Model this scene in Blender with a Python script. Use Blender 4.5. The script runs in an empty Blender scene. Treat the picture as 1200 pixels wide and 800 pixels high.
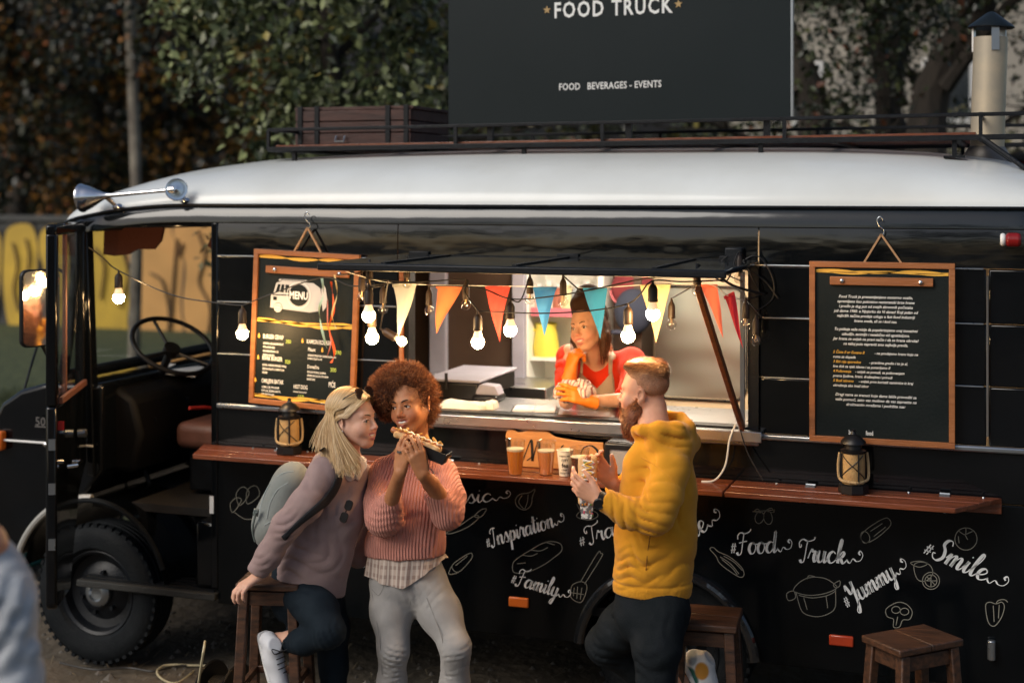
import bpy, bmesh, math, random
import numpy as np
from mathutils import Vector, Matrix, Euler, Quaternion
random.seed(7); np.random.seed(7)
SC = bpy.context.scene
COL = SC.collection
# ------------------------------------------------------------------ camera
TH = math.atan(0.35)
CT, ST = math.cos(TH), math.sin(TH)
CAM = Vector((2.13, -6.08, 2.40))
FWD, RGT, UPV = Vector((-ST, CT, 0)), Vector((CT, ST, 0)), Vector((0, 0, 1))
cam_d = bpy.data.cameras.new('camera'); cam = bpy.data.objects.new('camera', cam_d); COL.objects.link(cam)
cam.location = CAM; cam.rotation_euler = (math.pi/2, 0, TH)
cam_d.lens = 50; cam_d.sensor_width = 36; cam_d.shift_y = -178/1200
cam_d.clip_start = 0.05; cam_d.clip_end = 400
cam_d.dof.use_dof = True; cam_d.dof.focus_distance = 5.7; cam_d.dof.aperture_fstop = 1.5
SC.camera = cam
# ------------------------------------------------------------------ light
world = bpy.data.worlds.new('World'); SC.world = world; world.use_nodes = True
wn = world.node_tree; wn.nodes.clear()
wo = wn.nodes.new('ShaderNodeOutputWorld'); bg = wn.nodes.new('ShaderNodeBackground'); sky = wn.nodes.new('ShaderNodeTexSky')
SUN_EL, SUN_ROT = math.radians(38), math.radians(215)
sky.sky_type = 'NISHITA'; sky.sun_disc = False; sky.sun_elevation = SUN_EL; sky.sun_rotation = SUN_ROT
sky.air_density = 1.0; sky.dust_density = 2.5; sky.ozone_density = 0.6
bg.inputs[1].default_value = 0.058
wn.links.new(sky.outputs[0], bg.inputs[0]); wn.links.new(bg.outputs[0], wo.inputs[0])
sun_d = bpy.data.lights.new('sun', 'SUN'); sun_d.energy = 1.15; sun_d.angle = math.radians(35); sun_d.color = (1.0, 0.95, 0.88)
sun = bpy.data.objects.new('sun', sun_d); COL.objects.link(sun)
# sun_rotation is clockwise from +Y seen from above
sdir = Vector((math.sin(SUN_ROT)*math.cos(SUN_EL), math.cos(SUN_ROT)*math.cos(SUN_EL), math.sin(SUN_EL)))
sun.rotation_euler = sdir.to_track_quat('Z', 'Y').to_euler()
SC.view_settings.view_transform = 'Standard'; SC.view_settings.look = 'None'
SC.view_settings.exposure = 0.72; SC.view_settings.gamma = 1.0
SC.cycles.max_bounces = 8; SC.cycles.transparent_max_bounces = 16; SC.cycles.sample_clamp_indirect = 4
# ------------------------------------------------------------------ pixel to place helpers
FPX = 1666.67
def ray(px, py):
    return FWD + RGT*((px-600)/FPX) + UPV*((222-py)/FPX)
def PD(px, py, d): return CAM + ray(px, py)*d
def PY(px, py, Y):
    r = ray(px, py); return CAM + r*((Y-CAM.y)/r.y)
def PZ(px, py, Z):
    r = ray(px, py); return CAM + r*((Z-CAM.z)/r.z)
def V(*a): return Vector(a)
# ------------------------------------------------------------------ materials
def srgb(h):
    h = h.lstrip('#'); c = [int(h[i:i+2], 16)/255 for i in (0, 2, 4)]
    return tuple(x/12.92 if x <= .04045 else ((x+.055)/1.055)**2.4 for x in c)
def mat(name, col=(.5,.5,.5), rough=.5, metal=0, col2=None, scale=8, detail=5, stretch=(1,1,1), lo=.35, hi=.65,
        bump=0, bscale=60, bstretch=(1,1,1), spec=.5, coat=0, trans=0, alpha=1, emit=None, estr=0, attr=None, sss=0, ior=1.45, sheen=0, rvar=0, coords='Object', bdist=.01):
    m = bpy.data.materials.new(name); m.use_nodes = True; nt = m.node_tree; b = nt.nodes['Principled BSDF']; L = nt.links
    b.inputs['Base Color'].default_value = (*col, 1); b.inputs['Roughness'].default_value = rough; b.inputs['Metallic'].default_value = metal
    b.inputs['Specular IOR Level'].default_value = spec; b.inputs['Coat Weight'].default_value = coat
    b.inputs['Transmission Weight'].default_value = trans; b.inputs['Alpha'].default_value = alpha; b.inputs['IOR'].default_value = ior
    b.inputs['Sheen Weight'].default_value = sheen
    if sss:
        b.inputs['Subsurface Weight'].default_value = sss; b.inputs['Subsurface Radius'].default_value = (1,.35,.18); b.inputs['Subsurface Scale'].default_value = .008
    if emit is not None:
        b.inputs['Emission Color'].default_value = (*emit, 1); b.inputs['Emission Strength'].default_value = estr
    tc = nt.nodes.new('ShaderNodeTexCoord')
    def noise(sc, st, det=detail):
        mp = nt.nodes.new('ShaderNodeMapping'); mp.inputs['Scale'].default_value = st; L.new(tc.outputs[coords], mp.inputs[0])
        n = nt.nodes.new('ShaderNodeTexNoise'); n.inputs['Scale'].default_value = sc; n.inputs['Detail'].default_value = det
        L.new(mp.outputs[0], n.inputs['Vector']); return n
    csrc = None
    if attr:
        a = nt.nodes.new('ShaderNodeAttribute'); a.attribute_name = attr; csrc = a.outputs['Color']
    if col2 is not None:
        n = noise(scale, stretch)
        mr = nt.nodes.new('ShaderNodeMapRange'); mr.inputs['From Min'].default_value = lo; mr.inputs['From Max'].default_value = hi
        L.new(n.outputs['Fac'], mr.inputs['Value'])
        mx = nt.nodes.new('ShaderNodeMix'); mx.data_type = 'RGBA'
        L.new(mr.outputs[0], mx.inputs['Factor'])
        mx.inputs['A'].default_value = (*col, 1); mx.inputs['B'].default_value = (*col2, 1)
        out = mx.outputs['Result']
        if csrc is not None:
            m2 = nt.nodes.new('ShaderNodeMix'); m2.data_type = 'RGBA'; m2.blend_type = 'MULTIPLY'; m2.inputs['Factor'].default_value = 1
            L.new(out, m2.inputs['A']); L.new(csrc, m2.inputs['B']); out = m2.outputs['Result']
        csrc = out
    if csrc is not None: L.new(csrc, b.inputs['Base Color'])
    if rvar:
        n = noise(scale*2, (1,1,1)); mr = nt.nodes.new('ShaderNodeMapRange')
        mr.inputs['To Min'].default_value = max(0, rough-rvar); mr.inputs['To Max'].default_value = rough+rvar
        L.new(n.outputs['Fac'], mr.inputs['Value']); L.new(mr.outputs[0], b.inputs['Roughness'])
    if bump:
        n = noise(bscale, bstretch, 3); bn = nt.nodes.new('ShaderNodeBump'); bn.inputs['Strength'].default_value = bump; bn.inputs['Distance'].default_value = bdist
        L.new(n.outputs['Fac'], bn.inputs['Height']); L.new(bn.outputs[0], b.inputs['Normal'])
    return m
def wave_bump(m, direction='X', scale=40, strength=.6, dist=.006, distort=1.0, second=None):
    """adds a knit or weave relief to a material"""
    nt = m.node_tree; L = nt.links; b = nt.nodes['Principled BSDF']; tc = nt.nodes.new('ShaderNodeTexCoord')
    w = nt.nodes.new('ShaderNodeTexWave'); w.bands_direction = direction; w.inputs['Scale'].default_value = scale
    w.inputs['Distortion'].default_value = distort; w.inputs['Detail'].default_value = 1
    L.new(tc.outputs['Object'], w.inputs['Vector'])
    h = w.outputs['Fac']
    if second:
        w2 = nt.nodes.new('ShaderNodeTexWave'); w2.bands_direction = second[0]; w2.inputs['Scale'].default_value = second[1]
        w2.inputs['Distortion'].default_value = 2
        L.new(tc.outputs['Object'], w2.inputs['Vector'])
        ad = nt.nodes.new('ShaderNodeMath'); ad.operation = 'MULTIPLY_ADD'; L.new(w2.outputs['Fac'], ad.inputs[0]); ad.inputs[1].default_value = .35
        L.new(h, ad.inputs[2]); h = ad.outputs[0]
    bn = nt.nodes.new('ShaderNodeBump'); bn.inputs['Strength'].default_value = strength; bn.inputs['Distance'].default_value = dist
    L.new(h, bn.inputs['Height'])
    old = b.inputs['Normal'].links
    if old: L.new(old[0].from_socket, bn.inputs['Normal'])
    L.new(bn.outputs[0], b.inputs['Normal'])
def glass(name, tint=(1,1,1), fac=.12, rough=.03):
    m = bpy.data.materials.new(name); m.use_nodes = True; nt = m.node_tree; nt.nodes.clear()
    o = nt.nodes.new('ShaderNodeOutputMaterial'); t = nt.nodes.new('ShaderNodeBsdfTransparent'); g = nt.nodes.new('ShaderNodeBsdfGlossy')
    t.inputs[0].default_value = (*tint, 1); g.inputs['Roughness'].default_value = rough
    f = nt.nodes.new('ShaderNodeLayerWeight'); f.inputs['Blend'].default_value = .35
    pw = nt.nodes.new('ShaderNodeMath'); pw.operation = 'POWER'; pw.inputs[1].default_value = 3; nt.links.new(f.outputs['Facing'], pw.inputs[0])
    ma = nt.nodes.new('ShaderNodeMath'); ma.operation = 'MULTIPLY_ADD'; ma.inputs[1].default_value = .7; ma.inputs[2].default_value = fac*.3; nt.links.new(pw.outputs[0], ma.inputs[0])
    mx = nt.nodes.new('ShaderNodeMixShader'); nt.links.new(ma.outputs[0], mx.inputs[0]); nt.links.new(t.outputs[0], mx.inputs[1]); nt.links.new(g.outputs[0], mx.inputs[2])
    nt.links.new(mx.outputs[0], o.inputs[0]); return m
M = {}
def wood(name, c1, c2, rough=.45, ax=(1,9,9), scale=5, coat=0):
    return mat(name, c1, rough, col2=c2, scale=scale, detail=8, stretch=ax, lo=.3, hi=.7, bump=.25, bscale=scale*4, bstretch=ax, coat=coat, rvar=.1)
M['black_paint'] = mat('black_gloss_paint', (.0022,.003,.004), .09, bump=.30, bscale=1.9, bdist=.02, spec=.5, col2=(.0035,.0045,.006), scale=3, rvar=.04)
M['black_board'] = mat('black_vinyl_panel', (.002,.0028,.0036), .16, bump=.05, bscale=3, bdist=.02, col2=(.0035,.0045,.0055), scale=4, spec=.3, rvar=.1)
M['white_paint'] = mat('white_roof_paint', (.70,.73,.72), .32, col2=(.63,.65,.63), scale=2.5, coat=.3, bump=.05, bscale=3, bdist=.02, rvar=.08)
M['dark_metal'] = mat('dark_metal', (.004,.005,.007), .42, .1, spec=.35, bump=.15, bscale=90, col2=(.007,.009,.012), scale=20)
M['rubber'] = mat('tyre_rubber', (.005,.007,.009), .7, spec=.2, bump=.4, bscale=120, col2=(.009,.011,.013), scale=14)
M['chrome'] = mat('chrome', (.78,.78,.8), .13, 1, rvar=.06)
M['trim'] = mat('brushed_trim', (.34,.37,.4), .3, .9, rvar=.1)
M['steel'] = mat('brushed_steel', (.55,.55,.56), .3, 1, bump=.06, bscale=30, bstretch=(1,30,30), rvar=.08)
M['shelf_wood'] = wood('varnished_shelf_wood', (.20,.055,.022), (.11,.03,.012), .3, coat=.4)
M['frame_wood'] = wood('oak_frame_wood', (.34,.13,.045), (.25,.09,.03), .4)
M['stool_wood'] = wood('worn_stool_wood', (.022,.012,.008), (.10,.042,.02), .45, scale=7)
M['crate_wood'] = wood('crate_wood', (.075,.032,.024), (.035,.016,.013), .6)
M['strut_wood'] = wood('strut_wood', (.22,.07,.025), (.13,.04,.015), .35)
M['chalk'] = mat('chalkboard', (.004,.008,.0085), .5, spec=.25, col2=(.009,.013,.013), scale=5, bump=.1, bscale=80)
M['ink_white'] = mat('white_print', (.80,.81,.79), .6)
M['ink_grey'] = mat('grey_line_print', (.22,.21,.17), .6)
M['ink_yellow'] = mat('yellow_print', (.75,.42,.06), .6)
M['ink_green'] = mat('green_chalk', (.45,.6,.12), .8)
M['gold'] = mat('gold_print', (.45,.3,.13), .6)
M['white_plastic'] = mat('white_plastic', (.75,.75,.74), .4, rvar=.05)
M['black_plastic'] = mat('black_plastic', (.005,.005,.006), .4, rvar=.08)
M['bulb_on'] = mat('lit_bulb', (1,.8,.5), .4, emit=(1.0,.62,.27), estr=200)
M['clear'] = glass('clear_glass', (.95,.94,.92), .35)
M['pane'] = glass('window_pane', (.93,.95,.95), .2)
M['orange_lens'] = mat('orange_lens', (.7,.16,.02), .2, coat=.5, bump=.3, bscale=120)
M['red_lens'] = mat('red_lens', (.22,.008,.008), .2, coat=.3)
M['brown_vinyl'] = mat('brown_vinyl', (.10,.04,.025), .5, bump=.2, bscale=60, col2=(.15,.06,.04), scale=8)
# ------------------------------------------------------------------ mesh builder
def perp(d):
    d = d.normalized(); a = V(0,0,1) if abs(d.z) < .9 else V(1,0,0)
    x = d.cross(a).normalized(); return x, d.cross(x).normalized()
class MB:
    def __init__(s): s.v = []; s.f = []; s.m = []; s.mi = 0
    def add(s, vs, fs):
        o = len(s.v); s.v += [tuple(p) for p in vs]; s.f += [tuple(i+o for i in f) for f in fs]; s.m += [s.mi]*len(fs); return s
    def box(s, c, size, rot=None, taper=1):
        hx, hy, hz = size[0]/2, size[1]/2, size[2]/2; c = Vector(c)
        R = rot if rot is not None else Matrix.Identity(3)
        if isinstance(R, Euler): R = R.to_matrix()
        vs = []
        for z in (-1, 1):
            t = taper if z > 0 else 1
            for x, y in ((-1,-1),(1,-1),(1,1),(-1,1)): vs.append(c + R @ V(x*hx*t, y*hy*t, z*hz))
        return s.add(vs, [(0,3,2,1),(4,5,6,7),(0,1,5,4),(1,2,6,5),(2,3,7,6),(3,0,4,7)])
    def bar(s, a, b, w, h, up=V(0,0,1)):
        a, b = Vector(a), Vector(b); d = (b-a); L = d.length; d = d.normalized()
        x = d.cross(up)
        if x.length < 1e-4: x = d.cross(V(1,0,0))
        x.normalize(); y = x.cross(d)
        R = Matrix((x, d, y)).transposed(); return s.box((a+b)/2, (w, L, h), R)
    def tube(s, pts, r, n=8, cap=True, closed=False):
        pts = [Vector(p) for p in pts]; rs = r if isinstance(r, (list, tuple)) else [r]*len(pts)
        vs = []; fs = []; N = len(pts); x = None
        for i, p in enumerate(pts):
            a = pts[i-1] if (i > 0 or closed) else pts[0]; b = pts[(i+1) % N] if (i < N-1 or closed) else pts[-1]
            d = (b-a)
            if d.length < 1e-9: d = V(0,0,1)
            d.normalize()
            if x is None: x, y = perp(d)
            else:
                x = (x - d*x.dot(d)); x = x.normalized() if x.length > 1e-6 else perp(d)[0]; y = d.cross(x)
            for k in range(n):
                t = 2*math.pi*k/n; vs.append(p + (x*math.cos(t)+y*math.sin(t))*rs[i])
        for i in range(N if closed else N-1):
            j = (i+1) % N
            for k in range(n): fs.append((i*n+k, i*n+(k+1)%n, j*n+(k+1)%n, j*n+k))
        if cap and not closed: fs += [tuple(range(n))[::-1], tuple((N-1)*n+k for k in range(n))]
        return s.add(vs, fs)
    def cyl(s, a, b, r0, r1=None, n=20): return s.tube([a, b], [r0, r0 if r1 is None else r1], n)
    def lathe(s, o, axis, prof, n=24, squash=1.0):
        """prof: (radius, height) along axis from o"""
        o = Vector(o); d = Vector(axis).normalized(); x, y = perp(d); vs = []; fs = []
        for r, h in prof:
            for k in range(n):
                t = 2*math.pi*k/n; vs.append(o + d*h + (x*math.cos(t) + y*math.sin(t)*squash)*max(r, 1e-5))
        for i in range(len(prof)-1):
            for k in range(n): fs.append((i*n+k, i*n+(k+1)%n, (i+1)*n+(k+1)%n, (i+1)*n+k))
        return s.add(vs, fs)
    def sphere(s, c, r, n=16, sc=(1,1,1), R=None):
        c = Vector(c); vs = []; fs = []; m = n//2
        for i in range(m+1):
            a = math.pi*i/m
            for k in range(n):
                t = 2*math.pi*k/n; q = V(math.sin(a)*math.cos(t)*sc[0], math.sin(a)*math.sin(t)*sc[1], math.cos(a)*sc[2])*r
                vs.append(c + (R @ q if R is not None else q))
        for i in range(m):
            for k in range(n): fs.append((i*n+k, (i+1)*n+k, (i+1)*n+(k+1)%n, i*n+(k+1)%n))
        return s.add(vs, fs)
    def prism(s, poly, o, ux, uy, t):
        """polygon (2d points) in frame o,ux,uy extruded by t along ux x uy"""
        o, ux, uy = Vector(o), Vector(ux), Vector(uy); nz = ux.cross(uy).normalized()*t; n = len(poly)
        a = [o + ux*p[0] + uy*p[1] for p in poly]; b = [p + nz for p in a]
        return s.add(a+b, [tuple(range(n))[::-1], tuple(range(n, 2*n))] + [(i, (i+1)%n, n+(i+1)%n, n+i) for i in range(n)])
    def build(s, name, m=None, parent=None, smooth=False, bevel=0, seg=2, auto=35):
        me = bpy.data.meshes.new(name); base = root_loc(parent)
        me.from_pydata([tuple(Vector(p)-base) for p in s.v], [], s.f)
        ms = m if isinstance(m, (list, tuple)) else [m]
        for q in ms:
            if q is not None: me.materials.append(q)
        if len(ms) > 1: me.polygons.foreach_set('material_index', s.m)
        bm = bmesh.new(); bm.from_mesh(me); bmesh.ops.remove_doubles(bm, verts=bm.verts, dist=1e-5); bmesh.ops.recalc_face_normals(bm, faces=bm.faces); bm.to_mesh(me); bm.free()
        o = bpy.data.objects.new(name, me); COL.objects.link(o)
        if parent is not None: o.parent = parent
        if bevel:
            md = o.modifiers.new('bevel', 'BEVEL'); md.width = bevel; md.segments = seg; md.limit_method = 'ANGLE'; md.angle_limit = math.radians(40)
            smooth = True
        if smooth:
            me.polygons.foreach_set('use_smooth', [True]*len(me.polygons))
            if auto: me.set_sharp_from_angle(angle=math.radians(auto))
        me.update(); return o
def root_loc(p):
    b = V(0,0,0)
    while p is not None: b += p.location; p = p.parent
    return b
def tag(o, label=None, cat=None, group=None, kind=None):
    if label: o['label'] = label
    if cat: o['category'] = cat
    if group: o['group'] = group
    if kind: o['kind'] = kind
    return o
def thing(name, loc, label, cat, group=None):
    o = bpy.data.objects.new(name, None); COL.objects.link(o); o.location = loc; o.empty_display_size = .1
    return tag(o, label, cat, group)
def copy_tree(o, parent=None):
    c = o.copy(); COL.objects.link(c); c.parent = parent
    for ch in list(o.children): copy_tree(ch, c)
    return c
def arc(cx, cy, r, a0, a1, n, ry=None):
    ry = r if ry is None else ry
    return [(cx+r*math.cos(math.radians(a0+(a1-a0)*i/n)), cy+ry*math.sin(math.radians(a0+(a1-a0)*i/n))) for i in range(n+1)]
def rrect(x0, y0, x1, y1, r, n=6):
    return arc(x1-r, y1-r, r, 0, 90, n)+arc(x0+r, y1-r, r, 90, 180, n)+arc(x0+r, y0+r, r, 180, 270, n)+arc(x1-r, y0+r, r, 270, 360, n)
def smoothpts(pts, n=8, closed=False):
    P = [Vector(p) for p in pts]; out = []; N = len(P)
    for i in range(N if closed else N-1):
        p0 = P[(i-1) % N] if (closed or i > 0) else P[0]; p1 = P[i]; p2 = P[(i+1) % N]; p3 = P[(i+2) % N] if (closed or i < N-2) else P[-1]
        for k in range(n):
            t = k/n; out.append(.5*((2*p1)+(-p0+p2)*t+(2*p0-5*p1+4*p2-p3)*t*t+(-p0+3*p1-3*p2+p3)*t**3))
    if not closed: out.append(P[-1])
    return out
def ringprism(name, outer, inner, o, ux, uy, t, m, parent, bevel=0):
    """flat frame between two outlines with the same number of points"""
    b = MB(); o, ux, uy = Vector(o), Vector(ux), Vector(uy); nz = ux.cross(uy).normalized()*t; n = len(outer)
    vs = []
    for poly in (outer, inner):
        for off in (V(0,0,0), nz): vs += [o+ux*p[0]+uy*p[1]+off for p in poly]
    fs = []
    for i in range(n):
        j = (i+1) % n
        fs += [(i, j, 2*n+j, 2*n+i), (n+i, n+j, 3*n+j, 3*n+i), (i, j, n+j, n+i), (2*n+i, 2*n+j, 3*n+j, 3*n+i)]
    b.add(vs, fs); return b.build(name, m, parent, bevel=bevel)
# text: outlines of the built in font laid on a frame
def text_mb(mb, txt, o, ux, uy, h, align='LEFT', sx=1.0, shear=0.0, spacing=1.0, lift=0.0, bold=0.0):
    cu = bpy.data.curves.new('t', 'FONT'); cu.body = txt; cu.size = 1; cu.align_x = align; cu.resolution_u = 2; cu.shear = shear; cu.space_character = spacing; cu.offset = bold
    ob = bpy.data.objects.new('t', cu); me = ob.to_mesh()
    o, ux, uy = Vector(o), Vector(ux), Vector(uy); nz = ux.cross(uy).normalized()*lift
    vs = [o + ux*(v.co.x*h*sx) + uy*(v.co.y*h) + nz for v in me.vertices]
    mb.add(vs, [tuple(p.vertices) for p in me.polygons])
    ob.to_mesh_clear(); bpy.data.objects.remove(ob); bpy.data.curves.remove(cu)
# ================================================================== THE TRUCK
truck = thing('food_truck', V(0,1.05,0), 'black glossy food truck with white roof, open cab door and lit serving window', 'food truck')
XA, XB = -1.52, 2.33           # rear of the cab door, rear end
AX, AZ, AR = .711, .35, .385    # rear wheel arch
EX, EZ = V(1,0,0), V(0,0,1)
def side(poly, name, m, y=.04, t=.04, bevel=.004, parent=truck):
    b = MB(); b.prism(poly, V(0,y,0), EX, EZ, t); return b.build(name, m, parent, bevel=bevel)
low = [(XA,.38)] + [(AX+AR*math.cos(a), AZ+AR*math.sin(a)) for a in np.linspace(math.pi-.08, .08, 22)] + [(XB,.38),(XB,1.125),(XA,1.125)]
side(low, 'lower_panel', M['black_board'])
side([(XA,1.129),(XB,1.129),(XB,1.335),(XA,1.335)], 'side_panel', M['black_paint'])
rows = [(1.36,1.598),(1.602,1.852),(1.856,2.075)]
for z0, z1 in rows:
    for x0, x1 in ((XA,-.56),(1.12,2.04),(2.05,XB)):
        side([(x0,z0),(x1,z0),(x1,z1),(x0,z1)], 'side_panel', M['black_paint'], bevel=.006)
M['upper_gloss'] = mat('upper_panel_gloss', (.003,.004,.005), .07, coat=.4, spec=.6, bump=.35, bscale=1.5, bstretch=(1,1,3), bdist=.03, rvar=.03, scale=3)
b = MB(); pf = [(.03,2.079),(0,2.080),(0,2.13),(.0006,2.16),(.0018,2.19),(.004,2.215),(.007,2.236),(.06,2.236)]
for x0, x1 in ((XA,-.565),(-.560,1.115),(1.120,XB)):
    n = 30; vs = [(x0+(x1-x0)*i/n, y, z) for i in range(n+1) for y, z in pf]; k_ = len(pf)
    b = MB(); b.add(vs, [(i*k_+j, i*k_+j+1, (i+1)*k_+j+1, (i+1)*k_+j) for i in range(n) for j in range(k_-1)]); b.build('upper_panel', M['upper_gloss'], truck, smooth=True, auto=50)
for z in (1.60, 1.854, 2.077):
    for x0, x1 in ((XA,-.57),(1.14,2.03)):
        b = MB(); b.box(((x0+x1)/2, -.004, z), (x1-x0, .008, .007)); b.build('trim_strip', M['trim'], truck, bevel=.002)
for x0, x1 in ((XA,-.52),(1.10,XB)):
    b = MB(); b.box(((x0+x1)/2, -.008, 1.348), (x1-x0, .022, .026)); b.build('belt_moulding', M['trim'], truck, bevel=.008)
b = MB(); b.box((.29, -.008, 1.318), (1.66, .016, .024)); b.build('belt_moulding', M['trim'], truck, bevel=.006)
b = MB(); b.tube([V(2.045,-.012,1.40), V(2.045,-.014,2.05)], .006); b.build('chrome_rod', M['chrome'], truck, smooth=True)
# roof -----------------------------------------------------------------
def interp(x, T): return float(np.interp(x, [t[0] for t in T], [t[1] for t in T]))
CROWN = [(-2.64,2.24),(-2.56,2.33),(-2.45,2.395),(-2.2,2.465),(-1.96,2.524),(-1.55,2.572),(-.9,2.598),(-.2,2.61),(1.2,2.605),(1.7,2.585),(2.1,2.54),(2.3,2.48),(2.4,2.40),(2.44,2.345)]
EDGE = [(-2.64,2.205),(-2.5,2.235),(-2.3,2.275),(-2.05,2.312),(-1.8,2.33),(2.3,2.33),(2.44,2.32)]
INS = [(-2.64,.42),(-2.6,.28),(-2.5,.13),(-2.38,.06),(-2.2,.035),(-1.9,.03),(2.2,.03),(2.36,.07),(2.44,.2)]
xs = sorted(set(list(np.linspace(-2.64,-1.5,26))+list(np.linspace(-1.5,2.0,16))+list(np.linspace(2.0,2.44,12))))
def sm(x, T, w=.09): return sum(interp(x+d*w, T)*k for d, k in ((-1,.2),(-.5,.2),(0,.2),(.5,.2),(1,.2)))
vs = []; fs = []; N = 41
for x in xs:
    zc, ze, ins = sm(x,CROWN), sm(x,EDGE), sm(x,INS,.03)
    w = 1.05-ins
    for k in range(N):
        u = -math.cos(math.pi*k/(N-1)); z = ze+(zc-ze)*max(0, 1-abs(u)**2.6)**(1/1.9); vs.append((x, 1.05+u*w, z))
for i in range(len(xs)-1):
    for k in range(N-1): fs.append((i*N+k, i*N+k+1, (i+1)*N+k+1, (i+1)*N+k))
fs.append(tuple(range(N))); fs.append(tuple((len(xs)-1)*N+k for k in range(N)))
b = MB(); b.add(vs, fs); b.build('roof', M['white_paint'], truck, smooth=True, auto=60)
# dark shoulder under the white roof, with the drip rail
M['shoulder'] = mat('dark_shoulder_paint', (.010,.014,.018), .10, coat=.3, bump=.25, bscale=1.6, bstretch=(1,1,3), bdist=.03)
vs = []; fs = []; prof = [(.012,-.002),(-.004,0),(-.003,.02),(.002,.04),(.009,.058),(.019,.075),(.034,.090)]
for x in xs:
    ze, ins = sm(x,EDGE), sm(x,INS,.03)
    for (py_, pz_) in prof: vs.append((x, ins-.03+py_, ze-.09+pz_))
P_ = len(prof)
for i in range(len(xs)-1):
    for k in range(P_-1): fs.append((i*P_+k, i*P_+k+1, (i+1)*P_+k+1, (i+1)*P_+k))
b = MB(); b.add(vs, fs); b.build('roof_shoulder', M['shoulder'], truck, smooth=True, auto=80)
b = MB(); b.tube([V(x, sm(x,INS,.03)-.014, sm(x,EDGE)-.006) for x in xs], .007, 6); b.build('drip_rail', M['dark_metal'], truck, smooth=True)
# far side, floor, ceiling, rear, partition: the shell you could see into
M['int_wall'] = mat('cream_interior_wall', (.42,.32,.21), .6, col2=(.36,.27,.17), scale=4, bump=.05)
M['int_dark'] = mat('brown_interior_panel', (.045,.026,.017), .5, col2=(.06,.036,.024), scale=5)
M['lav'] = mat('lavender_grey_laminate', (.32,.31,.37), .5, col2=(.27,.26,.31), scale=6)
b = MB(); b.box((.43,2.115,1.35), (3.9,.03,1.94)); b.build('far_wall', M['black_paint'], truck)
b = MB(); b.box((-2.15,2.115,.9), (1.2,.03,1.0)); b.build('far_cab_door', M['black_paint'], truck, bevel=.01)
b = MB(); b.box((.4,2.08,1.36), (3.76,.03,1.6)); b.build('interior_wall', M['int_wall'], truck)
b = MB(); b.box((.4,1.05,.52), (3.8,2.04,.04)); b.build('cabin_floor', M['dark_metal'], truck)
b = MB(); b.box((.4,1.05,2.235), (3.8,1.98,.02)); b.build('cabin_ceiling', M['int_wall'], truck)
b = MB(); b.box((-1.49,1.05,1.35), (.03,2.0,1.74)); b.build('cab_partition', M['int_dark'], truck)
b = MB(); b.box((2.30,1.05,1.32), (.05,2.02,1.9)); b.build('rear_wall', M['black_paint'], truck, bevel=.01)
b = MB(); b.box((.4,1.05,.42), (3.7,1.5,.14)); b.box((.2,.5,.36), (4.4,.09,.12)); b.box((.2,1.6,.36), (4.4,.09,.12)); b.build('chassis_light_block', M['dark_metal'], truck)  # frame rails, plus a dark box added so no light passes underneath
# window ---------------------------------------------------------------
WX0, WX1, WZ0, WZ1 = -.50, 1.075, 1.385, 2.055
def frm(x0,z0,x1,z1,w,y,t,name,m,parent=truck,r=.03):
    return ringprism(name, rrect(x0-w,z0-w,x1+w,z1+w,r+w), rrect(x0,z0,x1,z1,r), V(0,y,0), EX, EZ, t, m, parent)
frm(WX0,WZ0,WX1,WZ1,.045,.06,.075,'window_frame',M['dark_metal'],r=.01)
b = MB(); b.box((.29,.24,1.364), (1.70,.60,.022)); b.build('serving_counter', M['steel'], truck, bevel=.004)
b = MB(); b.box((.29,-.058,1.352), (1.70,.012,.045)); b.build('counter_edge', M['steel'], truck, bevel=.003)
b = MB(); b.tube([V(-.53,-.03,1.41), V(-.53,-.03,2.05)], .012); b.build('frame_post', M['strut_wood'], truck, smooth=True)
# flap, folded up
flap = MB(); flap.box((.27,-.385,2.085), (1.70,.77,.022)); fl = flap.build('awning_flap', M['shoulder'], truck, bevel=.006)
e = MB(); e.box((.27,-.77,2.080), (1.71,.014,.030)); e.build('edge_rail', M['dark_metal'], fl, bevel=.006)
for x in (-.45,.27,1.0): e = MB(); e.box((x,-.002,2.104), (.10,.03,.02)); e.build('hinge', M['dark_metal'], fl, bevel=.003)
for x in (.27,-.3,.84): e = MB(); e.box((x,-.38,2.0985), (.02,.72,.006)); e.build('seam', M['dark_metal'], fl)
sa, sb = PY(818,338,-.70), PY(870,502,-.04)
b = MB(); b.bar(sa, sb, .032, .022, V(1,0,0)); b.build('prop_strut', M['strut_wood'], truck, bevel=.003)
b = MB(); b.box((1.055,-.035,1.72), (.018,.02,.66)); b.build('frame_strip', mat('blue_grey_trim', (.05,.07,.11), .4), truck)
# far side window with rounded cream frame
M['view_pane'] = mat('painted_view_pane', (.40,.42,.37), .2, col2=(.17,.14,.11), scale=1.4, stretch=(1,1,2.4), lo=.35, hi=.65, detail=1)  # blurred outside view and its light painted into an opaque pane
M['cream'] = mat('cream_gel_frame', (.74,.58,.38), .35)
qa, qb = PY(762,468,2.03), PY(868,350,2.03)
fx0, fz0, fx1, fz1 = qa.x+.02, qa.z+.02, qb.x+.03, qb.z+.06
w2 = frm(fx0,fz0,fx1,fz1,.10,2.06,.03,'far_window',M['cream'],r=.09)
b = MB(); b.prism(rrect(fx0,fz0,fx1,fz1,.09), V(0,2.055,0), EX, EZ, .004); b.build('pane', M['view_pane'], w2)
frm(fx0,fz0,fx1,fz1,.012,2.03,.012,'gasket',M['dark_metal'],parent=w2,r=.09)
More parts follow.
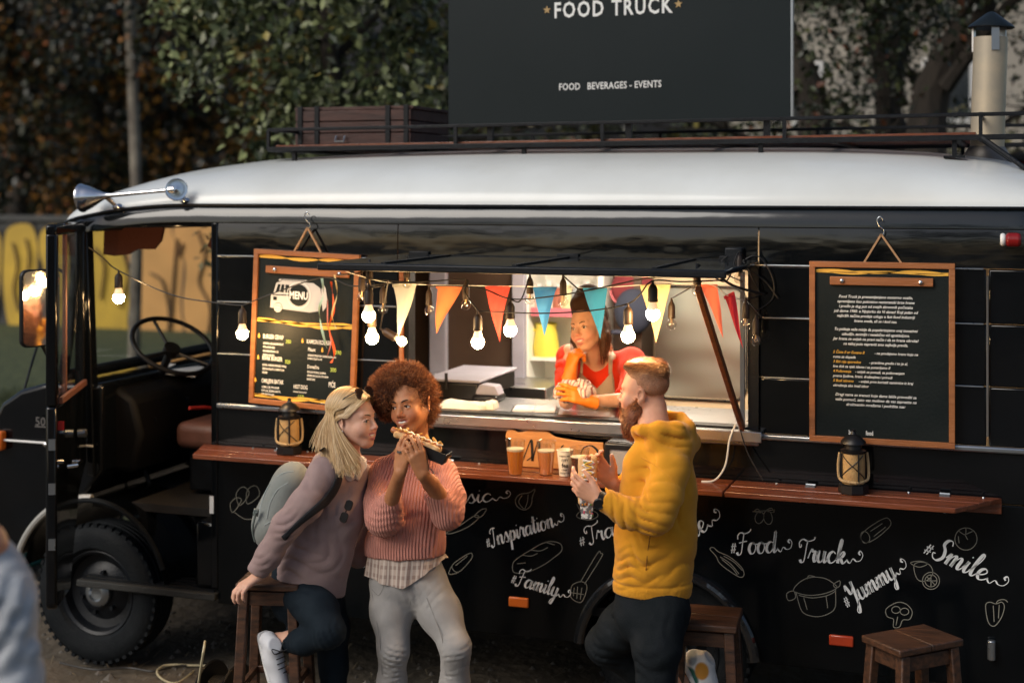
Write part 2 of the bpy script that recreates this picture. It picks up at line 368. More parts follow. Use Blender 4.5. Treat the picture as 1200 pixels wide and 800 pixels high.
# fixed furniture inside
def ibox(name, px0, px1, z0, z1, y, d, m, bevel=.004, parent=truck):
    a, c = PY(px0,300,y).x, PY(px1,300,y).x; b = MB(); b.box(((a+c)/2, y+d/2, (z0+z1)/2), (c-a, d, z1-z0)); return b.build(name, m, parent, bevel=bevel)
ibox('cabinet', 523, 600, .6, 2.2, 1.62, .42, M['int_dark'])
ibox('cabinet_post', 503, 522, .6, 2.2, 1.58, .05, M['lav']); ibox('cabinet_post', 600, 614, .6, 2.2, 1.58, .05, M['lav'])
ibox('cabinet', 462, 503, .6, 2.2, 1.66, .38, M['int_dark']); ibox('cabinet', 742, 752, .6, 2.2, 1.75, .3, M['int_dark'])
ibox('wall_panel', 700, 742, .6, 2.2, 1.9, .13, M['int_dark'])
ibox('back_counter', 440, 640, 1.0, 1.33, 1.2, .42, M['steel'])
# ceiling light of the cabin
b = MB(); b.box((.3,.95,2.21), (1.1,.12,.02)); b.build('ceiling_light', mat('ceiling_light', (1,1,1), emit=(1.0,.86,.68), estr=66), truck)
# bench ----------------------------------------------------------------
def plank_strip(x0, x1, taper0, taper1, parent):
    for k in range(4):
        y0 = -.018-.066*k; y1 = y0-.058
        a0, a1 = x0+taper0*(k/4), x0+taper0*((k+1)/4); c0, c1 = x1-taper1*(k/4), x1-taper1*((k+1)/4)
        b = MB(); b.prism([(a0,y0),(a1,y1),(c1,y1),(c0,y0)], V(0,0,1.135+.0015*(k%2)), V(1,0,0), V(0,1,0), .022); b.build('slat', M['shelf_wood'], parent, bevel=.003)
XS0, XM, XS1 = PY(238,530,-.02).x, PY(857,575,-.1).x, PY(1180,600,-.02).x
for x0, x1, ta, tb, bl, br in ((XS0, XM-.004, .10, .0, 0, .0), (XM+.004, XS1-.02, .0, .17, 0, 0)):
    sh = MB(); sh.box(((x0+x1)/2, -.009, 1.122), (x1-x0, .016, .062)); shelf = sh.build('folding_shelf', M['shelf_wood'], truck, bevel=.003)
    plank_strip(x0, x1, ta, tb, shelf)
    n = 3 if x1-x0 > 2 else 2
    for i in range(n):
        xx = x0+(x1-x0)*((i+.5)/n)+(.05 if n == 2 else 0)
        br_ = MB(); br_.prism([(0,0),(-.20,0),(-.20,-.012),(-.012,-.055),(0,-.055)], V(xx,0,1.132), V(0,1,0), EZ, .012)
        br_.box((xx,-.1,1.128), (.05,.2,.006)); br_.build('bracket', M['trim'], shelf)
        hg = MB(); hg.box((xx,-.05,1.160), (.04,.03,.006)); hg.tube([V(xx-.02,-.035,1.163),V(xx+.02,-.035,1.163)], .005); hg.build('hinge', M['trim'], shelf)
        for dx in (-.14, .15):
            sc_ = MB(); sc_.sphere((xx+dx,-.05,1.1595), .006, 8); sc_.build('screw', M['trim'], shelf, smooth=True)
# rear wheel and arch ----------------------------------------------------
def wheel(x, y, r, w, name, side_=-1, hub=M['dark_metal']):
    t = MB(); R_ = r; hw = w/2
    prof = [(r*.60,-hw*.7),(r*.66,-hw*.95),(r*.80,-hw*1.05),(r*.92,-hw*.98),(r*.985,-hw*.8),(r,-hw*.6)]
    for k in range(5):
        a = -hw*.6+hw*1.2*k/4; 
        if k: prof += [(r*.975,a-hw*.06),(r*.975,a-.002),(r,a)]
    prof += [(r*.985,hw*.8),(r*.92,hw*.98),(r*.80,hw*1.05),(r*.60,hw*.7)]
    t.lathe(V(x,y,r), V(0,1,0), prof, 56); wh = t.build('wheel', M['rubber'], truck, smooth=True)
    tb = MB()
    for k in range(48):
        a = 2*math.pi*k/48; c = V(x+math.cos(a)*r*.985, y-hw*.78, r+math.sin(a)*r*.985); tb.box(c, (.022,.03,.016), Euler((0,-a+math.pi/2,0)))
    tb.build('tread', M['rubber'], wh)['kind'] = 'stuff'
    rm = MB(); rm.lathe(V(x,y,r), V(0,-1,0), [(r*.62,hw*.75),(r*.60,hw*.8),(r*.56,hw*.72),(r*.53,hw*.3),(r*.42,hw*.2),(r*.30,hw*.45),(r*.22,hw*.5),(.001,hw*.5)], 40); rm.build('rim', hub, wh, smooth=True)
    hb = MB(); hb.lathe(V(x,y,r), V(0,-1,0), [(r*.20,hw*.5),(r*.20,hw*.75),(r*.15,hw*.9),(r*.11,hw*.92),(r*.09,hw*.8),(.001,hw*.78)], 28); hb.build('hub_cap', M['trim'], wh, smooth=True)
    nt_ = MB()
    for k in range(6):
        a = math.pi*k/3+.3; c = V(x+math.cos(a)*r*.3, y-hw*.45, r+math.sin(a)*r*.3); nt_.cyl(c, c+V(0,-.025,0), .011, n=6)
    nt_.build('wheel_nut', M['dark_metal'], wh)['kind'] = 'stuff'
    return wh
wheel(AX, .20, .35, .2, 'rear'); wheel(AX, 1.9, .35, .2, 'rear')
b = MB(); pts = [V(AX+(AR+.008)*math.cos(a), -.012, AZ+(AR+.008)*math.sin(a)) for a in np.linspace(math.pi-.1, .1, 30)]
b.tube(pts, .024, 10); b.build('arch_lip', mat('lip_gloss', (.01,.012,.015), .08, coat=1), truck, smooth=True)
b = MB(); pr = [(AX+(AR-.002)*math.cos(a), AZ+(AR-.002)*math.sin(a)) for a in np.linspace(math.pi+.02, -.02, 26)]
vs = [(p[0], y, p[1]) for y in (.03,.42) for p in pr]; n = len(pr); b.add(vs, [(i,i+1,n+i+1,n+i) for i in range(n-1)]); b.build('wheel_housing', M['dark_metal'], truck, smooth=True)
# CAB ------------------------------------------------------------------
FXc = -2.245; fw = wheel(FXc, .12, .352, .21, 'front'); wheel(FXc, 1.95, .352, .2, 'front')
# nose
def nose_profile():
    a = [(-2.20,.98),(-2.20,1.42),(-2.55,1.405),(-2.70,1.365),(-2.82,1.29),(-2.88,1.18),(-2.90,1.0),(-2.90,.55),(-2.735,.50)]
    return a + [(FXc-.49*math.cos(t), .352+.49*math.sin(t)) for t in np.linspace(.32, 1.45, 14)]
b = MB(); b.prism(nose_profile(), V(0,1.98,0), EX, EZ, 1.96); b.build('nose', M['black_paint'], truck, bevel=.035, seg=4)
b = MB(); b.tube([V(FXc-.49*math.cos(t), .012, .352+.49*math.sin(t)) for t in np.linspace(.25, 1.55, 24)], .017, 8); b.build('arch_lip', mat('front_arch_trim', (.35,.35,.33), .3), truck, smooth=True)
b = MB(); b.tube([V(-2.90,.0,1.105), V(-2.86,-.004,1.105), V(-2.24,-.004,1.105)], .006, 6); b.build('trim_strip', M['white_plastic'], truck, smooth=True)
b = MB(); text_mb(b, '508 D', PY(41,498,-.006), EX, EZ, .062, sx=1.05, bold=.01); b.prism([(0,0),(.18,0),(.18,.006),(0,.006)], PY(41,500,-.006), EX, EZ, .003); b.build('model_badge', M['chrome'], truck)
b = MB(); b.sphere(PY(53,521,-.01), .012, 10, (1.4,.4,1)); b.build('emblem', M['chrome'], truck, smooth=True)
b = MB(); c = PY(3,515,.02); b.box((c.x,-.005,c.z), (.06,.05,.10)); b.build('indicator_lamp', M['orange_lens'], truck, bevel=.012)
b = MB(); b.box((-2.93,1.0,.62), (.1,1.94,.16)); b.build('bumper', M['dark_metal'], truck, bevel=.03)
b = MB(); b.tube([PY(28,458,.1), PY(36,430,.2), PY(44,404,.35)], .007, 6); b.build('wiper', M['dark_metal'], truck)
# windscreen with frame
wa, wb_, wc, wd = V(-2.47,.07,1.44), V(-2.47,2.03,1.44), V(-2.37,2.0,2.21), V(-2.37,.10,2.21)
b = MB()
for p, q, r_ in ((wa,wb_,.03),(wb_,wc,.035),(wc,wd,.03),(wd,wa,.028)): b.tube([p,q], r_, 10)
wf = b.build('windscreen', M['dark_metal'], truck, smooth=True)
b = MB(); b.add([wa,wb_,wc,wd],[(0,1,2,3)]); b.build('pane', M['pane'], wf)
# pillars and sills
b = MB(); b.bar(V(-2.26,.035,.95), V(-2.32,.05,2.25), .05, .06, V(0,1,0)); b.build('front_pillar', M['black_paint'], truck, bevel=.01)
b = MB(); b.bar(V(XA-.02,.035,.45), V(XA-.02,.035,2.24), .04, .07, V(0,1,0)); b.build('door_post', M['black_paint'], truck, bevel=.008)
b = MB(); b.bar(V(-2.34,.04,2.225), V(XA,.035,2.24), .05, .045); b.build('door_header', M['black_paint'], truck, bevel=.01)
b = MB(); b.box((-1.92,.10,.415), (.80,.26,.035)); st = b.build('running_board', mat('step_grip', (.02,.021,.02), .6, bump=.8, bscale=150), truck, bevel=.006)
for k in range(5):
    r_ = MB(); r_.box((-1.92,.005+.05*k,.437), (.76,.014,.008)); r_.build('grip_rib', M['dark_metal'], st)
b = MB(); b.box((-1.60,.14,.60), (.14,.22,.33)); b.build('battery_box', M['black_paint'], truck, bevel=.02)
b = MB(); b.box((-1.86,.20,.60), (.36,.02,.34)); b.build('sill_panel', M['black_paint'], truck, bevel=.015)
b = MB(); c = PY(251,590,.02); b.box((c.x,-.003,c.z), (.022,.004,.085)); b.build('paper_label', M['white_plastic'], truck)
b = MB(); b.box((-1.93,1.1,.78), (.84,1.9,.04)); b.build('cab_floor', mat('cab_mat', (.03,.027,.024), .8, bump=.4), truck)
# inner fender beside the foot well
b = MB(); pts=[(FXc+.43*math.cos(t), .352+.47*math.sin(t)) for t in np.linspace(0.1, 2.9, 26)]
n = len(pts); vs=[(p[0],y,p[1]) for y in (.0,.03,.5) for p in pts]; b.add(vs, [(j*n+i,j*n+i+1,(j+1)*n+i+1,(j+1)*n+i) for j in range(2) for i in range(n-1)]); b.build('front_wheel_housing', M['black_paint'], truck, smooth=True)
b = MB(); b.tube([V(FXc+.44*math.cos(t), .0, .352+.48*math.sin(t)) for t in np.linspace(.35, 1.9, 24)], .014, 8); b.build('fender_bead', M['rubber'], truck, smooth=True)
# dash, steering wheel, seats
b = MB(); b.prism([(-2.46,.95),(-2.10,.95),(-2.05,1.15),(-2.10,1.33),(-2.20,1.385),(-2.46,1.40)], V(0,2.0,0), EX, EZ, 1.86); da = b.build('dashboard', mat('dash_plastic', (.003,.003,.0035), .6, spec=.2), truck, bevel=.03)
b = MB()
for k in range(14):
    b.box((-2.06+random.uniform(-.01,.0), .3+.1*k+random.uniform(-.02,.02), 1.15+random.uniform(-.06,.12)), (.02,random.uniform(.01,.04),random.uniform(.008,.03)), Euler((random.random(),0,0)))
b.build('knob_cluster', M['dark_metal'], da)['kind'] = 'stuff'
b = MB(); b.box((-2.2,.75,1.40), (.2,.3,.02), Euler((0,.1,.4))); b.build('paper_stack', M['white_plastic'], da)
b = MB(); b.prism(rrect(-.20,-.25,.25,.25,.1), V(-2.2,1.25,.8), V(1,0,0), V(0,1,0), .46); b.build('engine_cover', mat('cover_vinyl', (.02,.02,.022), .6, bump=.4), truck, bevel=.05)
sc_ = PY(203,405,.52); Rw = Euler((math.radians(14), math.radians(34), 0)).to_matrix()
b = MB(); b.tube([sc_+Rw@V(.225*math.cos(t), .225*math.sin(t), 0) for t in np.linspace(0, 2*math.pi, 49)[:-1]], .013, 10, closed=True); sw = b.build('steering_wheel', M['black_plastic'], truck, smooth=True)
b = MB()
for t in (.3, math.pi-.3, 1.5*math.pi): b.tube([sc_+Rw@V(.04*math.cos(t),.04*math.sin(t),-.03), sc_+Rw@V(.222*math.cos(t),.222*math.sin(t),0)], .009, 8)
b.cyl(sc_+Rw@V(0,0,-.05), sc_+Rw@V(0,0,-.01), .045); b.tube([sc_+Rw@V(0,0,-.04), sc_+Rw@V(0,0,-.5)], .022, 10); b.build('spoke', M['black_plastic'], sw, smooth=True)
c0, c1 = PY(204,500,.35), PY(258,525,.35)
b = MB(); b.box(((c0.x+c1.x)/2+.05,.62,(c0.z+c1.z)/2), (c1.x-c0.x+.12,.52,.14)); se = b.build('driver_seat', M['brown_vinyl'], truck, bevel=.045, seg=4)
b = MB(); b.box((-1.57,.62,1.40), (.1,.46,.5)); b.build('backrest', mat('dark_cloth', (.012,.012,.014), .9), se, bevel=.04)
b = MB(); b.box(((c0.x+c1.x)/2+.05,.62,.93), (.28,.4,.22)); b.build('pedestal', M['dark_metal'], se, bevel=.01)
b = MB(); b.tube([PY(222,478,.4), PY(240,477,.5), PY(258,479,.6)], .01, 6); b.build('seat_belt', mat('red_strap', (.45,.03,.02), .6), se)
b = MB(); b.tube(smoothpts([PY(146,550,.5),PY(148,585,.52),PY(140,612,.5)],4), .008, 6); b.build('gear_lever', M['trim'], truck, smooth=True)
b = MB(); b.tube([PY(150,500,.5),PY(175,565,.5),PY(200,600,.55)], .013, 6); b.build('hand_brake', M['dark_metal'], truck, smooth=True)
# sun visor scraps hanging at the top of the opening
M['curtain'] = mat('dark_brown_cloth', (.07,.018,.010), .8, bump=.3)
b = MB(); q = [(122,264),(192,264),(188,282),(180,292),(160,292),(150,298),(134,300),(121,298)]
vs = [PY(x,y,.42) for x,y in q]; vs2 = [p+V(0,.02,0) for p in vs]; n = len(q)
b.add(vs+vs2, [tuple(range(n))[::-1], tuple(range(n,2*n))]+[(i,(i+1)%n,n+(i+1)%n,n+i) for i in range(n)]); b.build('sun_visor', M['curtain'], truck)
b = MB(); q = [(252,266),(266,266),(266,292),(250,294),(243,288)]
vs = [PY(x,y,.42) for x,y in q]; vs2 = [p+V(0,.02,0) for p in vs]; n = len(q)
b.add(vs+vs2, [tuple(range(n))[::-1], tuple(range(n,2*n))]+[(i,(i+1)%n,n+(i+1)%n,n+i) for i in range(n)]); b.build('sun_visor', M['curtain'], truck)
# open door --------------------------------------------------------------
hx, hy = -2.275, -.005; fx, fy = -1.93, -.70
dv = V(fx-hx, fy-hy, 0).normalized(); dl = math.hypot(fx-hx, fy-hy); dn = dv.cross(EZ)
outline = [(0,1.02),(0,2.21),(.08,2.235),(dl-.05,2.235),(dl,2.19),(dl,.52),(dl-.02,.50),(dl-.34,.50),(dl-.42,.66),(dl-.58,.92)]
win = [(.08,1.47),(.08,2.14),(dl-.08,2.14),(dl-.08,1.47)]
O = V(hx,hy,0)
door = MB()
lowp = [(0,1.02),(0,1.42),(dl,1.42),(dl,.52),(dl-.02,.50),(dl-.34,.50),(dl-.42,.66),(dl-.58,.92)]
door.prism(lowp, O, dv, EZ, .05); do = door.build('cab_door', M['black_paint'], truck, bevel=.012)
wfm = MB()
for (u0,z0),(u1,z1) in (((.02,1.42),(.02,2.20)),((.0,2.215),(dl,2.215)),((dl-.025,1.42),(dl-.025,2.20))): wfm.bar(O+dv*u0+EZ*z0+dn*.025, O+dv*u1+EZ*z1+dn*.025, .05, .05, dn)
wfm.build('window_frame', M['black_paint'], do, bevel=.01)
g = MB(); g.prism([(.05,1.42),(dl-.05,1.42),(dl-.05,2.19),(.05,2.19)], O+dn*.023, dv, EZ, .004); g.build('pane', M['pane'], do)
tr = MB(); tr.bar(O+dv*.1+EZ*1.44+dn*-.01, O+dv*(dl-.05)+EZ*1.44+dn*-.01, .02,.03); tr.bar(O+dv*.42+EZ*1.42+dn*.03, O+dv*.42+EZ*2.19+dn*.03, .02,.02, dn); tr.build('inner_trim', M['brown_vinyl'], do, bevel=.004)
for sgn in (-1,):
    hd = MB(); hd.tube([O+dv*.5+EZ*1.12-dn*.02, O+dv*.5+EZ*1.12-dn*.06, O+dv*.62+EZ*1.125-dn*.06, O+dv*.62+EZ*1.12-dn*.02], .009); hd.build('handle', M['chrome'], do, smooth=True)
    kn = MB(); kn.cyl(O+dv*.3+EZ*1.22-dn*.01, O+dv*.3+EZ*1.22-dn*.05, .02); kn.bar(O+dv*.3+EZ*1.22-dn*.05, O+dv*.38+EZ*1.24-dn*.05, .012,.012); kn.build('window_winder', M['trim'], do)
for z in (.8,1.05,1.25):
    lk = MB(); lk.box(O+dv*(dl+.002)+EZ*z+dn*.02, (.014,.03,.05), Euler((0,0,math.atan2(dv.y,dv.x)))); lk.build('latch', M['trim'], do)
rr = MB(); rr.box(O+dv*(dl-.03)+EZ*1.33-dn*.012, (.012,.03,.04), Euler((0,0,math.atan2(dv.y,dv.x)))); rr.build('reflector', M['red_lens'], do)
# mirror on an arm at the door's hinge side
mc = PY(48,361,-.42); mr = MB(); md = (CAM-mc); md.z = 0; md.normalize(); lb = PY(500,392,-.5)-mc; lb.z = 0; mdir = (md+lb.normalized()).normalized(); mx = EZ.cross(mdir).normalized()
mr.prism(rrect(-.098,-.185,.098,.185,.035), mc-mdir*.03, mx, EZ, .03); mo = mr.build('wing_mirror', M['black_plastic'], truck, bevel=.008)
mg = MB(); mg.prism(rrect(-.089,-.176,.089,.176,.03), mc+mdir*.002, mx, EZ, .002); mg.build('mirror_glass', mat('mirror', (.8,.8,.8), .03, 1), mo)
ma = MB(); ma.tube([mc-mdir*.02+EZ*.15, mc-mdir*.02+mx*.1+EZ*.18, O+dv*.3+EZ*2.0-dn*-.06], .009); ma.tube([mc-mdir*.02-EZ*.15, O+dv*.3+EZ*1.45+dn*.06], .009); ma.build('arm', M['dark_metal'], mo, smooth=True)
# horn on the roof edge
h0, h1 = PY(97,232,-.075), PY(207,222,-.035)
ax = (h1-h0).normalized(); L_ = (h1-h0).length
b = MB(); b.lathe(h0, ax, [(.062,-.008),(.072,-.006),(.072,.0),(.066,.010),(.060,.03),(.050,.055),(.034,.085),(.018,.12),(.011,.16),(.009,L_*.75),(.0105,L_-.05),(.02,L_-.04),(.02,L_-.01)], 28); hn = b.build('air_horn', M['chrome'], truck, smooth=True)
b = MB(); b.lathe(h0, ax, [(.001,.03),(.035,.025),(.056,.0)], 24); b.build('bell_throat', M['dark_metal'], hn, smooth=True)
fdir = V(.55,-.8,.1).normalized(); b = MB(); b.lathe(h1-fdir*.02, fdir, [(.001,-.03),(.03,-.018),(.050,.0),(.056,.012),(.053,.016),(.035,.014),(.001,.020)], 24); b.build('horn_disc', M['chrome'], hn, smooth=True)
for t, s_ in ((.24,-1),(.97,1)):
    b = MB(); p = h0+ax*L_*t; q_ = p+V(.02,.08,-.055); b.tube([p,q_], .012, 10); b.sphere(q_, .03, 12, (1,1,.6)); b.build('horn_bracket', M['chrome'], hn, smooth=True)
# lamps and fittings
c = PY(608,705,-.006); b = MB(); b.box((c.x,-.008,c.z), (.095,.016,.045)); b.build('side_marker', M['orange_lens'], truck, bevel=.006)
c = PY(986,750,-.006); b = MB(); b.box((c.x,-.008,c.z), (.10,.016,.045)); b.build('side_marker', mat('red_orange_lens', (.45,.05,.015), .25, coat=.5), truck, bevel=.006)
c = PY(1162,760,-.006); b = MB(); b.cyl((c.x,-.02,c.z-.04),(c.x,-.02,c.z+.04), .016); b.build('filler_tube', M['trim'], truck, bevel=.004)
c = PY(1186,281,-.05); b = MB(); b.cyl((c.x-.025,-.045,c.z),(c.x+.035,-.045,c.z), .028); b.build('corner_lamp', M['red_lens'], truck, bevel=.012)
b = MB(); b.cyl((c.x-.045,-.045,c.z),(c.x-.024,-.045,c.z), .026); b.box((c.x,-.01,c.z),(.05,.05,.03)); b.build('corner_lamp_base', M['white_plastic'], truck, bevel=.008)
c = PY(861,299,-.02); b = MB(); b.box((c.x,-.03,c.z), (.075,.05,.066)); jb = b.build('junction_box', M['dark_metal'], truck, bevel=.006)
# RACK -------------------------------------------------------------------
rack = tag(thing('roof_rack', V(.2,1.0,2.6), 'black steel roof rack with brown wooden slats along the white truck roof', 'roof rack'))
RX0, RX1, RY0, RY1 = -1.49, 2.01, .45, 1.65
def rz(x): return 2.607+.022*(x-RX0)/(RX1-RX0)
b = MB()
for z, r_ in ((0,.017),(.10,.012)):
    for y in (RY0, RY1): b.bar(V(RX0,y,rz(RX0)+z), V(RX1+(.3 if z==0 else .3),y,rz(RX1)+z), r_*1.4, r_*1.4)
    for x in (RX0, RX1): b.bar(V(x,RY0,rz(x)+z), V(x,RY1,rz(x)+z), r_*1.4, r_*1.4)
b.build('rail', M['dark_metal'], rack, bevel=.003)
for i, x in enumerate((RX0, -.45, .30, 1.16, RX1)):
    for y in (RY0, RY1):
        b = MB(); b.box((x,y,rz(x)+.05), (.016,.016,.1)); b.build('post', M['dark_metal'], rack)
for x in (-1.35,-.1,1.05,1.9):
    for y in (RY0, RY1):
        b = MB(); b.box((x,y+.02,rz(x)-.045), (.02,.02,.09)); b.box((x,y+.02,rz(x)-.085),(.09,.06,.01)); b.build('foot', M['dark_metal'], rack)
for x in np.linspace(RX0+.1, RX1-.1, 7):
    b = MB(); b.box((x,1.05,rz(x)-.004), (.03,1.18,.012)); b.build('cross_bar', M['dark_metal'], rack)
for k in range(8):
    y = RY0+.07+.15*k; b = MB(); b.bar(V(RX0+.03,y,rz(RX0)+.014), V(RX1-.02,y,rz(RX1)+.014), .10, .016); b.build('slat', M['shelf_wood'], rack, bevel=.002)
b = MB()
for dy in (0,.32):
    b.tube([V(RX1,RY0+dy,rz(RX1)), V(2.44,RY0+dy-.12,2.30), V(2.50,RY0+dy-.12,.9)], .012, 8)
for k in range(6):
    t = k/5; p = V(RX1,RY0,rz(RX1)).lerp(V(2.44,RY0-.12,2.30), t); 
    if k < 5: b.tube([p+V(0,.0,0), p+V(0,.32,0)], .009, 6)
for z in (2.0,1.7,1.4,1.1): b.tube([V(2.46,RY0-.12,z), V(2.46,RY0+.2,z)], .01, 6)
b.build('ladder', M['dark_metal'], rack, smooth=True)
# crate ------------------------------------------------------------------
k0 = PY(347,160,.78); k1 = PY(482,160,.78); cz = rz(-1)+.024
crate = thing('storage_crate', V((k0.x+k1.x)/2, 1.02, cz), 'dark brown wooden crate with iron straps on the roof rack', 'crate')
X0, X1, Y0, Y1, H_ = k0.x, k1.x, .78, 1.30, .185
for k in range(3):
    z = cz+.004+H_/3*(k+.5)
    for y in (Y0, Y1): b = MB(); b.box(((X0+X1)/2,y,z), (X1-X0,.018,H_/3-.005)); b.build('plank', M['crate_wood'], crate, bevel=.003)
    for x in (X0+.009, X1-.009): b = MB(); b.box((x,(Y0+Y1)/2,z), (.018,Y1-Y0-.02,H_/3-.005)); b.build('plank', M['crate_wood'], crate, bevel=.003)
for k in range(4):
    b = MB(); b.box(((X0+X1)/2,Y0+(k+.5)*(Y1-Y0)/4,cz+H_+.012), (X1-X0+.02,(Y1-Y0)/4-.004,.018)); b.build('lid_board', M['crate_wood'], crate, bevel=.003)
for x in (X0+.03, X0+.13, X1-.13, X1-.025):
    b = MB(); b.box((x,Y0-.012,cz+H_/2+.01), (.028,.008,H_+.03)); b.build('strap', M['dark_metal'], crate, bevel=.002)
b = MB(); b.tube([V(X0+.25,Y0-.02,cz+.05), V(X0+.25,Y0-.035,cz+.02), V(X0+.30,Y0-.035,cz+.02), V(X0+.30,Y0-.02,cz+.05)], .005); b.build('handle', M['trim'], crate)
# sign -------------------------------------------------------------------
sx0, sx1, sz0, sz1, sy = -.671, 1.123, 2.728, 3.95, .90
sign = thing('roof_sign', V(.22,.9,2.7), 'large dark grey food truck sign standing on the roof rack', 'sign')
tl = .014
b = MB(); b.prism([(sx0,sz0),(sx1,sz0+tl*1.2),(sx1,sz1),(sx0,sz1)], V(0,sy+.03,0), EX, EZ, .03); b.build('board', mat('slate_sign_board', (.0055,.0115,.0135), .45, spec=.25, col2=(.0085,.0145,.017), scale=1.2, detail=3), sign, bevel=.003)
b = MB(); b.prism([(sx1+.001,sz0+.015),(sx1+.012,sz0+.015),(sx1+.012,sz1),(sx1+.001,sz1)], V(0,sy+.035,0), EX, EZ, .04); b.build('edge_trim', M['trim'], sign)
for x in (-.45,.3,1.0): b = MB(); b.box((x,sy+.05,3.0), (.03,.03,.74)); b.build('support', M['dark_metal'], sign)
ts = V(1,0,.006)
p0, p1 = PY(649,20,sy), PY(789,14,sy); b = MB(); text_mb(b, 'FOOD TRUCK', V(p0.x,sy-.003,p0.z-.006), V(1,0,(p1.z-p0.z)/(p1.x-p0.x)+.004), EZ, .112, sx=.62*1.22, bold=.022, spacing=1.2); b.build('heading', M['ink_white'], sign)
p0, p1 = PY(655,106,sy), PY(781,102,sy); b = MB(); text_mb(b, 'FOOD   BEVERAGES - EVENTS', V(p0.x,sy-.003,p0.z), V(1,0,(p1.z-p0.z)/(p1.x-p0.x)), EZ, .049, sx=.80, bold=.014, spacing=1.05); b.build('subheading', M['ink_white'], sign)
for px, py in ((641,12),(795,5)):
    c = PY(px,py,sy-.003); b = MB(); b.prism([(.022*(1 if k%2==0 else .42)*math.sin(math.pi*k/5), .022*(1 if k%2==0 else .42)*math.cos(math.pi*k/5)) for k in range(10)], c, EX, EZ, .001); b.build('star', M['gold'], sign)
# chimney ----------------------------------------------------------------
c0, c1 = PY(1156,182,.9), PY(1161,44,.9); c0.z = 2.5
chim = thing('chimney_pipe', c0, 'pale metal chimney pipe with dark conical cap at the rear of the roof', 'chimney')
b = MB(); b.lathe(c0, c1-c0, [(.001,0),(.076,0),(.076,(c1-c0).length),(.070,(c1-c0).length),(.070,(c1-c0).length-.1)], 32); b.build('pipe', mat('galvanised_pipe', (.50,.42,.30), .42, .3, col2=(.40,.35,.27), scale=9, rvar=.1), chim, smooth=True)
b = MB(); b.lathe(c0, c1-c0, [(.13,0),(.12,.03),(.085,.09),(.078,.10)], 32); b.build('flange', mat('pipe_flange', (.16,.15,.14), .5, .4), chim, smooth=True)
ad = (c1-c0).normalized(); b = MB(); b.lathe(c1+ad*.045, ad, [(.001,.075),(.018,.07),(.098,.010),(.106,.0),(.10,-.004),(.001,.05)], 32); b.build('cap', mat('cap_metal', (.008,.013,.016), .4, .3), chim, smooth=True)
b = MB()
for k in range(3):
    a = 2*math.pi*k/3+.9-2.2; p = c1+V(math.cos(a)*.078, math.sin(a)*.078, 0); b.box(p+V(0,0,.0), (.035,.008,.13), Euler((0,0,a+math.pi/2)))
b.build('cap_strap', M['steel'], chim)['kind'] = 'stuff'
# ================================================================== SETTING
M['dirt'] = mat('trodden_dirt', (.085,.066,.045), .95, col2=(.040,.036,.026), scale=1.3, detail=9, lo=.38, hi=.62, bump=.9, bscale=14, bdist=.03)
def grass_ground():
    m = mat('dirt_and_grass', (.135,.105,.072), .95, col2=(.060,.050,.036), scale=1.1, detail=10, lo=.38, hi=.62, bump=.9, bscale=12, bdist=.03)
    nt = m.node_tree; L = nt.links; b = nt.nodes['Principled BSDF']; old = b.inputs['Base Color'].links[0].from_socket
    g = nt.nodes.new('ShaderNodeNewGeometry'); sx = nt.nodes.new('ShaderNodeSeparateXYZ'); L.new(g.outputs['Position'], sx.inputs[0])
    n = nt.nodes.new('ShaderNodeTexNoise'); n.inputs['Scale'].default_value = .6; n.inputs['Detail'].default_value = 8; L.new(g.outputs['Position'], n.inputs['Vector'])
    a = nt.nodes.new('ShaderNodeMath'); a.operation = 'MULTIPLY_ADD'; a.inputs[1].default_value = 5; L.new(n.outputs['Fac'], a.inputs[0]); L.new(sx.outputs['Y'], a.inputs[2])
    mr = nt.nodes.new('ShaderNodeMapRange'); mr.inputs['From Min'].default_value = 5.5; mr.inputs['From Max'].default_value = 7.5; L.new(a.outputs[0], mr.inputs['Value'])
    n2 = nt.nodes.new('ShaderNodeTexNoise'); n2.inputs['Scale'].default_value = 9; n2.inputs['Detail'].default_value = 6; L.new(g.outputs['Position'], n2.inputs['Vector'])
    r = nt.nodes.new('ShaderNodeValToRGB'); r.color_ramp.elements[0].color = (.028,.042,.018,1); r.color_ramp.elements[1].color = (.085,.10,.04,1); r.color_ramp.elements[0].position = .35; r.color_ramp.elements[1].position = .7
    L.new(n2.outputs['Fac'], r.inputs[0])
    mx = nt.nodes.new('ShaderNodeMix'); mx.data_type = 'RGBA'; L.new(mr.outputs[0], mx.inputs['Factor']); L.new(old, mx.inputs['A']); L.new(r.outputs[0], mx.inputs['B']); L.new(mx.outputs['Result'], b.inputs['Base Color'])
    return m
def gh(x, y):
    return .012*math.sin(x*3.1+y*1.7)+.010*math.sin(x*7.3-y*5.1+1)+.006*math.sin(x*17+y*13)
gx = sorted(set([-200,-120,-60,-30,-15]+list(np.linspace(-9,7,130))+[15,40,120,200])); gy = sorted(set([-120,-50,-20]+list(np.linspace(-8,5,100))+[9,15,30,70,200]))
vs = [(x,y,(gh(x,y) if abs(x)<10 and abs(y)<8 else 0)-.018) for y in gy for x in gx]; n = len(gx)
fs = [(j*n+i,j*n+i+1,(j+1)*n+i+1,(j+1)*n+i) for j in range(len(gy)-1) for i in range(n-1)]
b = MB(); b.add(vs, fs); tag(b.build('ground', grass_ground(), smooth=True, auto=0), kind='structure')
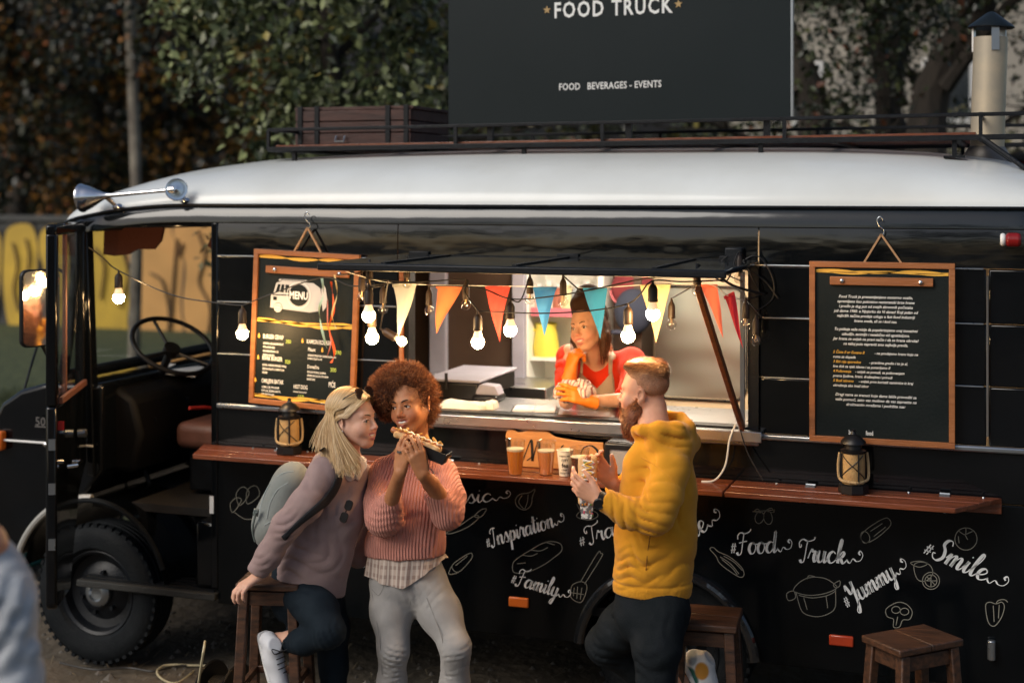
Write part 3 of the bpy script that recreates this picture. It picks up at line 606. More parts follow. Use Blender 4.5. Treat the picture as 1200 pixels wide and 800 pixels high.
# loose stones, straw and tufts
def many(name, m, n, fn, cols=None, kind='stuff', parent=None, label=None):
    """n small faces made by fn(i) -> list of points; coloured per face group"""
    vs = []; fs = []; cs = []
    for i in range(n):
        p, f, c = fn(i); o = len(vs); vs += p; fs += [tuple(k+o for k in q) for q in f]; cs += [c]*len(p)
    me = bpy.data.meshes.new(name); base = root_loc(parent); me.from_pydata([tuple(Vector(p)-base) for p in vs], [], fs)
    at = me.color_attributes.new('Col', 'FLOAT_COLOR', 'POINT'); at.data.foreach_set('color', np.array([(*c, 1) for c in cs], dtype=np.float32).ravel())
    me.materials.append(m); o = bpy.data.objects.new(name, me); COL.objects.link(o); o.parent = parent
    if kind: o['kind'] = kind
    if label: o['label'] = label
    return o
M['attr'] = mat('plain_tinted', rough=.85, attr='Col')
rnd = random.Random(3)
def stone(i):
    x, y = rnd.uniform(-4.5,3), rnd.uniform(-3.2,2.5); s = rnd.uniform(.006,.022)*(1 if rnd.random() > .1 else 1.8); z = gh(x,y)-.018
    p = [(x+math.cos(a)*s*rnd.uniform(.7,1.2), y+math.sin(a)*s*rnd.uniform(.7,1.2), z-.003) for a in np.linspace(0,2*math.pi,6)[:-1]]+[(x,y,z+s*.7)]
    g = rnd.uniform(.05,.14); return p, [(k,(k+1)%5,5) for k in range(5)], (g,g*.9,g*.78)
o = many('gravel', M['attr'], 4200, stone)
def straw(i):
    x, y = rnd.uniform(-4.2,2.8), rnd.uniform(-2.5,2.2); a = rnd.uniform(0,6.28); L = rnd.uniform(.03,.14); z = gh(x,y)-.012; w = .0025
    d = (math.cos(a)*L, math.sin(a)*L); nx, ny = -math.sin(a)*w, math.cos(a)*w; h = rnd.uniform(.0,.03)
    p = [(x-nx,y-ny,z),(x+nx,y+ny,z),(x+d[0]/2+nx,y+d[1]/2+ny,z+h),(x+d[0]/2-nx,y+d[1]/2-ny,z+h),(x+d[0],y+d[1],z+.002)]
    g = rnd.uniform(.08,.2); return p, [(0,1,2,3),(3,2,4)], (g,g*.8,g*.5)
many('straw_litter', M['attr'], 1800, straw)
def tuft(i):
    x, y = rnd.uniform(-9,-3.2), rnd.uniform(1.5,9); z = -.02; h = rnd.uniform(.05,.16); a = rnd.uniform(0,6.28); w=.006
    lx, ly = rnd.uniform(-.05,.05), rnd.uniform(-.05,.05); nx, ny = math.cos(a)*w, math.sin(a)*w
    g = rnd.uniform(.03,.09); return [(x-nx,y-ny,z),(x+nx,y+ny,z),(x+lx,y+ly,z+h)], [(0,1,2)], (g*.8,g,g*.4)
many('grass', M['attr'], 26000, tuft)
# graffiti wall ----------------------------------------------------------
wallY = 15.0
M['concrete'] = mat('weathered_concrete', (.085,.085,.08), .9, col2=(.045,.046,.046), scale=.8, detail=9, bump=.4, bscale=12)
wall = thing('graffiti_wall', V(-16,wallY,0), 'low concrete wall with big yellow and orange graffiti letters behind the cab', 'wall')
for k in range(16):
    x = -31+k*2.5; b = MB(); b.box((x,wallY+.12,.9), (2.46,.2,1.86)); b.build('concrete_panel', M['concrete'], wall, bevel=.02)
    b = MB(); b.box((x+1.25,wallY+.12,.94), (.16,.28,1.94)); b.build('wall_post', M['concrete'], wall, bevel=.02)
b = MB(); b.box((-12.2,wallY+.12,1.88), (40,.34,.1)); b.build('coping', M['concrete'], wall, bevel=.02)
M['gy'] = mat('yellow_spray', (.62,.40,.05), .7, col2=(.46,.30,.045), scale=1.6, detail=6)
M['go'] = mat('tan_orange_spray', (.68,.36,.12), .7, col2=(.56,.30,.10), scale=1.4, detail=5)
M['gk'] = mat('dark_spray_outline', (.035,.03,.028), .7)
def blob(pts, m, name, lift=0.0, outline=.05):
    P = smoothpts([PY(x,y,wallY-.03) for x,y in pts], 8, closed=True); n = len(P)
    b = MB(); b.add([p+V(0,-lift-.004,0) for p in P], [tuple(range(n))]); b.build(name, m, wall)
    b = MB(); vs = []; c = sum(P, V(0,0,0))/n
    for p in P: d = (p-c).normalized(); vs += [p+V(0,-lift-.006,0), p+d*outline+V(0,-lift-.006,0)]
    b.add(vs, [(2*i,2*((i+1)%n),2*((i+1)%n)+1,2*i+1) for i in range(n)]); b.build('paint_outline', M['gk'], wall)
blob([(8,270),(24,262),(38,266),(44,290),(42,330),(36,368),(22,388),(10,380),(4,340),(4,300)], M['gy'], 'paint_letter')
blob([(48,272),(62,264),(74,270),(80,300),(78,350),(70,388),(56,392),(50,360),(52,320),(46,295)], M['gy'], 'paint_letter')
blob([(-30,275),(-14,268),(0,276),(0,320),(-6,370),(-22,380),(-34,350)], M['gy'], 'paint_letter')
blob([(96,275),(118,266),(150,272),(168,300),(165,360),(150,400),(120,405),(98,380),(92,320)], M['gy'], 'paint_letter')
blob([(160,268),(215,262),(225,300),(222,360),(205,402),(170,404),(152,380),(158,330),(150,300)], M['go'], 'paint_letter', .008)
blob([(205,266),(262,264),(275,300),(270,350),(262,400),(225,402),(215,360),(218,310)], M['go'], 'paint_letter', .016)
blob([(262,266),(310,264),(330,300),(325,380),(290,398),(268,370),(272,320)], M['go'], 'paint_letter', .024)
for q in ([(15,285),(20,310),(16,340),(22,365)],[(30,280),(34,300),(30,330)],[(60,282),(63,310),(60,340)],[(68,345),(62,370)],[(110,290),(122,310),(118,350)],[(140,285),(150,320),(140,360)],[(207,280),(203,330),(199,385)], [(232,272),(240,300),(233,330),(246,360),(243,395)], [(176,320),(190,330),(198,365),(196,395)], [(214,285),(210,300)], [(252,275),(258,310),(256,350)]):
    P = smoothpts([PY(x,y,wallY-.08) for x,y in q], 6); b = MB(); b.tube(P, .022, 5); b.build('paint_line', mat('brown_spray', (.13,.08,.04), .7), wall)
# a teal bin at the far left
bc = PD(-2,620,9.0); bc.z = 0
tb = thing('rubbish_bin', bc, 'teal rubbish bin on the grass at the left edge behind the nose', 'bin')
b = MB(); b.box(bc+V(0,0,.42), (.4,.4,.84), taper=1.12); b.build('body', mat('teal_plastic', (.03,.17,.16), .5), tb, bevel=.03)
b = MB(); b.box(bc+V(0,0,.88), (.48,.48,.06)); b.build('lid', mat('teal_plastic_lid', (.025,.12,.12), .5), tb, bevel=.02)
# trees ------------------------------------------------------------------
M['bark'] = mat('dark_bark', (.022,.018,.014), .95, col2=(.045,.036,.028), scale=6, stretch=(1,1,.25), bump=.8, bscale=20, bstretch=(1,1,.2), bdist=.02)
M['leaf'] = mat('leaves', rough=.42, attr='Col', spec=.5)
def leafmesh(name, clumps, size, parent, cols, kind=None, seed=1, bias=0.0, label=None, flat=.5, patch=None):
    """clumps: (centre, radius vector, count); leaves are folded four-point blades"""
    r = np.random.RandomState(seed); P = []; C = []
    for c, rad, n in clumps:
        d = r.normal(size=(n,3)); d /= np.linalg.norm(d,axis=1)[:,None]; rr = r.uniform(.25,1,size=(n,1))**.55
        P.append(np.array(c)+d*rr*np.array(rad)); k = r.uniform(.55,1.25)
        idx = r.choice(len(cols), size=n, p=np.array([q[3] for q in cols])/sum(q[3] for q in cols)); cc_ = np.array([q[:3] for q in cols])[idx]
        if patch and r.uniform() < patch[0]: cc_ = np.where(r.uniform(size=(n,1)) < .6, np.array(patch[1]), cc_)
        C.append(cc_*k*r.uniform(.7,1.3,size=(n,1)))
    P = np.concatenate(P); C = np.concatenate(C); n = len(P)
    u = r.normal(size=(n,3)); u[:,2] -= .35; u /= np.linalg.norm(u,axis=1)[:,None]
    w = r.normal(size=(n,3)); w[:,2] *= flat; w -= u*(w*u).sum(1)[:,None]; w /= np.linalg.norm(w,axis=1)[:,None]; nn = np.cross(u,w)
    s = size*r.uniform(.6,1.25,size=(n,1))
    a, b_ = P, P+u*s; l = P+u*s*.45+w*s*.30+nn*s*.10; q = P+u*s*.45-w*s*.30+nn*s*.10
    vs = np.stack([a,l,b_,q],1).reshape(-1,3)-np.array(root_loc(parent))
    me = bpy.data.meshes.new(name); me.vertices.add(4*n); me.vertices.foreach_set('co', vs.ravel())
    me.loops.add(6*n); i0 = np.arange(n)[:,None]*4; li = np.concatenate([i0,i0+1,i0+2,i0,i0+2,i0+3],1).ravel(); me.loops.foreach_set('vertex_index', li)
    me.polygons.add(2*n); me.polygons.foreach_set('loop_start', np.arange(2*n)*3); me.update(calc_edges=True)
    at = me.color_attributes.new('Col','FLOAT_COLOR','POINT'); cc = np.repeat(np.concatenate([C,np.ones((n,1))],1),4,axis=0); at.data.foreach_set('color', cc.astype(np.float32).ravel())
    me.materials.append(M['leaf']); o = bpy.data.objects.new(name, me); COL.objects.link(o); o.parent = parent
    if kind: o['kind'] = kind
    if label: o['label'] = label
    return o
def limbs(base, top, r0, parent, seed, n=7, spread=1.6, lean=V(0,0,0)):
    rr = random.Random(seed); b = MB(); H = (top-base)
    tr = [base+H*t+lean*math.sin(t*3)*.3+V(rr.uniform(-1,1),rr.uniform(-1,1),0)*.05*H.length*t for t in np.linspace(0,1,9)]
    b.tube(smoothpts(tr,3), list(np.linspace(r0*1.25,r0*.25,25)), 10); b.build('trunk', M['bark'], parent, smooth=True)
    b = MB(); ends = []
    for k in range(n):
        t = .35+.6*k/n; p = base+H*t+lean*math.sin(t*3)*.3; a = rr.uniform(0,6.28); L = spread*(1.15-t)*rr.uniform(.8,1.4)
        q = p+V(math.cos(a)*L, math.sin(a)*L, L*rr.uniform(.3,.9)); m_ = (p+q)/2+V(0,0,L*.12)
        b.tube(smoothpts([p,m_,q],4), list(np.linspace(r0*.42*(1-t*.4), r0*.08, 9)), 7); ends.append(q)
        for j in range(3):
            q2 = m_.lerp(q,.5)+V(rr.uniform(-1,1),rr.uniform(-1,1),rr.uniform(0,1))*L*.5; b.tube([m_.lerp(q,.4), q2], [r0*.12,r0*.03], 5); ends.append(q2)
    b.build('limb', M['bark'], parent, smooth=True); return ends
G1 = [(.085,.105,.042,.36),(.19,.22,.10,.26),(.028,.040,.016,.29),(.22,.18,.04,.05),(.32,.34,.24,.05)]
# pale bushy tree behind the cab roof
tb0 = PD(370,400,11.5); tb0.z = 0
t1 = thing('bushy_tree', tb0, 'bushy grey green tree with many small leaves behind the front of the truck roof', 'tree', None)
limbs(tb0, tb0+V(.2,0,5), .13, t1, 5, 9)
cl = []; rr = random.Random(11)
for k in range(95):
    px, py = rr.uniform(205,520), rr.uniform(-60,175)
    if px < 250 and py > 110-(250-px)*.3: continue
    if py > 120 and px < 275: continue
    if rr.random() < .12: continue
    cl.append((PD(px,py,11.5+rr.uniform(-1.0,1.3)), (.20+rr.random()*.18,)*3, 95))
for k in range(40):
    cl.append((PD(rr.uniform(230,520), rr.uniform(-300,-40), 11.5+rr.uniform(-1.2,1.4)), (.45,)*3, 150))
for k in range(22):
    cl.append((PD(rr.uniform(260,520), rr.uniform(150,320), 11.8+rr.uniform(-.8,1.2)), (.42,)*3, 170))
for k in range(34):
    cl.append((PD(rr.uniform(200,530), rr.uniform(-40,160), 10.9+rr.uniform(-.5,.5)), (.16,)*3, 26))
leafmesh('crown', cl, .092, t1, G1, seed=2, patch=(.25,[.26,.30,.13]))
# autumn trees far left
A1 = [(.012,.017,.008,.54),(.024,.028,.010,.26),(.13,.055,.008,.08),(.07,.055,.012,.09),(.20,.06,.012,.03)]
for i, (px, d, lab, w) in enumerate(((20,29,'dark autumn tree with yellow and orange leaves at the far left edge',1.9),(118,31,'dark autumn tree with orange leaves behind the thin pale trunk',2.3),(215,33,'dark autumn tree half hidden behind the bushy grey green tree',2.3))):
    base = PD(px,400,d); base.z = 0; t = thing('autumn_tree', base, lab, 'tree', 'autumn trees beyond the graffiti wall')
    en = limbs(base, base+V(0,0,7.5), .2, t, 20+i, 9, 2.2)
    r2 = random.Random(40+i); cl = [(q, (.7,.7,.6), 130) for q in en]
    for k in range(46): cl.append((base+V(r2.uniform(-w,w), r2.uniform(-1.5,1.5), r2.uniform(2.0,7.2)), (.5+r2.random()*.35,)*3, 130))
    leafmesh('crown', cl, .17, t, A1, seed=50+i, patch=(.26,[.34,.15,.02]))
bp = PD(156,330,17.5); bp.z = 0; q = PD(156,70,17.5)
bt = thing('thin_tree_trunk', bp, 'thin pale bare trunk standing beyond the left end of the truck roof', 'tree')
b = MB(); b.tube(smoothpts([bp, bp.lerp(q,.5)+V(.05,0,0), V(bp.x-.02,bp.y,q.z), q+V(-.1,0,1.6)],5), [.075]*6+[.068]*6+[.045]*4, 8); b.build('trunk', mat('pale_bark', (.26,.23,.18), .8, col2=(.12,.10,.08), scale=8, stretch=(1,1,.6)), bt, smooth=True)
r2 = random.Random(9); leafmesh('crown', [(q+V(r2.uniform(-.9,.9),r2.uniform(-.6,.6),r2.uniform(-.2,2.2)), (.4,)*3, 60) for k in range(16)], .12, bt, A1, seed=8)
# right hand trees with several dark stems
D1 = [(.014,.020,.009,.52),(.030,.040,.016,.3),(.055,.065,.022,.14),(.13,.045,.02,.04)]
for i, (px, d, lean, r0, lab) in enumerate(((975,12.5,V(-.5,0,0),.17,'dark leaning tree trunk just right of the roof sign'),(1018,13.2,V(.3,0,0),.12,'slim dark tree between two thicker trunks right of the roof sign'),(1030,12.0,V(.9,0,0),.21,'thickest dark tree trunk behind the right end of the roof rack'),(1150,14,V(-1.2,0,0),.13,'dark slanting tree behind the chimney pipe'))):
    base = PD(px,400,d); base.z = 0; t = thing('dark_tree', base, lab, 'tree', 'dark trees behind the right end of the truck')
    topx = base+V(lean.x*1.2, 0, 6.5)
    en = limbs(base, topx, r0, t, 60+i, 8, 1.3)
    r2 = random.Random(70+i); cl = [(q, (.4,.4,.35), 70) for q in en if q.z > 3.2]
    for k in range(22):
        q = PD(px+r2.uniform(-95,110), r2.uniform(-120,40) if r2.random()<.8 else r2.uniform(60,150), d+r2.uniform(-1,1)); cl.append((q, (.28+r2.random()*.15,)*3, 75))
    leafmesh('crown', cl, .075, t, D1, seed=80+i)
# hedge below the right trees
hb = PD(800,300,17); hb.z = 0
r2 = random.Random(5); cl = []
for k in range(80):
    q = PD(r2.uniform(540,1300), r2.uniform(150,240), 17+r2.uniform(-1.0,1.0)); cl.append((q, (.42,)*3, 95))
hd = leafmesh('foliage', cl, .11, None, [(.03,.038,.014,.5),(.07,.075,.02,.3),(.13,.11,.025,.15),(.16,.06,.02,.05)], seed=15); hd.name = 'hedge'; hd['kind'] = 'stuff'
# far wood
cl = []; r2 = random.Random(31)
for k in range(420):
    x = r2.uniform(-42,3); cl.append(((x, 31+r2.uniform(-2,3), r2.uniform(.5,13)), (1.5,1.2,1.3), 95))
w = leafmesh('far_wood', cl, .40, None, [(.010,.014,.007,.60),(.018,.023,.010,.3),(.07,.035,.008,.05),(.06,.06,.02,.05)], seed=33); w['kind'] = 'stuff'
# pale building behind the trees, and a dark backing block added against bright sky
M['pale_render'] = mat('pale_render', (.34,.31,.26), .9, col2=(.26,.24,.21), scale=.5)
bd = PD(1060,260,24); bx = bd.x
pb = thing('pale_building', V(bx,24,0), 'pale rendered building glimpsed between the dark trunks at the right', 'building')
b = MB(); b.box((bx+2.5,26,3.2), (13,4,6.4)); b.build('wall', M['pale_render'], pb)
b = MB(); b.prism([(-7,0),(7,0),(5,2),(-5,2)], V(bx+2.5,28.3,6.4), EX, EZ, 4.6); b.build('roof', mat('roof_tiles', (.08,.045,.035), .8), pb)
for k in range(4):
    for z in (1.6,4.4):
        x = bx-2.5+k*3.0; b = MB(); b.box((x,23.985,z), (1.0,.06,1.3)); f = b.build('window', M['white_plastic'], pb, bevel=.01)
        b = MB(); b.box((x,23.95,z), (.84,.02,1.14)); b.build('pane', mat('dark_pane', (.02,.025,.03), .1), f)
gb = thing('sky_backing', V(-22,38,0), 'dark grey building lost behind the wood on the left', 'building')  # added block that keeps bright sky out of the leaf gaps
b = MB(); b.box((-14,42,7), (60,4,14)); b.build('wall', mat('backing_grey', (.06,.065,.07), .9, col2=(.04,.04,.045), scale=.3), gb)
b = MB(); b.box((-14,42,14.2), (61,5,.5)); b.build('roof', M['dark_metal'], gb)
kc = PD(1178,200,15.5); kc.z = 0
ki = thing('red_kiosk', kc, 'red kiosk partly hidden behind the chimney pipe at the right edge', 'kiosk')
b = MB(); b.box(kc+V(.55,.8,1.35), (1.9,1.6,2.7)); b.build('wall', mat('red_panel', (.42,.035,.03), .5, col2=(.3,.03,.025), scale=3), ki, bevel=.02)
b = MB(); b.box(kc+V(.55,.75,2.75), (2.1,1.9,.1)); b.build('roof', M['dark_metal'], ki, bevel=.02)
b = MB(); b.box(kc+V(.55,-.02,1.9), (1.1,.05,.5)); b.build('hatch', mat('hatch_paint', (.55,.3,.25), .5), ki, bevel=.01)

# trees of the park behind the photographer, seen only as reflections in the paint
cl = []; r2 = random.Random(77)
for k in range(150):
    x = r2.uniform(-26,26); cl.append(((x, -24+r2.uniform(-2,2), r2.uniform(.5,5.5+2.5*math.sin(x*.45)+1.5*math.sin(x*1.3))), (1.3,1.0,1.1), 70))
w = leafmesh('park_hedge', cl, .45, None, [(.016,.021,.010,.6),(.03,.036,.014,.4)], seed=37); w['kind'] = 'stuff'
# ================================================================== SCRIPT LETTERING ON THE PANEL
GL = {  # pen strokes on a grid: x height 1, ascender 2, descender -1; last number is the advance
'a': ([[(.95,.82),(.6,1.0),(.25,.8),(.1,.35),(.3,.02),(.6,.12),(.88,.6),(.95,.98)],[(.95,.98),(.86,.35),(1.0,.0),(1.3,.3)]],1.2),
'c': ([[(.85,.8),(.6,1.0),(.25,.8),(.1,.35),(.35,.0),(.7,.08),(1.05,.4)]],.95),
'd': ([[(.9,.85),(.55,1.0),(.2,.75),(.1,.3),(.35,.0),(.7,.2),(.98,.9),(1.15,2.0)],[(1.12,1.9),(.95,.6),(1.0,.02),(1.35,.3)]],1.25),
'e': ([[(.0,.3),(.5,.45),(.8,.75),(.6,1.0),(.3,.8),(.2,.35),(.45,.0),(.8,.1),(1.1,.4)]],.95),
'h': ([[(.0,.3),(.4,1.2),(.55,1.95),(.4,2.0),(.25,1.2),(.2,.0)],[(.2,.0),(.4,.7),(.7,1.0),(.85,.8),(.8,.2),(.95,.0),(1.25,.35)]],1.15),
'i': ([[(.0,.3),(.3,1.0)],[(.3,1.0),(.22,.3),(.38,.0),(.7,.35)],[(.36,1.4),(.40,1.5)]],.6),
'k': ([[(.0,.3),(.4,1.2),(.55,1.95),(.4,2.0),(.25,1.2),(.2,.0)],[(.25,.45),(.6,1.0),(.8,.85),(.6,.55),(.3,.5)],[(.45,.5),(.75,.0),(1.15,.3)]],1.05),
'l': ([[(.0,.3),(.45,1.2),(.6,1.9),(.42,2.0),(.25,1.2),(.22,.3),(.4,.0),(.7,.35)]],.6),
'm': ([[(.0,.5),(.25,1.0),(.2,.0)],[(.2,.0),(.4,.7),(.65,1.0),(.75,.8),(.68,.0)],[(.68,.0),(.88,.7),(1.12,1.0),(1.25,.8),(1.2,.2),(1.35,.0),(1.65,.35)]],1.55),
'n': ([[(.0,.5),(.25,1.0),(.2,.0)],[(.2,.0),(.4,.7),(.7,1.0),(.85,.8),(.8,.2),(.95,.0),(1.25,.35)]],1.15),
'o': ([[(.6,1.0),(.25,.85),(.1,.4),(.3,.0),(.65,.05),(.85,.5),(.75,.9),(.5,1.0),(.8,.85),(1.15,.85)]],1.0),
'p': ([[(.0,.4),(.35,1.1),(.2,-.2),(.1,-1.0)],[(.2,.2),(.45,.8),(.75,1.0),(.95,.7),(.8,.15),(.5,.0),(.28,.15)],[(.6,.0),(1.2,.25)]],1.1),
'r': ([[(.0,.3),(.3,1.1),(.45,.9),(.7,.95),(.62,.4),(.75,.0),(1.05,.35)]],.9),
's': ([[(.0,.2),(.45,1.1),(.6,.75),(.75,.3),(.5,.0),(.2,.1)],[(.5,.0),(1.0,.35)]],.85),
't': ([[(.0,.3),(.4,1.8)],[(.4,1.8),(.25,.4),(.4,.0),(.75,.35)],[(.05,1.25),(.7,1.35)]],.65),
'u': ([[(.0,.5),(.2,1.0),(.15,.3),(.35,.0),(.65,.2),(.85,1.0)],[(.85,1.0),(.8,.3),(.95,.0),(1.25,.35)]],1.15),
'v': ([[(.0,.6),(.2,1.0),(.35,.5),(.4,.0),(.7,.5),(.8,1.0),(1.1,.85)]],1.0),
'y': ([[(.0,.5),(.2,1.0),(.15,.3),(.35,.0),(.65,.2),(.85,1.0)],[(.85,1.0),(.7,-.1),(.45,-.9),(.2,-.85),(.3,-.5),(.75,-.1),(1.2,.35)]],1.1),
'F': ([[(-.1,.15),(.1,-.1),(.4,.1),(.55,1.0),(.7,1.9)],[(.0,1.35),(.0,1.7),(.3,1.95),(.8,1.85),(1.3,2.0),(1.5,2.25)],[(.15,1.0),(.6,1.1),(1.05,1.15)]],1.2),
'I': ([[(-.1,.2),(.1,-.1),(.4,.1),(.55,1.0),(.65,1.9)],[(.1,1.4),(.15,1.75),(.5,1.95),(.95,1.9)]],.9),
'M': ([[(-.2,.2),(.0,.0),(.2,.3),(.45,1.9)],[(.45,1.9),(.65,.1)],[(.65,.1),(1.15,1.9)],[(1.15,1.9),(1.1,.6),(1.3,.0),(1.6,.35)]],1.5),
'T': ([[(.2,.15),(.4,-.1),(.65,.1),(.75,1.0),(.85,1.85)],[(.0,1.3),(.0,1.7),(.35,1.95),(.9,1.8),(1.5,1.95),(1.6,2.2)],[(.0,1.3),(.2,1.25),(.2,1.5)]],1.05),
'S': ([[(1.1,1.6),(.95,1.95),(.6,1.9),(.45,1.45),(.75,1.0),(.85,.4),(.5,.0),(.1,.1),(-.05,.45),(.15,.5)]],1.1),
'Y': ([[(.0,1.4),(.15,1.9),(.35,1.4),(.4,1.0),(.65,1.0),(.95,1.5),(1.1,1.95)],[(1.1,1.95),(.95,.9),(.65,-.4),(.35,-.9),(.15,-.7),(.5,-.3),(1.1,.25)]],1.15),
'J': ([[(.3,1.6),(.5,1.95),(1.1,1.95)],[(.9,1.9),(.75,.3),(.5,-.7),(.2,-.8),(.2,-.45),(.7,-.05),(1.2,.3)]],1.1),
'#': ([[(.15,.1),(.3,1.0)],[(.4,.1),(.55,1.0)],[(.05,.38),(.62,.42)],[(.08,.7),(.66,.74)]],.85),
' ': ([],.6)}
def ribbon(mb, pts, w, o, ux, uy, lift=.0012, vary=True):
    n = len(pts); L, R_ = [], []
    for i, p in enumerate(pts):
        a = pts[max(i-1,0)]; b_ = pts[min(i+1,n-1)]; dx, dy = b_[0]-a[0], b_[1]-a[1]; l = math.hypot(dx,dy) or 1; dx/=l; dy/=l
        ww = w*(.38+.72*max(0,-dy*.95-dx*.05)**1.0) if vary else w*.5
        L.append((p[0]-dy*ww, p[1]+dx*ww)); R_.append((p[0]+dy*ww, p[1]-dx*ww))
    o, ux, uy = Vector(o), Vector(ux), Vector(uy); nz = ux.cross(uy).normalized()*lift
    vs = [o+ux*q[0]+uy*q[1]+nz for q in L+R_]; mb.add(vs, [(i,n+i,n+i+1,i+1) for i in range(n-1)])
def word(txt, pxa, pxb, h, tail=True, sway=0.0, pen=.105):
    """script word from pixel a (baseline start) to pixel b (baseline end) on the side panel"""
    A, B = PY(pxa[0],pxa[1],-.003), PY(pxb[0],pxb[1],-.003)
    tot = sum(GL[c][1] for c in txt)+(1.9 if tail else 0); ux = (B-A); L = ux.length; ux = ux/L; s = L/tot; uy = ux.cross(V(0,1,0)); uy = -uy if uy.z < 0 else uy
    mb = MB(); x = 0; k = h/s
    for c in txt:
        st, adv = GL[c]
        for q in st:
            P = smoothpts([V(x+p[0]+.22*p[1]*k*.6, p[1]*k+sway*math.sin((x)/tot*math.pi), 0) for p in q], 6)
            ribbon(mb, [(p.x*s, p.y*s) for p in P], pen*h*1.15, A, ux, uy)
        x += adv
    if tail:
        q = [(x+.1,.35*k),(x+.45,.05*k),(x+.8,.45*k),(x+1.15,.25*k),(x+1.6,.35*k),(x+1.85,.8*k),(x+1.65,1.15*k),(x+1.45,.95*k),(x+1.6,.8*k)]
        ribbon(mb, [(p.x*s, p.y*s) for p in smoothpts([V(a,b_,0) for a,b_ in q],6)], pen*h*.75, A, ux, uy)
    mb.build('painted_word', M['ink_white'], truck)
for a in (('#Music',(505,593),(600,585),.036),('#Inspiration',(571,642),(664,612),.040),('#Travel',(680,641),(770,610),.040),('#Family',(598,683),(668,703),.040),
          ('#Sale',(785,650),(849,607),.048),('#Food',(856,649),(930,646),.046),('Truck',(935,657),(1012,661),.048),('#Yummy',(993,713),(1067,665),.044),('#Smile',(1080,648),(1178,692),.050),('#Johv',(374,650),(440,668),.036)):
    word(*a)
M['line'] = M['ink_grey']
def drawing(*strokes, w=.0032):
    mb = MB()
    for s in strokes:
        closed = s[-1] == 'c'; q = [p for p in s if p != 'c']
        P = smoothpts([PY(x,y,-.003) for x,y in q], 5, closed=closed)
        if closed: P.append(P[0])
        ribbon(mb, [(p.x, p.z) for p in P], w, V(0,-.003,0), EX, EZ, lift=.0008, vary=False)
    mb.build('painted_drawing', M['line'], truck)
def C(*a): return list(a)+['c']
def ell(cx, cy, rx, ry, a=0, n=10):
    a = math.radians(a); return [(cx+rx*math.cos(t)*math.cos(a)-ry*math.sin(t)*math.sin(a), cy+rx*math.cos(t)*math.sin(a)+ry*math.sin(t)*math.cos(a)) for t in np.linspace(0,2*math.pi,n,endpoint=False)]+['c']
drawing(C((523,624),(538,616),(556,604),(561,606),(550,616),(532,624)), C((556,604),(564,597),(570,596),(566,603),(561,606)))
drawing(C((604,586),(609,579),(620,577),(627,573),(624,582),(622,592),(615,597),(607,594)), [(612,580),(608,588),(614,596)], [(619,579),(618,588),(615,596)])
drawing(C((601,668),(602,658),(612,650),(622,644),(634,637),(646,634),(657,637),(658,645),(649,653),(636,662),(618,670),(606,671)), [(612,650),(622,651),(630,648)], [(622,644),(633,645),(642,641)], [(640,635),(650,638)], [(606,660),(616,659)])
drawing(C((669,690),(672,684),(682,681),(688,687),(683,703),(677,705),(669,699)), [(680,682),(700,648),(704,648),(705,652),(685,684)], [(673,688),(672,698)],[(677,687),(676,701)],[(682,688),(680,702)],[(670,694),(684,696)])
drawing(C((676,605),(681,598),(690,597),(699,600),(700,605),(690,609)), [(676,590),(680,598)], [(683,585),(686,597)], ell(690,603,5,4), [(700,590),(694,598)])
drawing(C((530,662),(546,650),(553,648),(552,655),(537,670)), [(530,662),(526,672),(536,671)], [(534,662),(548,651)])
drawing(C((832,643),(836,641),(842,646),(855,652),(868,663),(872,672),(868,676),(857,670),(844,660),(839,651)), [(844,652),(856,660),(866,672)],[(848,651),(860,658),(870,668)],[(846,655),(858,665),(864,673)])
drawing(ell(890,606,5,7,15), ell(900,606,5,8,-10), [(882,599),(895,598),(908,597)], C((884,599),(888,596),(892,600)), C((898,598),(904,595),(907,600)))
drawing(C((930,690),(938,681),(950,676),(966,677),(978,684),(980,689),(966,695),(948,697),(934,694)), [(933,694),(938,712),(944,719),(958,722),(972,718),(979,710),(979,690)], C((922,695),(930,692),(932,700),(924,703)), C((977,684),(984,680),(984,686),(979,688)), [(946,678),(948,674),(955,675)], [(942,700),(946,714)], [(968,698),(970,712)], [(936,697),(952,700),(970,697),(979,692)])
drawing(C((1009,628),(1013,622),(1022,615),(1034,608),(1041,607),(1044,614),(1036,623),(1024,632),(1013,636)), ell(1014,629,5,7,-20), [(1020,622),(1034,613)], [(1024,628),(1038,617)])
drawing(ell(1132,631,13,13), [(1124,622),(1131,626),(1132,618)], [(1131,626),(1140,622)], [(1131,626),(1134,632)], [(1123,628),(1124,636)])
drawing(C((1071,662),(1080,658),(1090,662),(1093,672),(1085,680),(1075,678)), ell(1091,680,10,10), ell(1091,680,7,7), [(1091,673),(1091,687)],[(1084,680),(1098,680)],[(1086,675),(1096,685)], C((1067,659),(1078,657),(1087,660),(1077,664)))
drawing(C((1040,722),(1038,714),(1045,708),(1054,705),(1063,708),(1069,716),(1066,725),(1058,726),(1054,734),(1047,734),(1047,725)), ell(1050,714,5,4), ell(1060,716,5,4), [(1052,722),(1050,732)])
drawing(C((1155,709),(1160,705),(1167,707),(1174,705),(1177,711),(1173,724),(1165,733),(1158,728)), [(1167,707),(1170,703),(1177,702),(1181,705)], [(1164,709),(1165,728)],[(1171,708),(1170,724)])
drawing(C((273,600),(270,590),(277,583),(283,586)), C((281,592),(277,578),(285,570),(292,578)), C((290,590),(290,574),(300,569),(304,580)), [(275,600),(288,608),(304,606)])
drawing(C((412,622),(418,596),(430,596),(424,624)), C((415,619),(420,600),(427,600),(422,620)), w=.0028)
drawing([(405,600),(412,588),(420,592)], w=.0028)
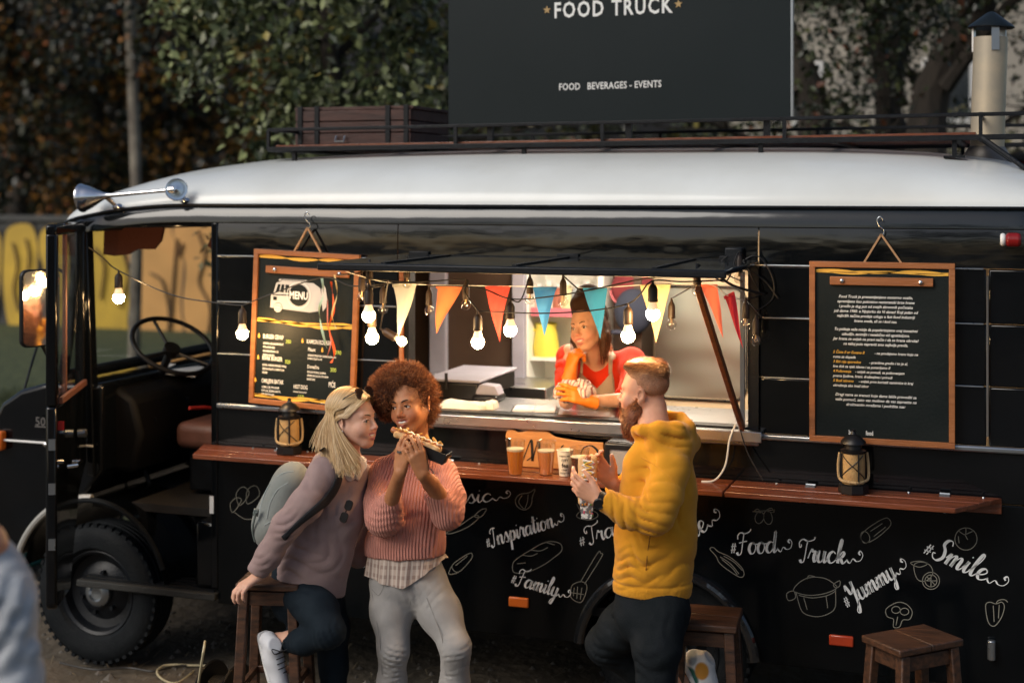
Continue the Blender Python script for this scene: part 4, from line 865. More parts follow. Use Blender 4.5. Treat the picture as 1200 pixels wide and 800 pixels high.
# ================================================================== BOARDS
def board(name, label, cx, cy, W, H, tilt, yoff=-.02):
    """hanging board: returns root and frame vectors; outer size W x H metres"""
    c = PY(cx, cy, yoff); r = thing(name, V(c.x, yoff, c.z-H/2), label, 'board')
    ux = V(math.cos(tilt), 0, math.sin(tilt)); uz = V(-math.sin(tilt), 0, math.cos(tilt)); o = c-ux*W/2-uz*H/2
    t = .024
    for (a, b_, w, h) in ((0,0,W,t),(0,H-t,W,t),(0,t,t,H-2*t),(W-t,t,t,H-2*t)):
        m = MB(); m.prism([(a,b_),(a+w,b_),(a+w,b_+h),(a,b_+h)], o+V(0,-.002,0), ux, uz, .024); m.build('frame_rail', M['frame_wood'], r, bevel=.002)
    m = MB(); m.prism([(t,t),(W-t,t),(W-t,H-t),(t,H-t)], o+V(0,-.002,0), ux, uz, .012); m.build('panel', M['chalk'], r)
    hk = o+ux*W*.5+uz*(H+.115); yb = V(0,-.014,0)
    m = MB(); m.bar(o+ux*W*.38+uz*(H-.004)+yb, hk+yb, .012, .008); m.bar(o+ux*W*.64+uz*(H-.004)+yb, hk+yb, .012, .008); m.build('hanger', wood('pale_hanger', (.42,.25,.13),(.34,.19,.09)), r)
    m = MB(); m.tube(smoothpts([hk+yb+V(.004,0,-.01), hk+yb+V(.012,0,.015), hk+yb+V(-.008,0,.035), hk+yb+V(-.016,0,.06), hk+yb+V(-.004,0,.072), hk+yb+V(.008,0,.06)],5), .0028, 6); m.build('hook', M['trim'], r, smooth=True)
    return r, o+V(0,-.0145,0), ux, uz
def cleat(r, o, ux, uz, x0, x1, z, h=.034, knobs=(.12,.88)):
    m = MB(); m.prism([(x0,z),(x1,z),(x1,z+h),(x0,z+h)], o, ux, uz, .016); c = m.build('cleat', M['frame_wood'], r, bevel=.002)
    for k in knobs:
        m = MB(); m.sphere(o+ux*(x0+(x1-x0)*k)+uz*(z+h/2)+V(0,-.022,0), .010, 14, (1,.7,1)); m.build('knob', M['chrome'], c, smooth=True)
def swoosh(mb, o, ux, uz, x0, x1, z, amp, th, ph, n=40, per=1.6):
    top, bot = [], []
    for i in range(n+1):
        t = i/n; x = x0+(x1-x0)*t; y = z+amp*math.sin(ph+t*per*2*math.pi); w = th*abs(math.sin(t*math.pi*3+ph))**.6+.0008
        top.append((x,y+w/2)); bot.append((x,y-w/2))
    nz = V(0,-.0015,0); vs = [o+ux*p[0]+uz*p[1]+nz for p in top+bot]; mb.add(vs, [(i,i+1,n+2+i,n+1+i) for i in range(n)])
# right board
def SC_(x0,x1,Y=-.02,y=400): return (PY(x1,y,Y)-PY(x0,y,Y)).length
W2 = SC_(948,1118); H2 = PY(1033,307,-.02).z-PY(1033,520,-.02).z
r, o, ux, uz = board('story_board', 'tall chalkboard of italic white text in a wooden frame, right of the window', 1033, 413.5, W2, H2, 0)
cleat(r, o, ux, uz, .085, W2-.085, H2-.096)
m = MB(); swoosh(m,o,ux,uz,.026,W2-.026,H2-.040,.003,.012,.4); swoosh(m,o,ux,uz,.026,W2-.026,H2-.046,.004,.006,2.0); m.build('yellow_band', M['ink_yellow'], r)
lines = [("Food Truck je prenamijenjeno motorno vozilo,",.70,0),("opremljeno kao pokretno restoranski brze hrane",.73,0),("i prošlo je dug put od svojih skromnih početaka",.73,0),("još davne 1960. u Njujorku do Vi danas! Koji jedan od",.83,0),("najbržih načina prodaje uslugu u fast food industriji",.82,0),("hrane svuda, ali se i kod nas.",.46,0),("",0,0),
 ("Tu poštuje naše misije da popularizujemo ovaj inovativni",.84,0),("uzbudljiv, zanimljiv i nesebično vid ugostiteljstva.",.74,0),("Jer hrana se uvijek na pravi način i da se hrana obroka!",.88,0),("na vašoj putu napraviti smo najbolja pravila.",.68,0),("",0,0),
 ("",0,0)]
m = MB(); z = H2-.150; lh = .0200; cx_ = W2*.46
for t, f, _ in lines[:-1]:
    if t:
        wid = f*W2*.84; text_mb(m, t, o+ux*(cx_)+uz*z, ux, uz, .0165, 'CENTER', sx=wid/(len(t)*.0165*.50), shear=.3, lift=.0012, bold=.012)
    z -= lh*(.78 if not t else 1)
pairs = [("5 Čiste II ur čuvano II"," - ne prodajemo hranu koju ne"),("","ruma za dopada"),("3 Biti nije sporedno"," - pravilima gradio i to je al,"),("","kre dok za vjek ideme i sa ponavljamo II"),("4 Poštovanje"," - uvijek se ponudi, sa poštovanjem"),("","prema ljudima, hrani, druženjima i prirodi"),("5 Budi iskreno"," - uvijek prvo koristiš namirnice iz kraj"),("","okruženja ako imaš izbor")]
my = MB()
for a, b_ in pairs:
    x = W2*.165
    if a: text_mb(my, a, o+ux*x+uz*z, ux, uz, .0155, sx=.92, shear=.3, lift=.0012, bold=.012); x += len(a)*.0155*.46
    text_mb(m, b_, o+ux*x+uz*z, ux, uz, .0155, sx=.92, shear=.3, lift=.0012, bold=.012); z -= lh*.99
z -= lh*.9
for t, f in (("Dragi nama su trenuci koje dame lakše provoditi sa",.80),("vaše pomoć, zato vas molimo da vas zapratite na",.79),("društvenim mrežama i podržite nas:",.57)):
    text_mb(m, t, o+ux*cx_+uz*z, ux, uz, .0165, 'CENTER', sx=f*W2*.84/(len(t)*.0165*.5), shear=.3, lift=.0012, bold=.012); z -= lh
text_mb(m, "barb         food", o+ux*W2*.36+uz*.036, ux, uz, .026, 'CENTER', sx=.62, lift=.0012, bold=.02)
m.build('white_text', M['ink_white'], r); my.build('yellow_text', M['ink_yellow'], r)
# menu board
W1 = SC_(297,420); H1 = H2*.985
r, o, ux, uz = board('menu_board', 'menu chalkboard with a white van print in a wooden frame, left of the window', 358, 386, W1, H1, math.radians(-2.3))
cleat(r, o, ux, uz, .07, W1-.05, H1-.11, knobs=(.12,.9))
m = MB(); swoosh(m,o,ux,uz,.026,W1-.026,H1-.036,.003,.016,.4); swoosh(m,o,ux,uz,.026,W1-.026,H1-.345,.008,.018,1.0,per=.9); swoosh(m,o,ux,uz,.026,W1-.026,H1-.337,.007,.010,3.0,per=.8)
swoosh(m,o,ux,uz,.026,W1-.026,.036,.004,.014,.9); swoosh(m,o,ux,uz,.026,W1-.026,.043,.003,.008,2.4)
m.build('yellow_band', M['ink_yellow'], r)
m = MB(); lt = dict(lift=.0012)
def T(x, z, s, h, sx=.62, bold=.02, mb=None, align='LEFT'): text_mb(mb or m, s, o+ux*(x*W1)+uz*(H1-z*H1), ux, uz, h*.80, align, sx=sx*.88, bold=bold*.5, **lt)
T(.11,.575,'BURGER CEVAP',.036); T(.11,.715,'KIVAK BURGER',.036); T(.11,.862,'OMILJENI BATAK',.036); T(.53,.585,'KAMION KOBASICE',.036); T(.75,.85,'PIĆE',.042)
for z, s in ((.612,'SLANINA, SIR, BADEM KRAST'),(.637,'PITA KRUM, MED'),(.662,'KARAMELIZIRANI LUK'),(.687,'ZELENA SALATA')): T(.115,z,s,.0165,sx=.72,bold=.035)
for z, s in ((.752,'KONA, VARENIK BURGERI, PAPRLJ'),(.777,'ZELENA SALATA, DOMACI LUK'),(.802,'KRUMP')): T(.115,z,s,.0165,sx=.72,bold=.035)
for z, s in ((.895,'DOMACI SIR, PITA KRUM'),(.918,'SUVI LUK, ZELENA SALATA,'),(.941,'SOS, PARTICULAR')): T(.115,z,s,.0165,sx=.72,bold=.035)
T(.545,.633,'Pikant',.030,.75); T(.545,.742,'Domaćica',.028,.75)
for z, s in ((.665,'KOBASICE PIKANTNA, ZELENA SALATA, SOS'),(.686,'DOMACI SALATA, LUK'),(.772,'PITA SUVI POVRCA, SLANINA,'),(.795,'CRVENI LUK SALATA, PITA KRUM'),(.818,'MAREZ SAUS')): T(.545,z,s,.0160,sx=.66,bold=.035)
T(.42,.88,'HOT DOG',.034,.66); T(.42,.905,'Domaći kobasica hleb',.014,.8); T(.8,.925,'0,5L',.016); T(.68,.96,'COCA COLA, FANTA',.014,.7,.03); T(.68,.98,'SCHWEPPES',.014,.7,.03)
m.build('white_text', M['ink_white'], r)
m = MB()
for x, z, s, h in ((.33,.595,'350',.030),(.33,.725,'320',.030),(.31,.965,'240',.03),(.80,.640,'390',.034),(.76,.752,'300',.034),(.46,.945,'150',.036),(.9,.93,'80',.024)): T(x,z,s,h,.9,.012,m)
m.build('chalk_price', M['ink_green'], r)
m = MB()
for x, z in ((.07,.57),(.07,.71),(.05,.858),(.49,.58),(.68,.628)):
    m.add([o+ux*(x*W1+dx)+uz*(H1-z*H1+dz)+V(0,-.0013,0) for dx,dz in ((-.006,0),(0,-.004),(.006,0),(.003,.014),(0,.02),(-.003,.014))], [(0,1,2,3,4,5)])
m.build('flame_mark', M['ink_yellow'], r)
# printed van
m = MB(); bx_, bz_ = .17*W1, H1*.60
def pg(q, mb): mb.add([o+ux*(bx_+a*.001)+uz*(bz_+b_*.001)+V(0,-.0013,0) for a,b_ in q], [tuple(range(len(q)))])
pg([(0,20),(210,10),(260,20),(275,70),(262,128),(225,150),(60,150),(28,140),(14,88),(2,80)], m); pg([(40,150),(190,152),(190,162),(44,160)], m)
pg([(280,20),(296,40),(300,80),(290,130),(276,150),(268,120),(272,60)], m)
m.build('van_print', mat('van_print_white', (.50,.50,.50), .7), r)
m = MB()
def pg2(q, mb): mb.add([o+ux*(bx_+a*.001)+uz*(bz_+b_*.001)+V(0,-.0022,0) for a,b_ in q], [tuple(range(len(q)))])
pg2([(26,96),(44,96),(52,134),(38,134)], m); pg2([(50,96),(70,96),(72,134),(58,134)], m); pg2([(78,96),(98,96),(98,134),(78,134)], m)
pg2([(10,80),(100,82),(100,87),(10,85)], m); pg2([(14,56),(34,56),(34,74),(14,74)], m)
pg2([(150+52*math.cos(t), 88+52*math.sin(t)) for t in np.linspace(0,2*math.pi,30,endpoint=False)], m)
pg2([(42+24*math.cos(t), 22+24*math.sin(t)) for t in np.linspace(0,2*math.pi,24,endpoint=False)], m)
pg2([(52,158),(180,160),(180,157),(52,155)], m)
m.build('van_print_dark', M['chalk'], r)
m = MB()
for rad in (19,12,5):
    ribbon(m, [((bx_+(42+rad*math.cos(t))*.001), (bz_+(22+rad*math.sin(t))*.001)) for t in np.linspace(0,2*math.pi,25)], .004, o, ux, uz, lift=.003, vary=False)
ribbon(m, [((bx_+(150+62*math.cos(t))*.001), (bz_+(88+62*math.sin(t))*.001)) for t in np.linspace(0,2*math.pi,41)], .003, o, ux, uz, lift=.003, vary=False)
text_mb(m, 'MENU', o+ux*(bx_+.150)+uz*(bz_+.070), ux, uz, .050, 'CENTER', sx=.72, bold=.03, lift=.003)
m.build('menu_word', M['ink_white'], r)
# ribbons hanging over the menu
for i, (q, cname, col, w) in enumerate((([(377,325),(379,345),(374,362),(377,385),(383,408)],'pale green',(.30,.48,.42),.012),([(388,330),(391,360),(386,385),(392,412),(388,425)],'orange red',(.75,.10,.02),.014),([(384,350),(384,380),(388,400),(383,418)],'pink',(.55,.18,.16),.006),([(392,322),(395,345),(389,368),(394,385)],'cream',(.6,.5,.25),.008))):
    P = smoothpts([PY(x,y,-.07-.006*i) for x,y in q],6); rt = thing('party_ribbon', P[-1], f'{cname} paper ribbon hanging in front of the menu board', 'ribbon', None)
    m = MB(); vs = []
    for j, p in enumerate(P): a = j*.35+i; d = V(math.cos(a)*w*.5, math.sin(a)*w*.4, 0); vs += [p-d, p+d]
    m.add(vs, [(2*j,2*j+1,2*j+3,2*j+2) for j in range(len(P)-1)]); m.build('strip', mat(cname.replace(' ','_')+'_ribbon', col, .6), rt, smooth=True)
# ================================================================== STRING LIGHTS AND BUNTING
M['wire'] = mat('black_wire', (.012,.011,.010), .5)
def bulb(px, py, Y, lit, r, name, label, drop=1.0, tilt=0.0):
    c = PY(px, py, Y); ax = V(math.sin(tilt),0,math.cos(tilt))
    t = thing(name, c, label, 'light bulb', 'lit bulbs of the string lights' if lit else 'unlit clear bulbs of the string lights')
    if lit:
        m = MB(); m.lathe(c, ax, [(.001,-r),(r*.5,-r*.87),(r*.87,-r*.5),(r,0),(r*.93,r*.38),(r*.8,r*.62)], 24); m.build('glow_dome', M['bulb_on'], t, smooth=True)
        m = MB(); m.lathe(c, ax, [(r*.81,r*.62),(r*.84,r*.66),(r*.66,r*1.2),(r*.48,r*1.75),(r*.44,r*1.9),(.001,r*1.9)], 24); m.build('collar', M['bulb_collar'], t, smooth=True)
        s = c+ax*r*1.75
    else:
        m = MB(); m.lathe(c, ax, [(.001,-r),(r*.5,-r*.87),(r*.87,-r*.5),(r,0),(r*.87,r*.5),(r*.6,r*.8),(r*.45,r*1.0),(r*.42,r*1.3)], 20); m.build('glass', M['clear'], t, smooth=True)
        m = MB(); m.tube([c+ax*r*1.0, c+V(.006,0,0), c-V(.004,0,.006), c+V(-.006,0,.004), c+ax*r*1.0], .0016, 5); m.cyl(c+ax*r*.3, c+ax*r*1.1, .003, .005, 8); m.build('filament', mat('filament', (.5,.35,.2), .3, .8), t)
        s = c+ax*r*1.1
    sr = .019 if lit else .015
    m = MB(); m.lathe(s, ax, [(.001,0),(sr,0),(sr*1.05,.008),(sr,.014),(sr,.05),(sr*.75,.062),(.006,.070),(.004,.085),(.001,.086)], 18); m.build('socket', M['socket'], t, smooth=True)
    return s+ax*.083
M['bulb_collar'] = mat('bulb_collar', (.8,.75,.68), .4, emit=(1.0,.55,.2), estr=.5)
M['socket'] = mat('brown_socket', (.03,.018,.011), .45)
tops = {}
litb = [(139,349,-.25,'lit bulb in the cab doorway, leftmost of the string lights'),(284,391,-.25,'lit bulb between the cab door opening and the menu board'),(432,370,-.66,'upper of the two lit bulbs beside the menu board'),(436,396,-.60,'lower of the two lit bulbs beside the menu board'),
        (560,401,-.55,'lit bulb hanging low left of the red pennant'),(598,387,-.50,'lit bulb hanging right of the red pennant'),(736,394,-.55,'lit bulb hanging in front of the vendor shoulder'),(765,368,-.60,'lit bulb behind the pale yellow pennant')]
for i, (x, y, Y, lab) in enumerate(litb): tops[i] = bulb(x, y, Y, True, .0275, 'lit_bulb', lab)
tops[8] = bulb(471, 400, -.3, True, .020, 'lit_bulb', 'small tilted lit bulb under the white pennant', tilt=-1.1)
off = [(433,334,-.55),(424,348,-.5),(449,362,-.45),(503,364,-.3),(546,357,-.35),(621,351,-.3),(660,353,-.35),(787,380,-.3),(866,326,-.25),(874,380,-.15),(886,399,-.12),(817,341,-.5),(477,332,-.4)]
dsc = ['topmost clear bulb beside the menu board','clear bulb just right of the menu board frame','clear bulb right of the upper lit bulb pair','clear bulb right of the white pennant','clear bulb right of the orange pennant','clear bulb left of the blue pennant','clear bulb between the blue and teal pennants','clear bulb right of the pale yellow pennant','clear bulb in the wire tangle at the upper right of the window','clear bulb beside the dark red pennant tip','lowest clear bulb of the tangle right of the window','clear bulb at the top of the wooden prop','clear bulb left of the white pennant']
for i, (x, y, Y) in enumerate(off): tops[20+i] = bulb(x, y, Y, False, .0225, 'clear_bulb', dsc[i])
wires = thing('string_light_wires', PY(600,330,-.5), 'black sagging wires that carry the string lights across the window', 'wires')
def wire(q, r=.0032, parent=None, m=None, name='wire', n=8):
    b_ = MB(); b_.tube(smoothpts(q, n), r, 6); return b_.build(name, m or M['wire'], parent if parent is not None else wires, smooth=True)
wire([PY(104,290,-.4), PY(122,303,-.28), tops[0], PY(200,345,-.25), PY(255,355,-.25), tops[1]])
wire([tops[1], PY(330,340,-.2), PY(380,325,-.35), PY(412,335,-.5), tops[22]])
wire([PY(395,322,-.74), tops[21], tops[20], tops[2], PY(450,335,-.6), tops[22], PY(500,330,-.5), tops[24], PY(545,342,-.5), tops[4]])
wire([tops[2], PY(428,352,-.62), tops[3]])
wire([PY(430,326,-.7), PY(500,333,-.55), tops[23], PY(530,335,-.5), PY(565,338,-.5), tops[5], PY(640,348,-.5), PY(690,340,-.5), PY(760,326,-.55), PY(822,322,-.6)])
wire([tops[4], PY(575,365,-.55), PY(640,367,-.55), PY(700,363,-.55), tops[6], PY(750,345,-.6), tops[7], PY(800,330,-.6), PY(850,328,-.4)])
wire([PY(455,328,-.7), tops[8]]); wire([tops[5], PY(610,352,-.45), tops[25]]); wire([PY(680,341,-.48), tops[26]])
wire([PY(822,330,-.5), tops[27]]); wire([PY(822,325,-.6), tops[31], PY(850,330,-.3), tops[28], PY(880,322,-.1), PY(890,345,-.06), tops[29]]); wire([tops[29], PY(893,372,-.08), tops[30]])
wire([PY(866,308,-.06), PY(888,300,-.04), PY(905,325,-.03), PY(905,350,-.03), PY(885,365,-.08)]); wire([PY(880,318,-.05), PY(897,330,-.03), PY(912,350,-.03)]); wire([PY(852,300,-.06), PY(845,308,-.08), PY(850,320,-.12), PY(870,330,-.1)])
wire([PY(838,320,-.5), PY(860,335,-.2), PY(895,345,-.04)], .006)
wire([PY(862,497,-.06), PY(855,515,-.08), PY(850,545,-.09), PY(838,562,-.10), PY(822,564,-.11)], .004, m=mat('white_cable', (.6,.6,.58), .5)); wire([PY(866,497,-.06), PY(876,530,-.07), PY(894,562,-.09)], .003)
# bunting
penn = [(460,489,333,460+8,395,'white',(.55,.56,.50)),(511,541,335,512,391,'orange',(.75,.20,.07)),(569,597,336,585,401,'red',(.60,.06,.045)),(625,653,337,637,394,'blue',(.03,.20,.50)),(683,712,338,703,397,'teal',(.03,.27,.50)),(751,786,334,769,402,'pale yellow',(.72,.60,.33)),(820,841,334,848,396,'salmon',(.70,.16,.10)),(848,860,348,871,408,'dark red',(.42,.02,.04))]
line = thing('bunting_line', PY(650,335,-.32), 'thin white cord that the coloured bunting pennants hang from', 'cord')
wire([PY(405,318,-.70), PY(455,331,-.42), PY(520,334,-.36), PY(583,335,-.33), PY(640,336,-.32), PY(700,337,-.32), PY(768,333,-.32), PY(830,333,-.30), PY(852,346,-.22), PY(872,352,-.1)], .0018, parent=line, m=M['white_plastic'], name='cord')
for i, (x0, x1, y, xt, yt, cn, col) in enumerate(penn):
    Y = -.34 if i < 6 else -.26+.05*(i-6)
    A, B, T_ = PY(x0,y,Y), PY(x1,y if i<7 else y-6,Y), PY(xt,yt,Y)
    mt = mat(cn.replace(' ','_')+'_pennant', col, .8, bump=.3, bscale=300, sheen=.2)
    nt = mt.node_tree; bs = nt.nodes['Principled BSDF']; tl_ = nt.nodes.new('ShaderNodeBsdfTranslucent'); tl_.inputs[0].default_value = (*col,1); ms_ = nt.nodes.new('ShaderNodeMixShader'); ms_.inputs[0].default_value = .35
    nt.links.new(bs.outputs[0], ms_.inputs[1]); nt.links.new(tl_.outputs[0], ms_.inputs[2]); nt.links.new(ms_.outputs[0], nt.nodes['Material Output'].inputs[0])
    m = MB(); R_ = 12; Cc = 8; vs = []
    for j in range(R_+1):
        t = j/R_; l = A.lerp(T_,t); rr_ = B.lerp(T_,t)
        for k in range(Cc+1): s = k/Cc; p = l.lerp(rr_,s); vs.append(p+V(0, .012*math.sin(s*5+t*4+i*2)*(1-t)+.010*math.sin(t*5+i), 0))
    m.add(vs, [(j*(Cc+1)+k, j*(Cc+1)+k+1, (j+1)*(Cc+1)+k+1, (j+1)*(Cc+1)+k) for j in range(R_) for k in range(Cc)])
    m.add([A+V(0,-.004,.003),B+V(0,-.004,.003),B.lerp(T_,.05)+V(0,-.004,0),A.lerp(T_,.05)+V(0,-.004,0)],[(0,1,2,3)])
    ob = m.build('pennant', mt, None, smooth=True, auto=0); tag(ob, f'{cn} triangular cloth pennant hanging under the raised flap', 'pennant', 'bunting pennants under the flap')
# ================================================================== THINGS ON THE SHELF
ZS = 1.158
def onshelf(px, py, z=ZS): return PZ(px, py, z)
def lantern(px, py, label, s=1.0):
    c = onshelf(px, py); t = thing('lantern', c, label, 'lantern', None)
    M.setdefault('lant_glass', mat('lantern_sailcloth', (.42,.27,.11), .6, col2=(.33,.2,.08), scale=30, bump=.3, bscale=150)); M.setdefault('rope', mat('hemp_rope', (.38,.27,.14), .9, bump=.6, bscale=200))
    m = MB(); m.lathe(c, EZ, [(.001,0),(.060,0),(.062,.006),(.060,.035),(.050,.040),(.001,.04)], 8); m.build('base', M['black_plastic'], t)
    m = MB(); m.lathe(c, EZ, [(.044,.038),(.047,.06),(.047,.13),(.045,.165)], 28); m.build('shade', M['lant_glass'], t, smooth=True)
    m = MB(); m.lathe(c, EZ, [(.050,.165),(.052,.175),(.036,.18),(.034,.20),(.052,.203),(.050,.212),(.030,.232),(.012,.240),(.008,.252),(.012,.256),(.001,.262)], 24); m.build('cap', M['black_plastic'], t, smooth=True)
    for k in range(4):
        a = k*math.pi/2+.5; p = c+V(math.cos(a)*.053, math.sin(a)*.053, 0); m = MB(); m.bar(p+EZ*.04, p+EZ*.167, .006,.006); m.build('bar', M['black_plastic'], t)
    m = MB()
    for k in range(2):
        for d in (1,-1): m.tube([c+V(math.cos(a*d+k*3.14)*.0485, math.sin(a*d+k*3.14)*.0485, .05+.11*a/2.6) for a in np.linspace(0,2.6,14)], .0022, 5)
    m.build('lashing', M['wire'], t)
    for sgn in (-1,1):
        m = MB(); q = [c+RGT*sgn*.056+EZ*.165, c+RGT*sgn*.062+EZ*.11, c+RGT*sgn*.058-FWD*.01+EZ*.06, c+RGT*sgn*.03-FWD*.04+EZ*.052, c-FWD*.054+EZ*.050]; m.tube(smoothpts(q,6), .006, 7); m.build('rope', M['rope'], t, smooth=True)
    return t
lantern(339, 531, 'black lantern with tan shade on the shelf under the menu board')
lantern(1000, 577, 'black lantern with tan shade on the shelf under the story board')
def beer(px, py, h, liq, foam, label):
    c = onshelf(px, py); r0, r1 = .029, .043; t = thing('beer_cup', c, label, 'cup', 'plastic cups on the shelf')
    m = MB(); m.lathe(c, EZ, [(.001,.001),(r0,.001),(r1,h),(r1+.002,h+.002),(r1-.001,h+.001),(r0-.001,.004),(.001,.004)], 32); m.build('cup_wall', M['cup'], t, smooth=True)
    f = .70; rl = r0+(r1-r0)*f-.0015
    m = MB(); m.lathe(c, EZ, [(.001,.005),(r0-.0015,.005),(rl,h*f),(.001,h*f)], 32); m.build('beer', liq, t, smooth=True)
    m = MB(); m.lathe(c, EZ, [(.001,h*f+.0005),(rl,h*f+.0005),(rl+.001,h*f+foam),(rl*.6,h*f+foam+.003),(.001,h*f+foam+.002)], 32); m.build('foam', M['foam'], t, smooth=True)
M['cup'] = glass('clear_plastic', (.97,.97,.96), .35, .08)
M['foam'] = mat('beer_foam', (.75,.66,.5), .8, bump=.5, bscale=300)
amber = mat('amber_beer', (.62,.20,.02), .15, sss=.0, spec=.5, emit=(.8,.25,.02), estr=0)
rosy = mat('cloudy_orange_beer', (.60,.22,.07), .15); dark = mat('dark_brown_ale', (.10,.03,.012), .15)
beer(604, 556, .150, amber, .010, 'leftmost plastic beer cup on the shelf, amber beer')
beer(640, 556, .145, rosy, .006, 'plastic beer cup of cloudy orange beer beside the paper cup')
beer(679, 562, .138, dark, .004, 'plastic cup of dark ale right of the paper cup')
c = onshelf(662, 557); t = thing('paper_cup', c, 'white paper cup with black printed letters on the shelf', 'cup', 'plastic cups on the shelf')
m = MB(); m.lathe(c, EZ, [(.001,.001),(.024,.001),(.035,.110),(.038,.112),(.035,.114),(.033,.108),(.023,.005),(.001,.005)], 32); m.build('cup_wall', mat('cream_paper', (.68,.62,.5), .7), t, smooth=True)
m = MB(); tow = (CAM-c); tow.z = 0; tow.normalize(); side_v = EZ.cross(tow).normalized()
for k, (s, z, h) in enumerate((('FUSION FEST',.086,.010),('CITY',.066,.016),('fea',.040,.028),('STREET',.026,.010),('FOOD TEA',.012,.010))):
    q = MB(); text_mb(q, s, V(0,0,0), EX, EZ, h, 'CENTER', bold=.02, sx=.9)
    for v_i in range(len(q.v)): x, _, zz = q.v[v_i]; rr_ = .024+(.011)*((z+zz)/.11)+.0012; a = x/rr_; q.v[v_i] = tuple(c+tow*rr_*math.cos(a)+side_v*rr_*math.sin(a)+EZ*(z+zz))
    m.add(q.v, q.f)
m.build('print', M['wire'], t)
# wooden letter tray behind the cups
A, B = PY(592,548,-.06), PY(706,556,-.06); L = B.x-A.x
t = thing('wooden_tray', V(A.x+L/2,-.06,ZS), 'tall wooden board with wavy top and black letters behind the cups', 'tray')
H = .150; top = [(L, H*.86),(L*.8,H*.86),(L*.62,H*.90),(L*.50,H*.96),(L*.42,H*1.12),(L*.30,H*1.18),(L*.18,H*1.04),(L*.12,H*1.02),(L*.08,H*1.08),(L*.02,H*1.06),(0,H*.95),(.0,H*.82),(L*.05,H*.74),(L*.04,0)]
m = MB(); m.prism([(L,0)]+[(p.x,p.y) for p in smoothpts([V(a,b_,0) for a,b_ in top],4)], V(A.x,-.035,ZS+.001), EX, EZ, .016); m.build('board', wood('pale_tray_wood', (.50,.24,.09),(.40,.18,.06),.4), t, bevel=.003)
m = MB()
for q in ([(.18,.03),(.24,.10),(.27,.12),(.28,.03)],[(.28,.03),(.34,.12),(.36,.035),(.39,.03)],[(.22,.03),(.28,.05)],[(.55,.03),(.57,.09),(.60,.11)],[(.83,.02),(.78,.06),(.80,.10),(.88,.115),(.95,.09),(.96,.05),(.9,.02),(.84,.02)]):
    ribbon(m, [(p.x,p.y) for p in smoothpts([V(a*L,b_,0) for a,b_ in q],6)], .006, V(A.x,-.051,ZS), EX, EZ, lift=.002)
m.build('letters', M['wire'], t)
# small screen in a black case
A, B = PY(708,565,-.20), PY(752,572,-.20)
W_ = .185; t = thing('small_monitor', V(A.x+W_/2,-.15,ZS), 'small black cased monitor with grey screen at the right of the cups', 'monitor')
m = MB(); m.box((A.x+W_/2,-.13,ZS+.083), (W_,.15,.155)); m.build('case', M['black_plastic'], t, bevel=.010)
ringprism('bezel', rrect(-.084,-.07,.084,.07,.008), rrect(-.066,-.052,.066,.052,.006), V(A.x+W_/2,-.2055,ZS+.083), EX, EZ, .008, M['black_plastic'], t)
m = MB(); m.prism([(-.067,-.053),(.067,-.053),(.067,.053),(-.067,.053)], V(A.x+W_/2,-.2055,ZS+.083), EX, EZ, .003); m.build('screen', mat('grey_screen', (.26,.25,.25), .5, bump=.3, bscale=400), t)
for z in (.006,.16): m = MB(); m.box((A.x+W_/2,-.17,ZS+z), (W_*.9,.02,.006)); m.build('foot' if z < .1 else 'top_rail', M['black_plastic'], t)
# ================================================================== INSIDE THE CABIN
def box_thing(name, label, cat, px0, px1, y, d, z0, h, m, bevel=.01, extra=None):
    a, c_ = PY(px0,300,y).x, PY(px1,300,y).x; t = thing(name, V((a+c_)/2, y+d/2, z0), label, cat)
    b_ = MB(); b_.box(((a+c_)/2, y+d/2, z0+h/2), (c_-a, d, h)); b_.build('body', m, t, bevel=bevel)
    return t, a, c_
ZC = 1.377
t, a, c_ = box_thing('griddle', 'black boxy griddle with pale lid on the counter behind the curly haired woman', 'griddle', 497, 560, .36, .55, ZC, .085, M['black_plastic'])
b_ = MB(); b_.box(((a+c_)/2, .64, ZC+.092), (c_-a+.02,.56,.012)); b_.build('lid', M['lav'], t, bevel=.004)
b_ = MB(); b_.cyl(((a+c_)/2-.02,.35,ZC+.05),((a+c_)/2-.02,.35,ZC+.13), .008); b_.build('lever', M['black_plastic'], t)
t, a, c_ = box_thing('card_machine', 'small dark cash device with grey top on the counter', 'card machine', 553, 582, .34, .14, ZC, .03, M['black_plastic'])
b_ = MB(); b_.prism([(0,0),(.13,0),(.11,.045),(.03,.05)], V(a,.45,ZC+.03), EX, EZ, .09); b_.build('printer', M['lav'], t, bevel=.006)
def cloth_pile(name, label, px, py, y, w, d, h, m, seed, cat='cloth'):
    c = PY(px,py,y); c.z = ZC+.001; t = thing(name, c, label, cat); r_ = np.random.RandomState(seed); n = 26; vs = []
    for j in range(n+1):
        for i in range(n+1):
            u, v = i/n*2-1, j/n*2-1; e = max(0, 1-max(abs(u),abs(v))**6); z = h*e**.35*(.85+.15*math.sin(u*2.2+seed)*math.cos(v*2+seed*2))+.0012*math.sin(u*9+v*4+seed)*e
            vs.append(c+V(u*w/2*(1+.06*math.sin(v*5+seed)), v*d/2*(1+.05*math.sin(u*6)), max(z,0)))
    b_ = MB(); b_.add(vs, [(j*(n+1)+i,j*(n+1)+i+1,(j+1)*(n+1)+i+1,(j+1)*(n+1)+i) for j in range(n) for i in range(n)]); b_.build('fold', m, t, smooth=True, auto=0); return t
M['linen'] = mat('white_linen', (.72,.64,.56), .85, bump=.3, bscale=60)
cloth_pile('folded_cloth', 'folded white cloth on the counter beside the griddle', 543, 478, .12, .22, .14, .040, M['linen'], 1)
cloth_pile('folded_cloth', 'small crumpled end of white cloth in the middle of the counter', 573, 473, .16, .07, .08, .038, M['linen'], 4)
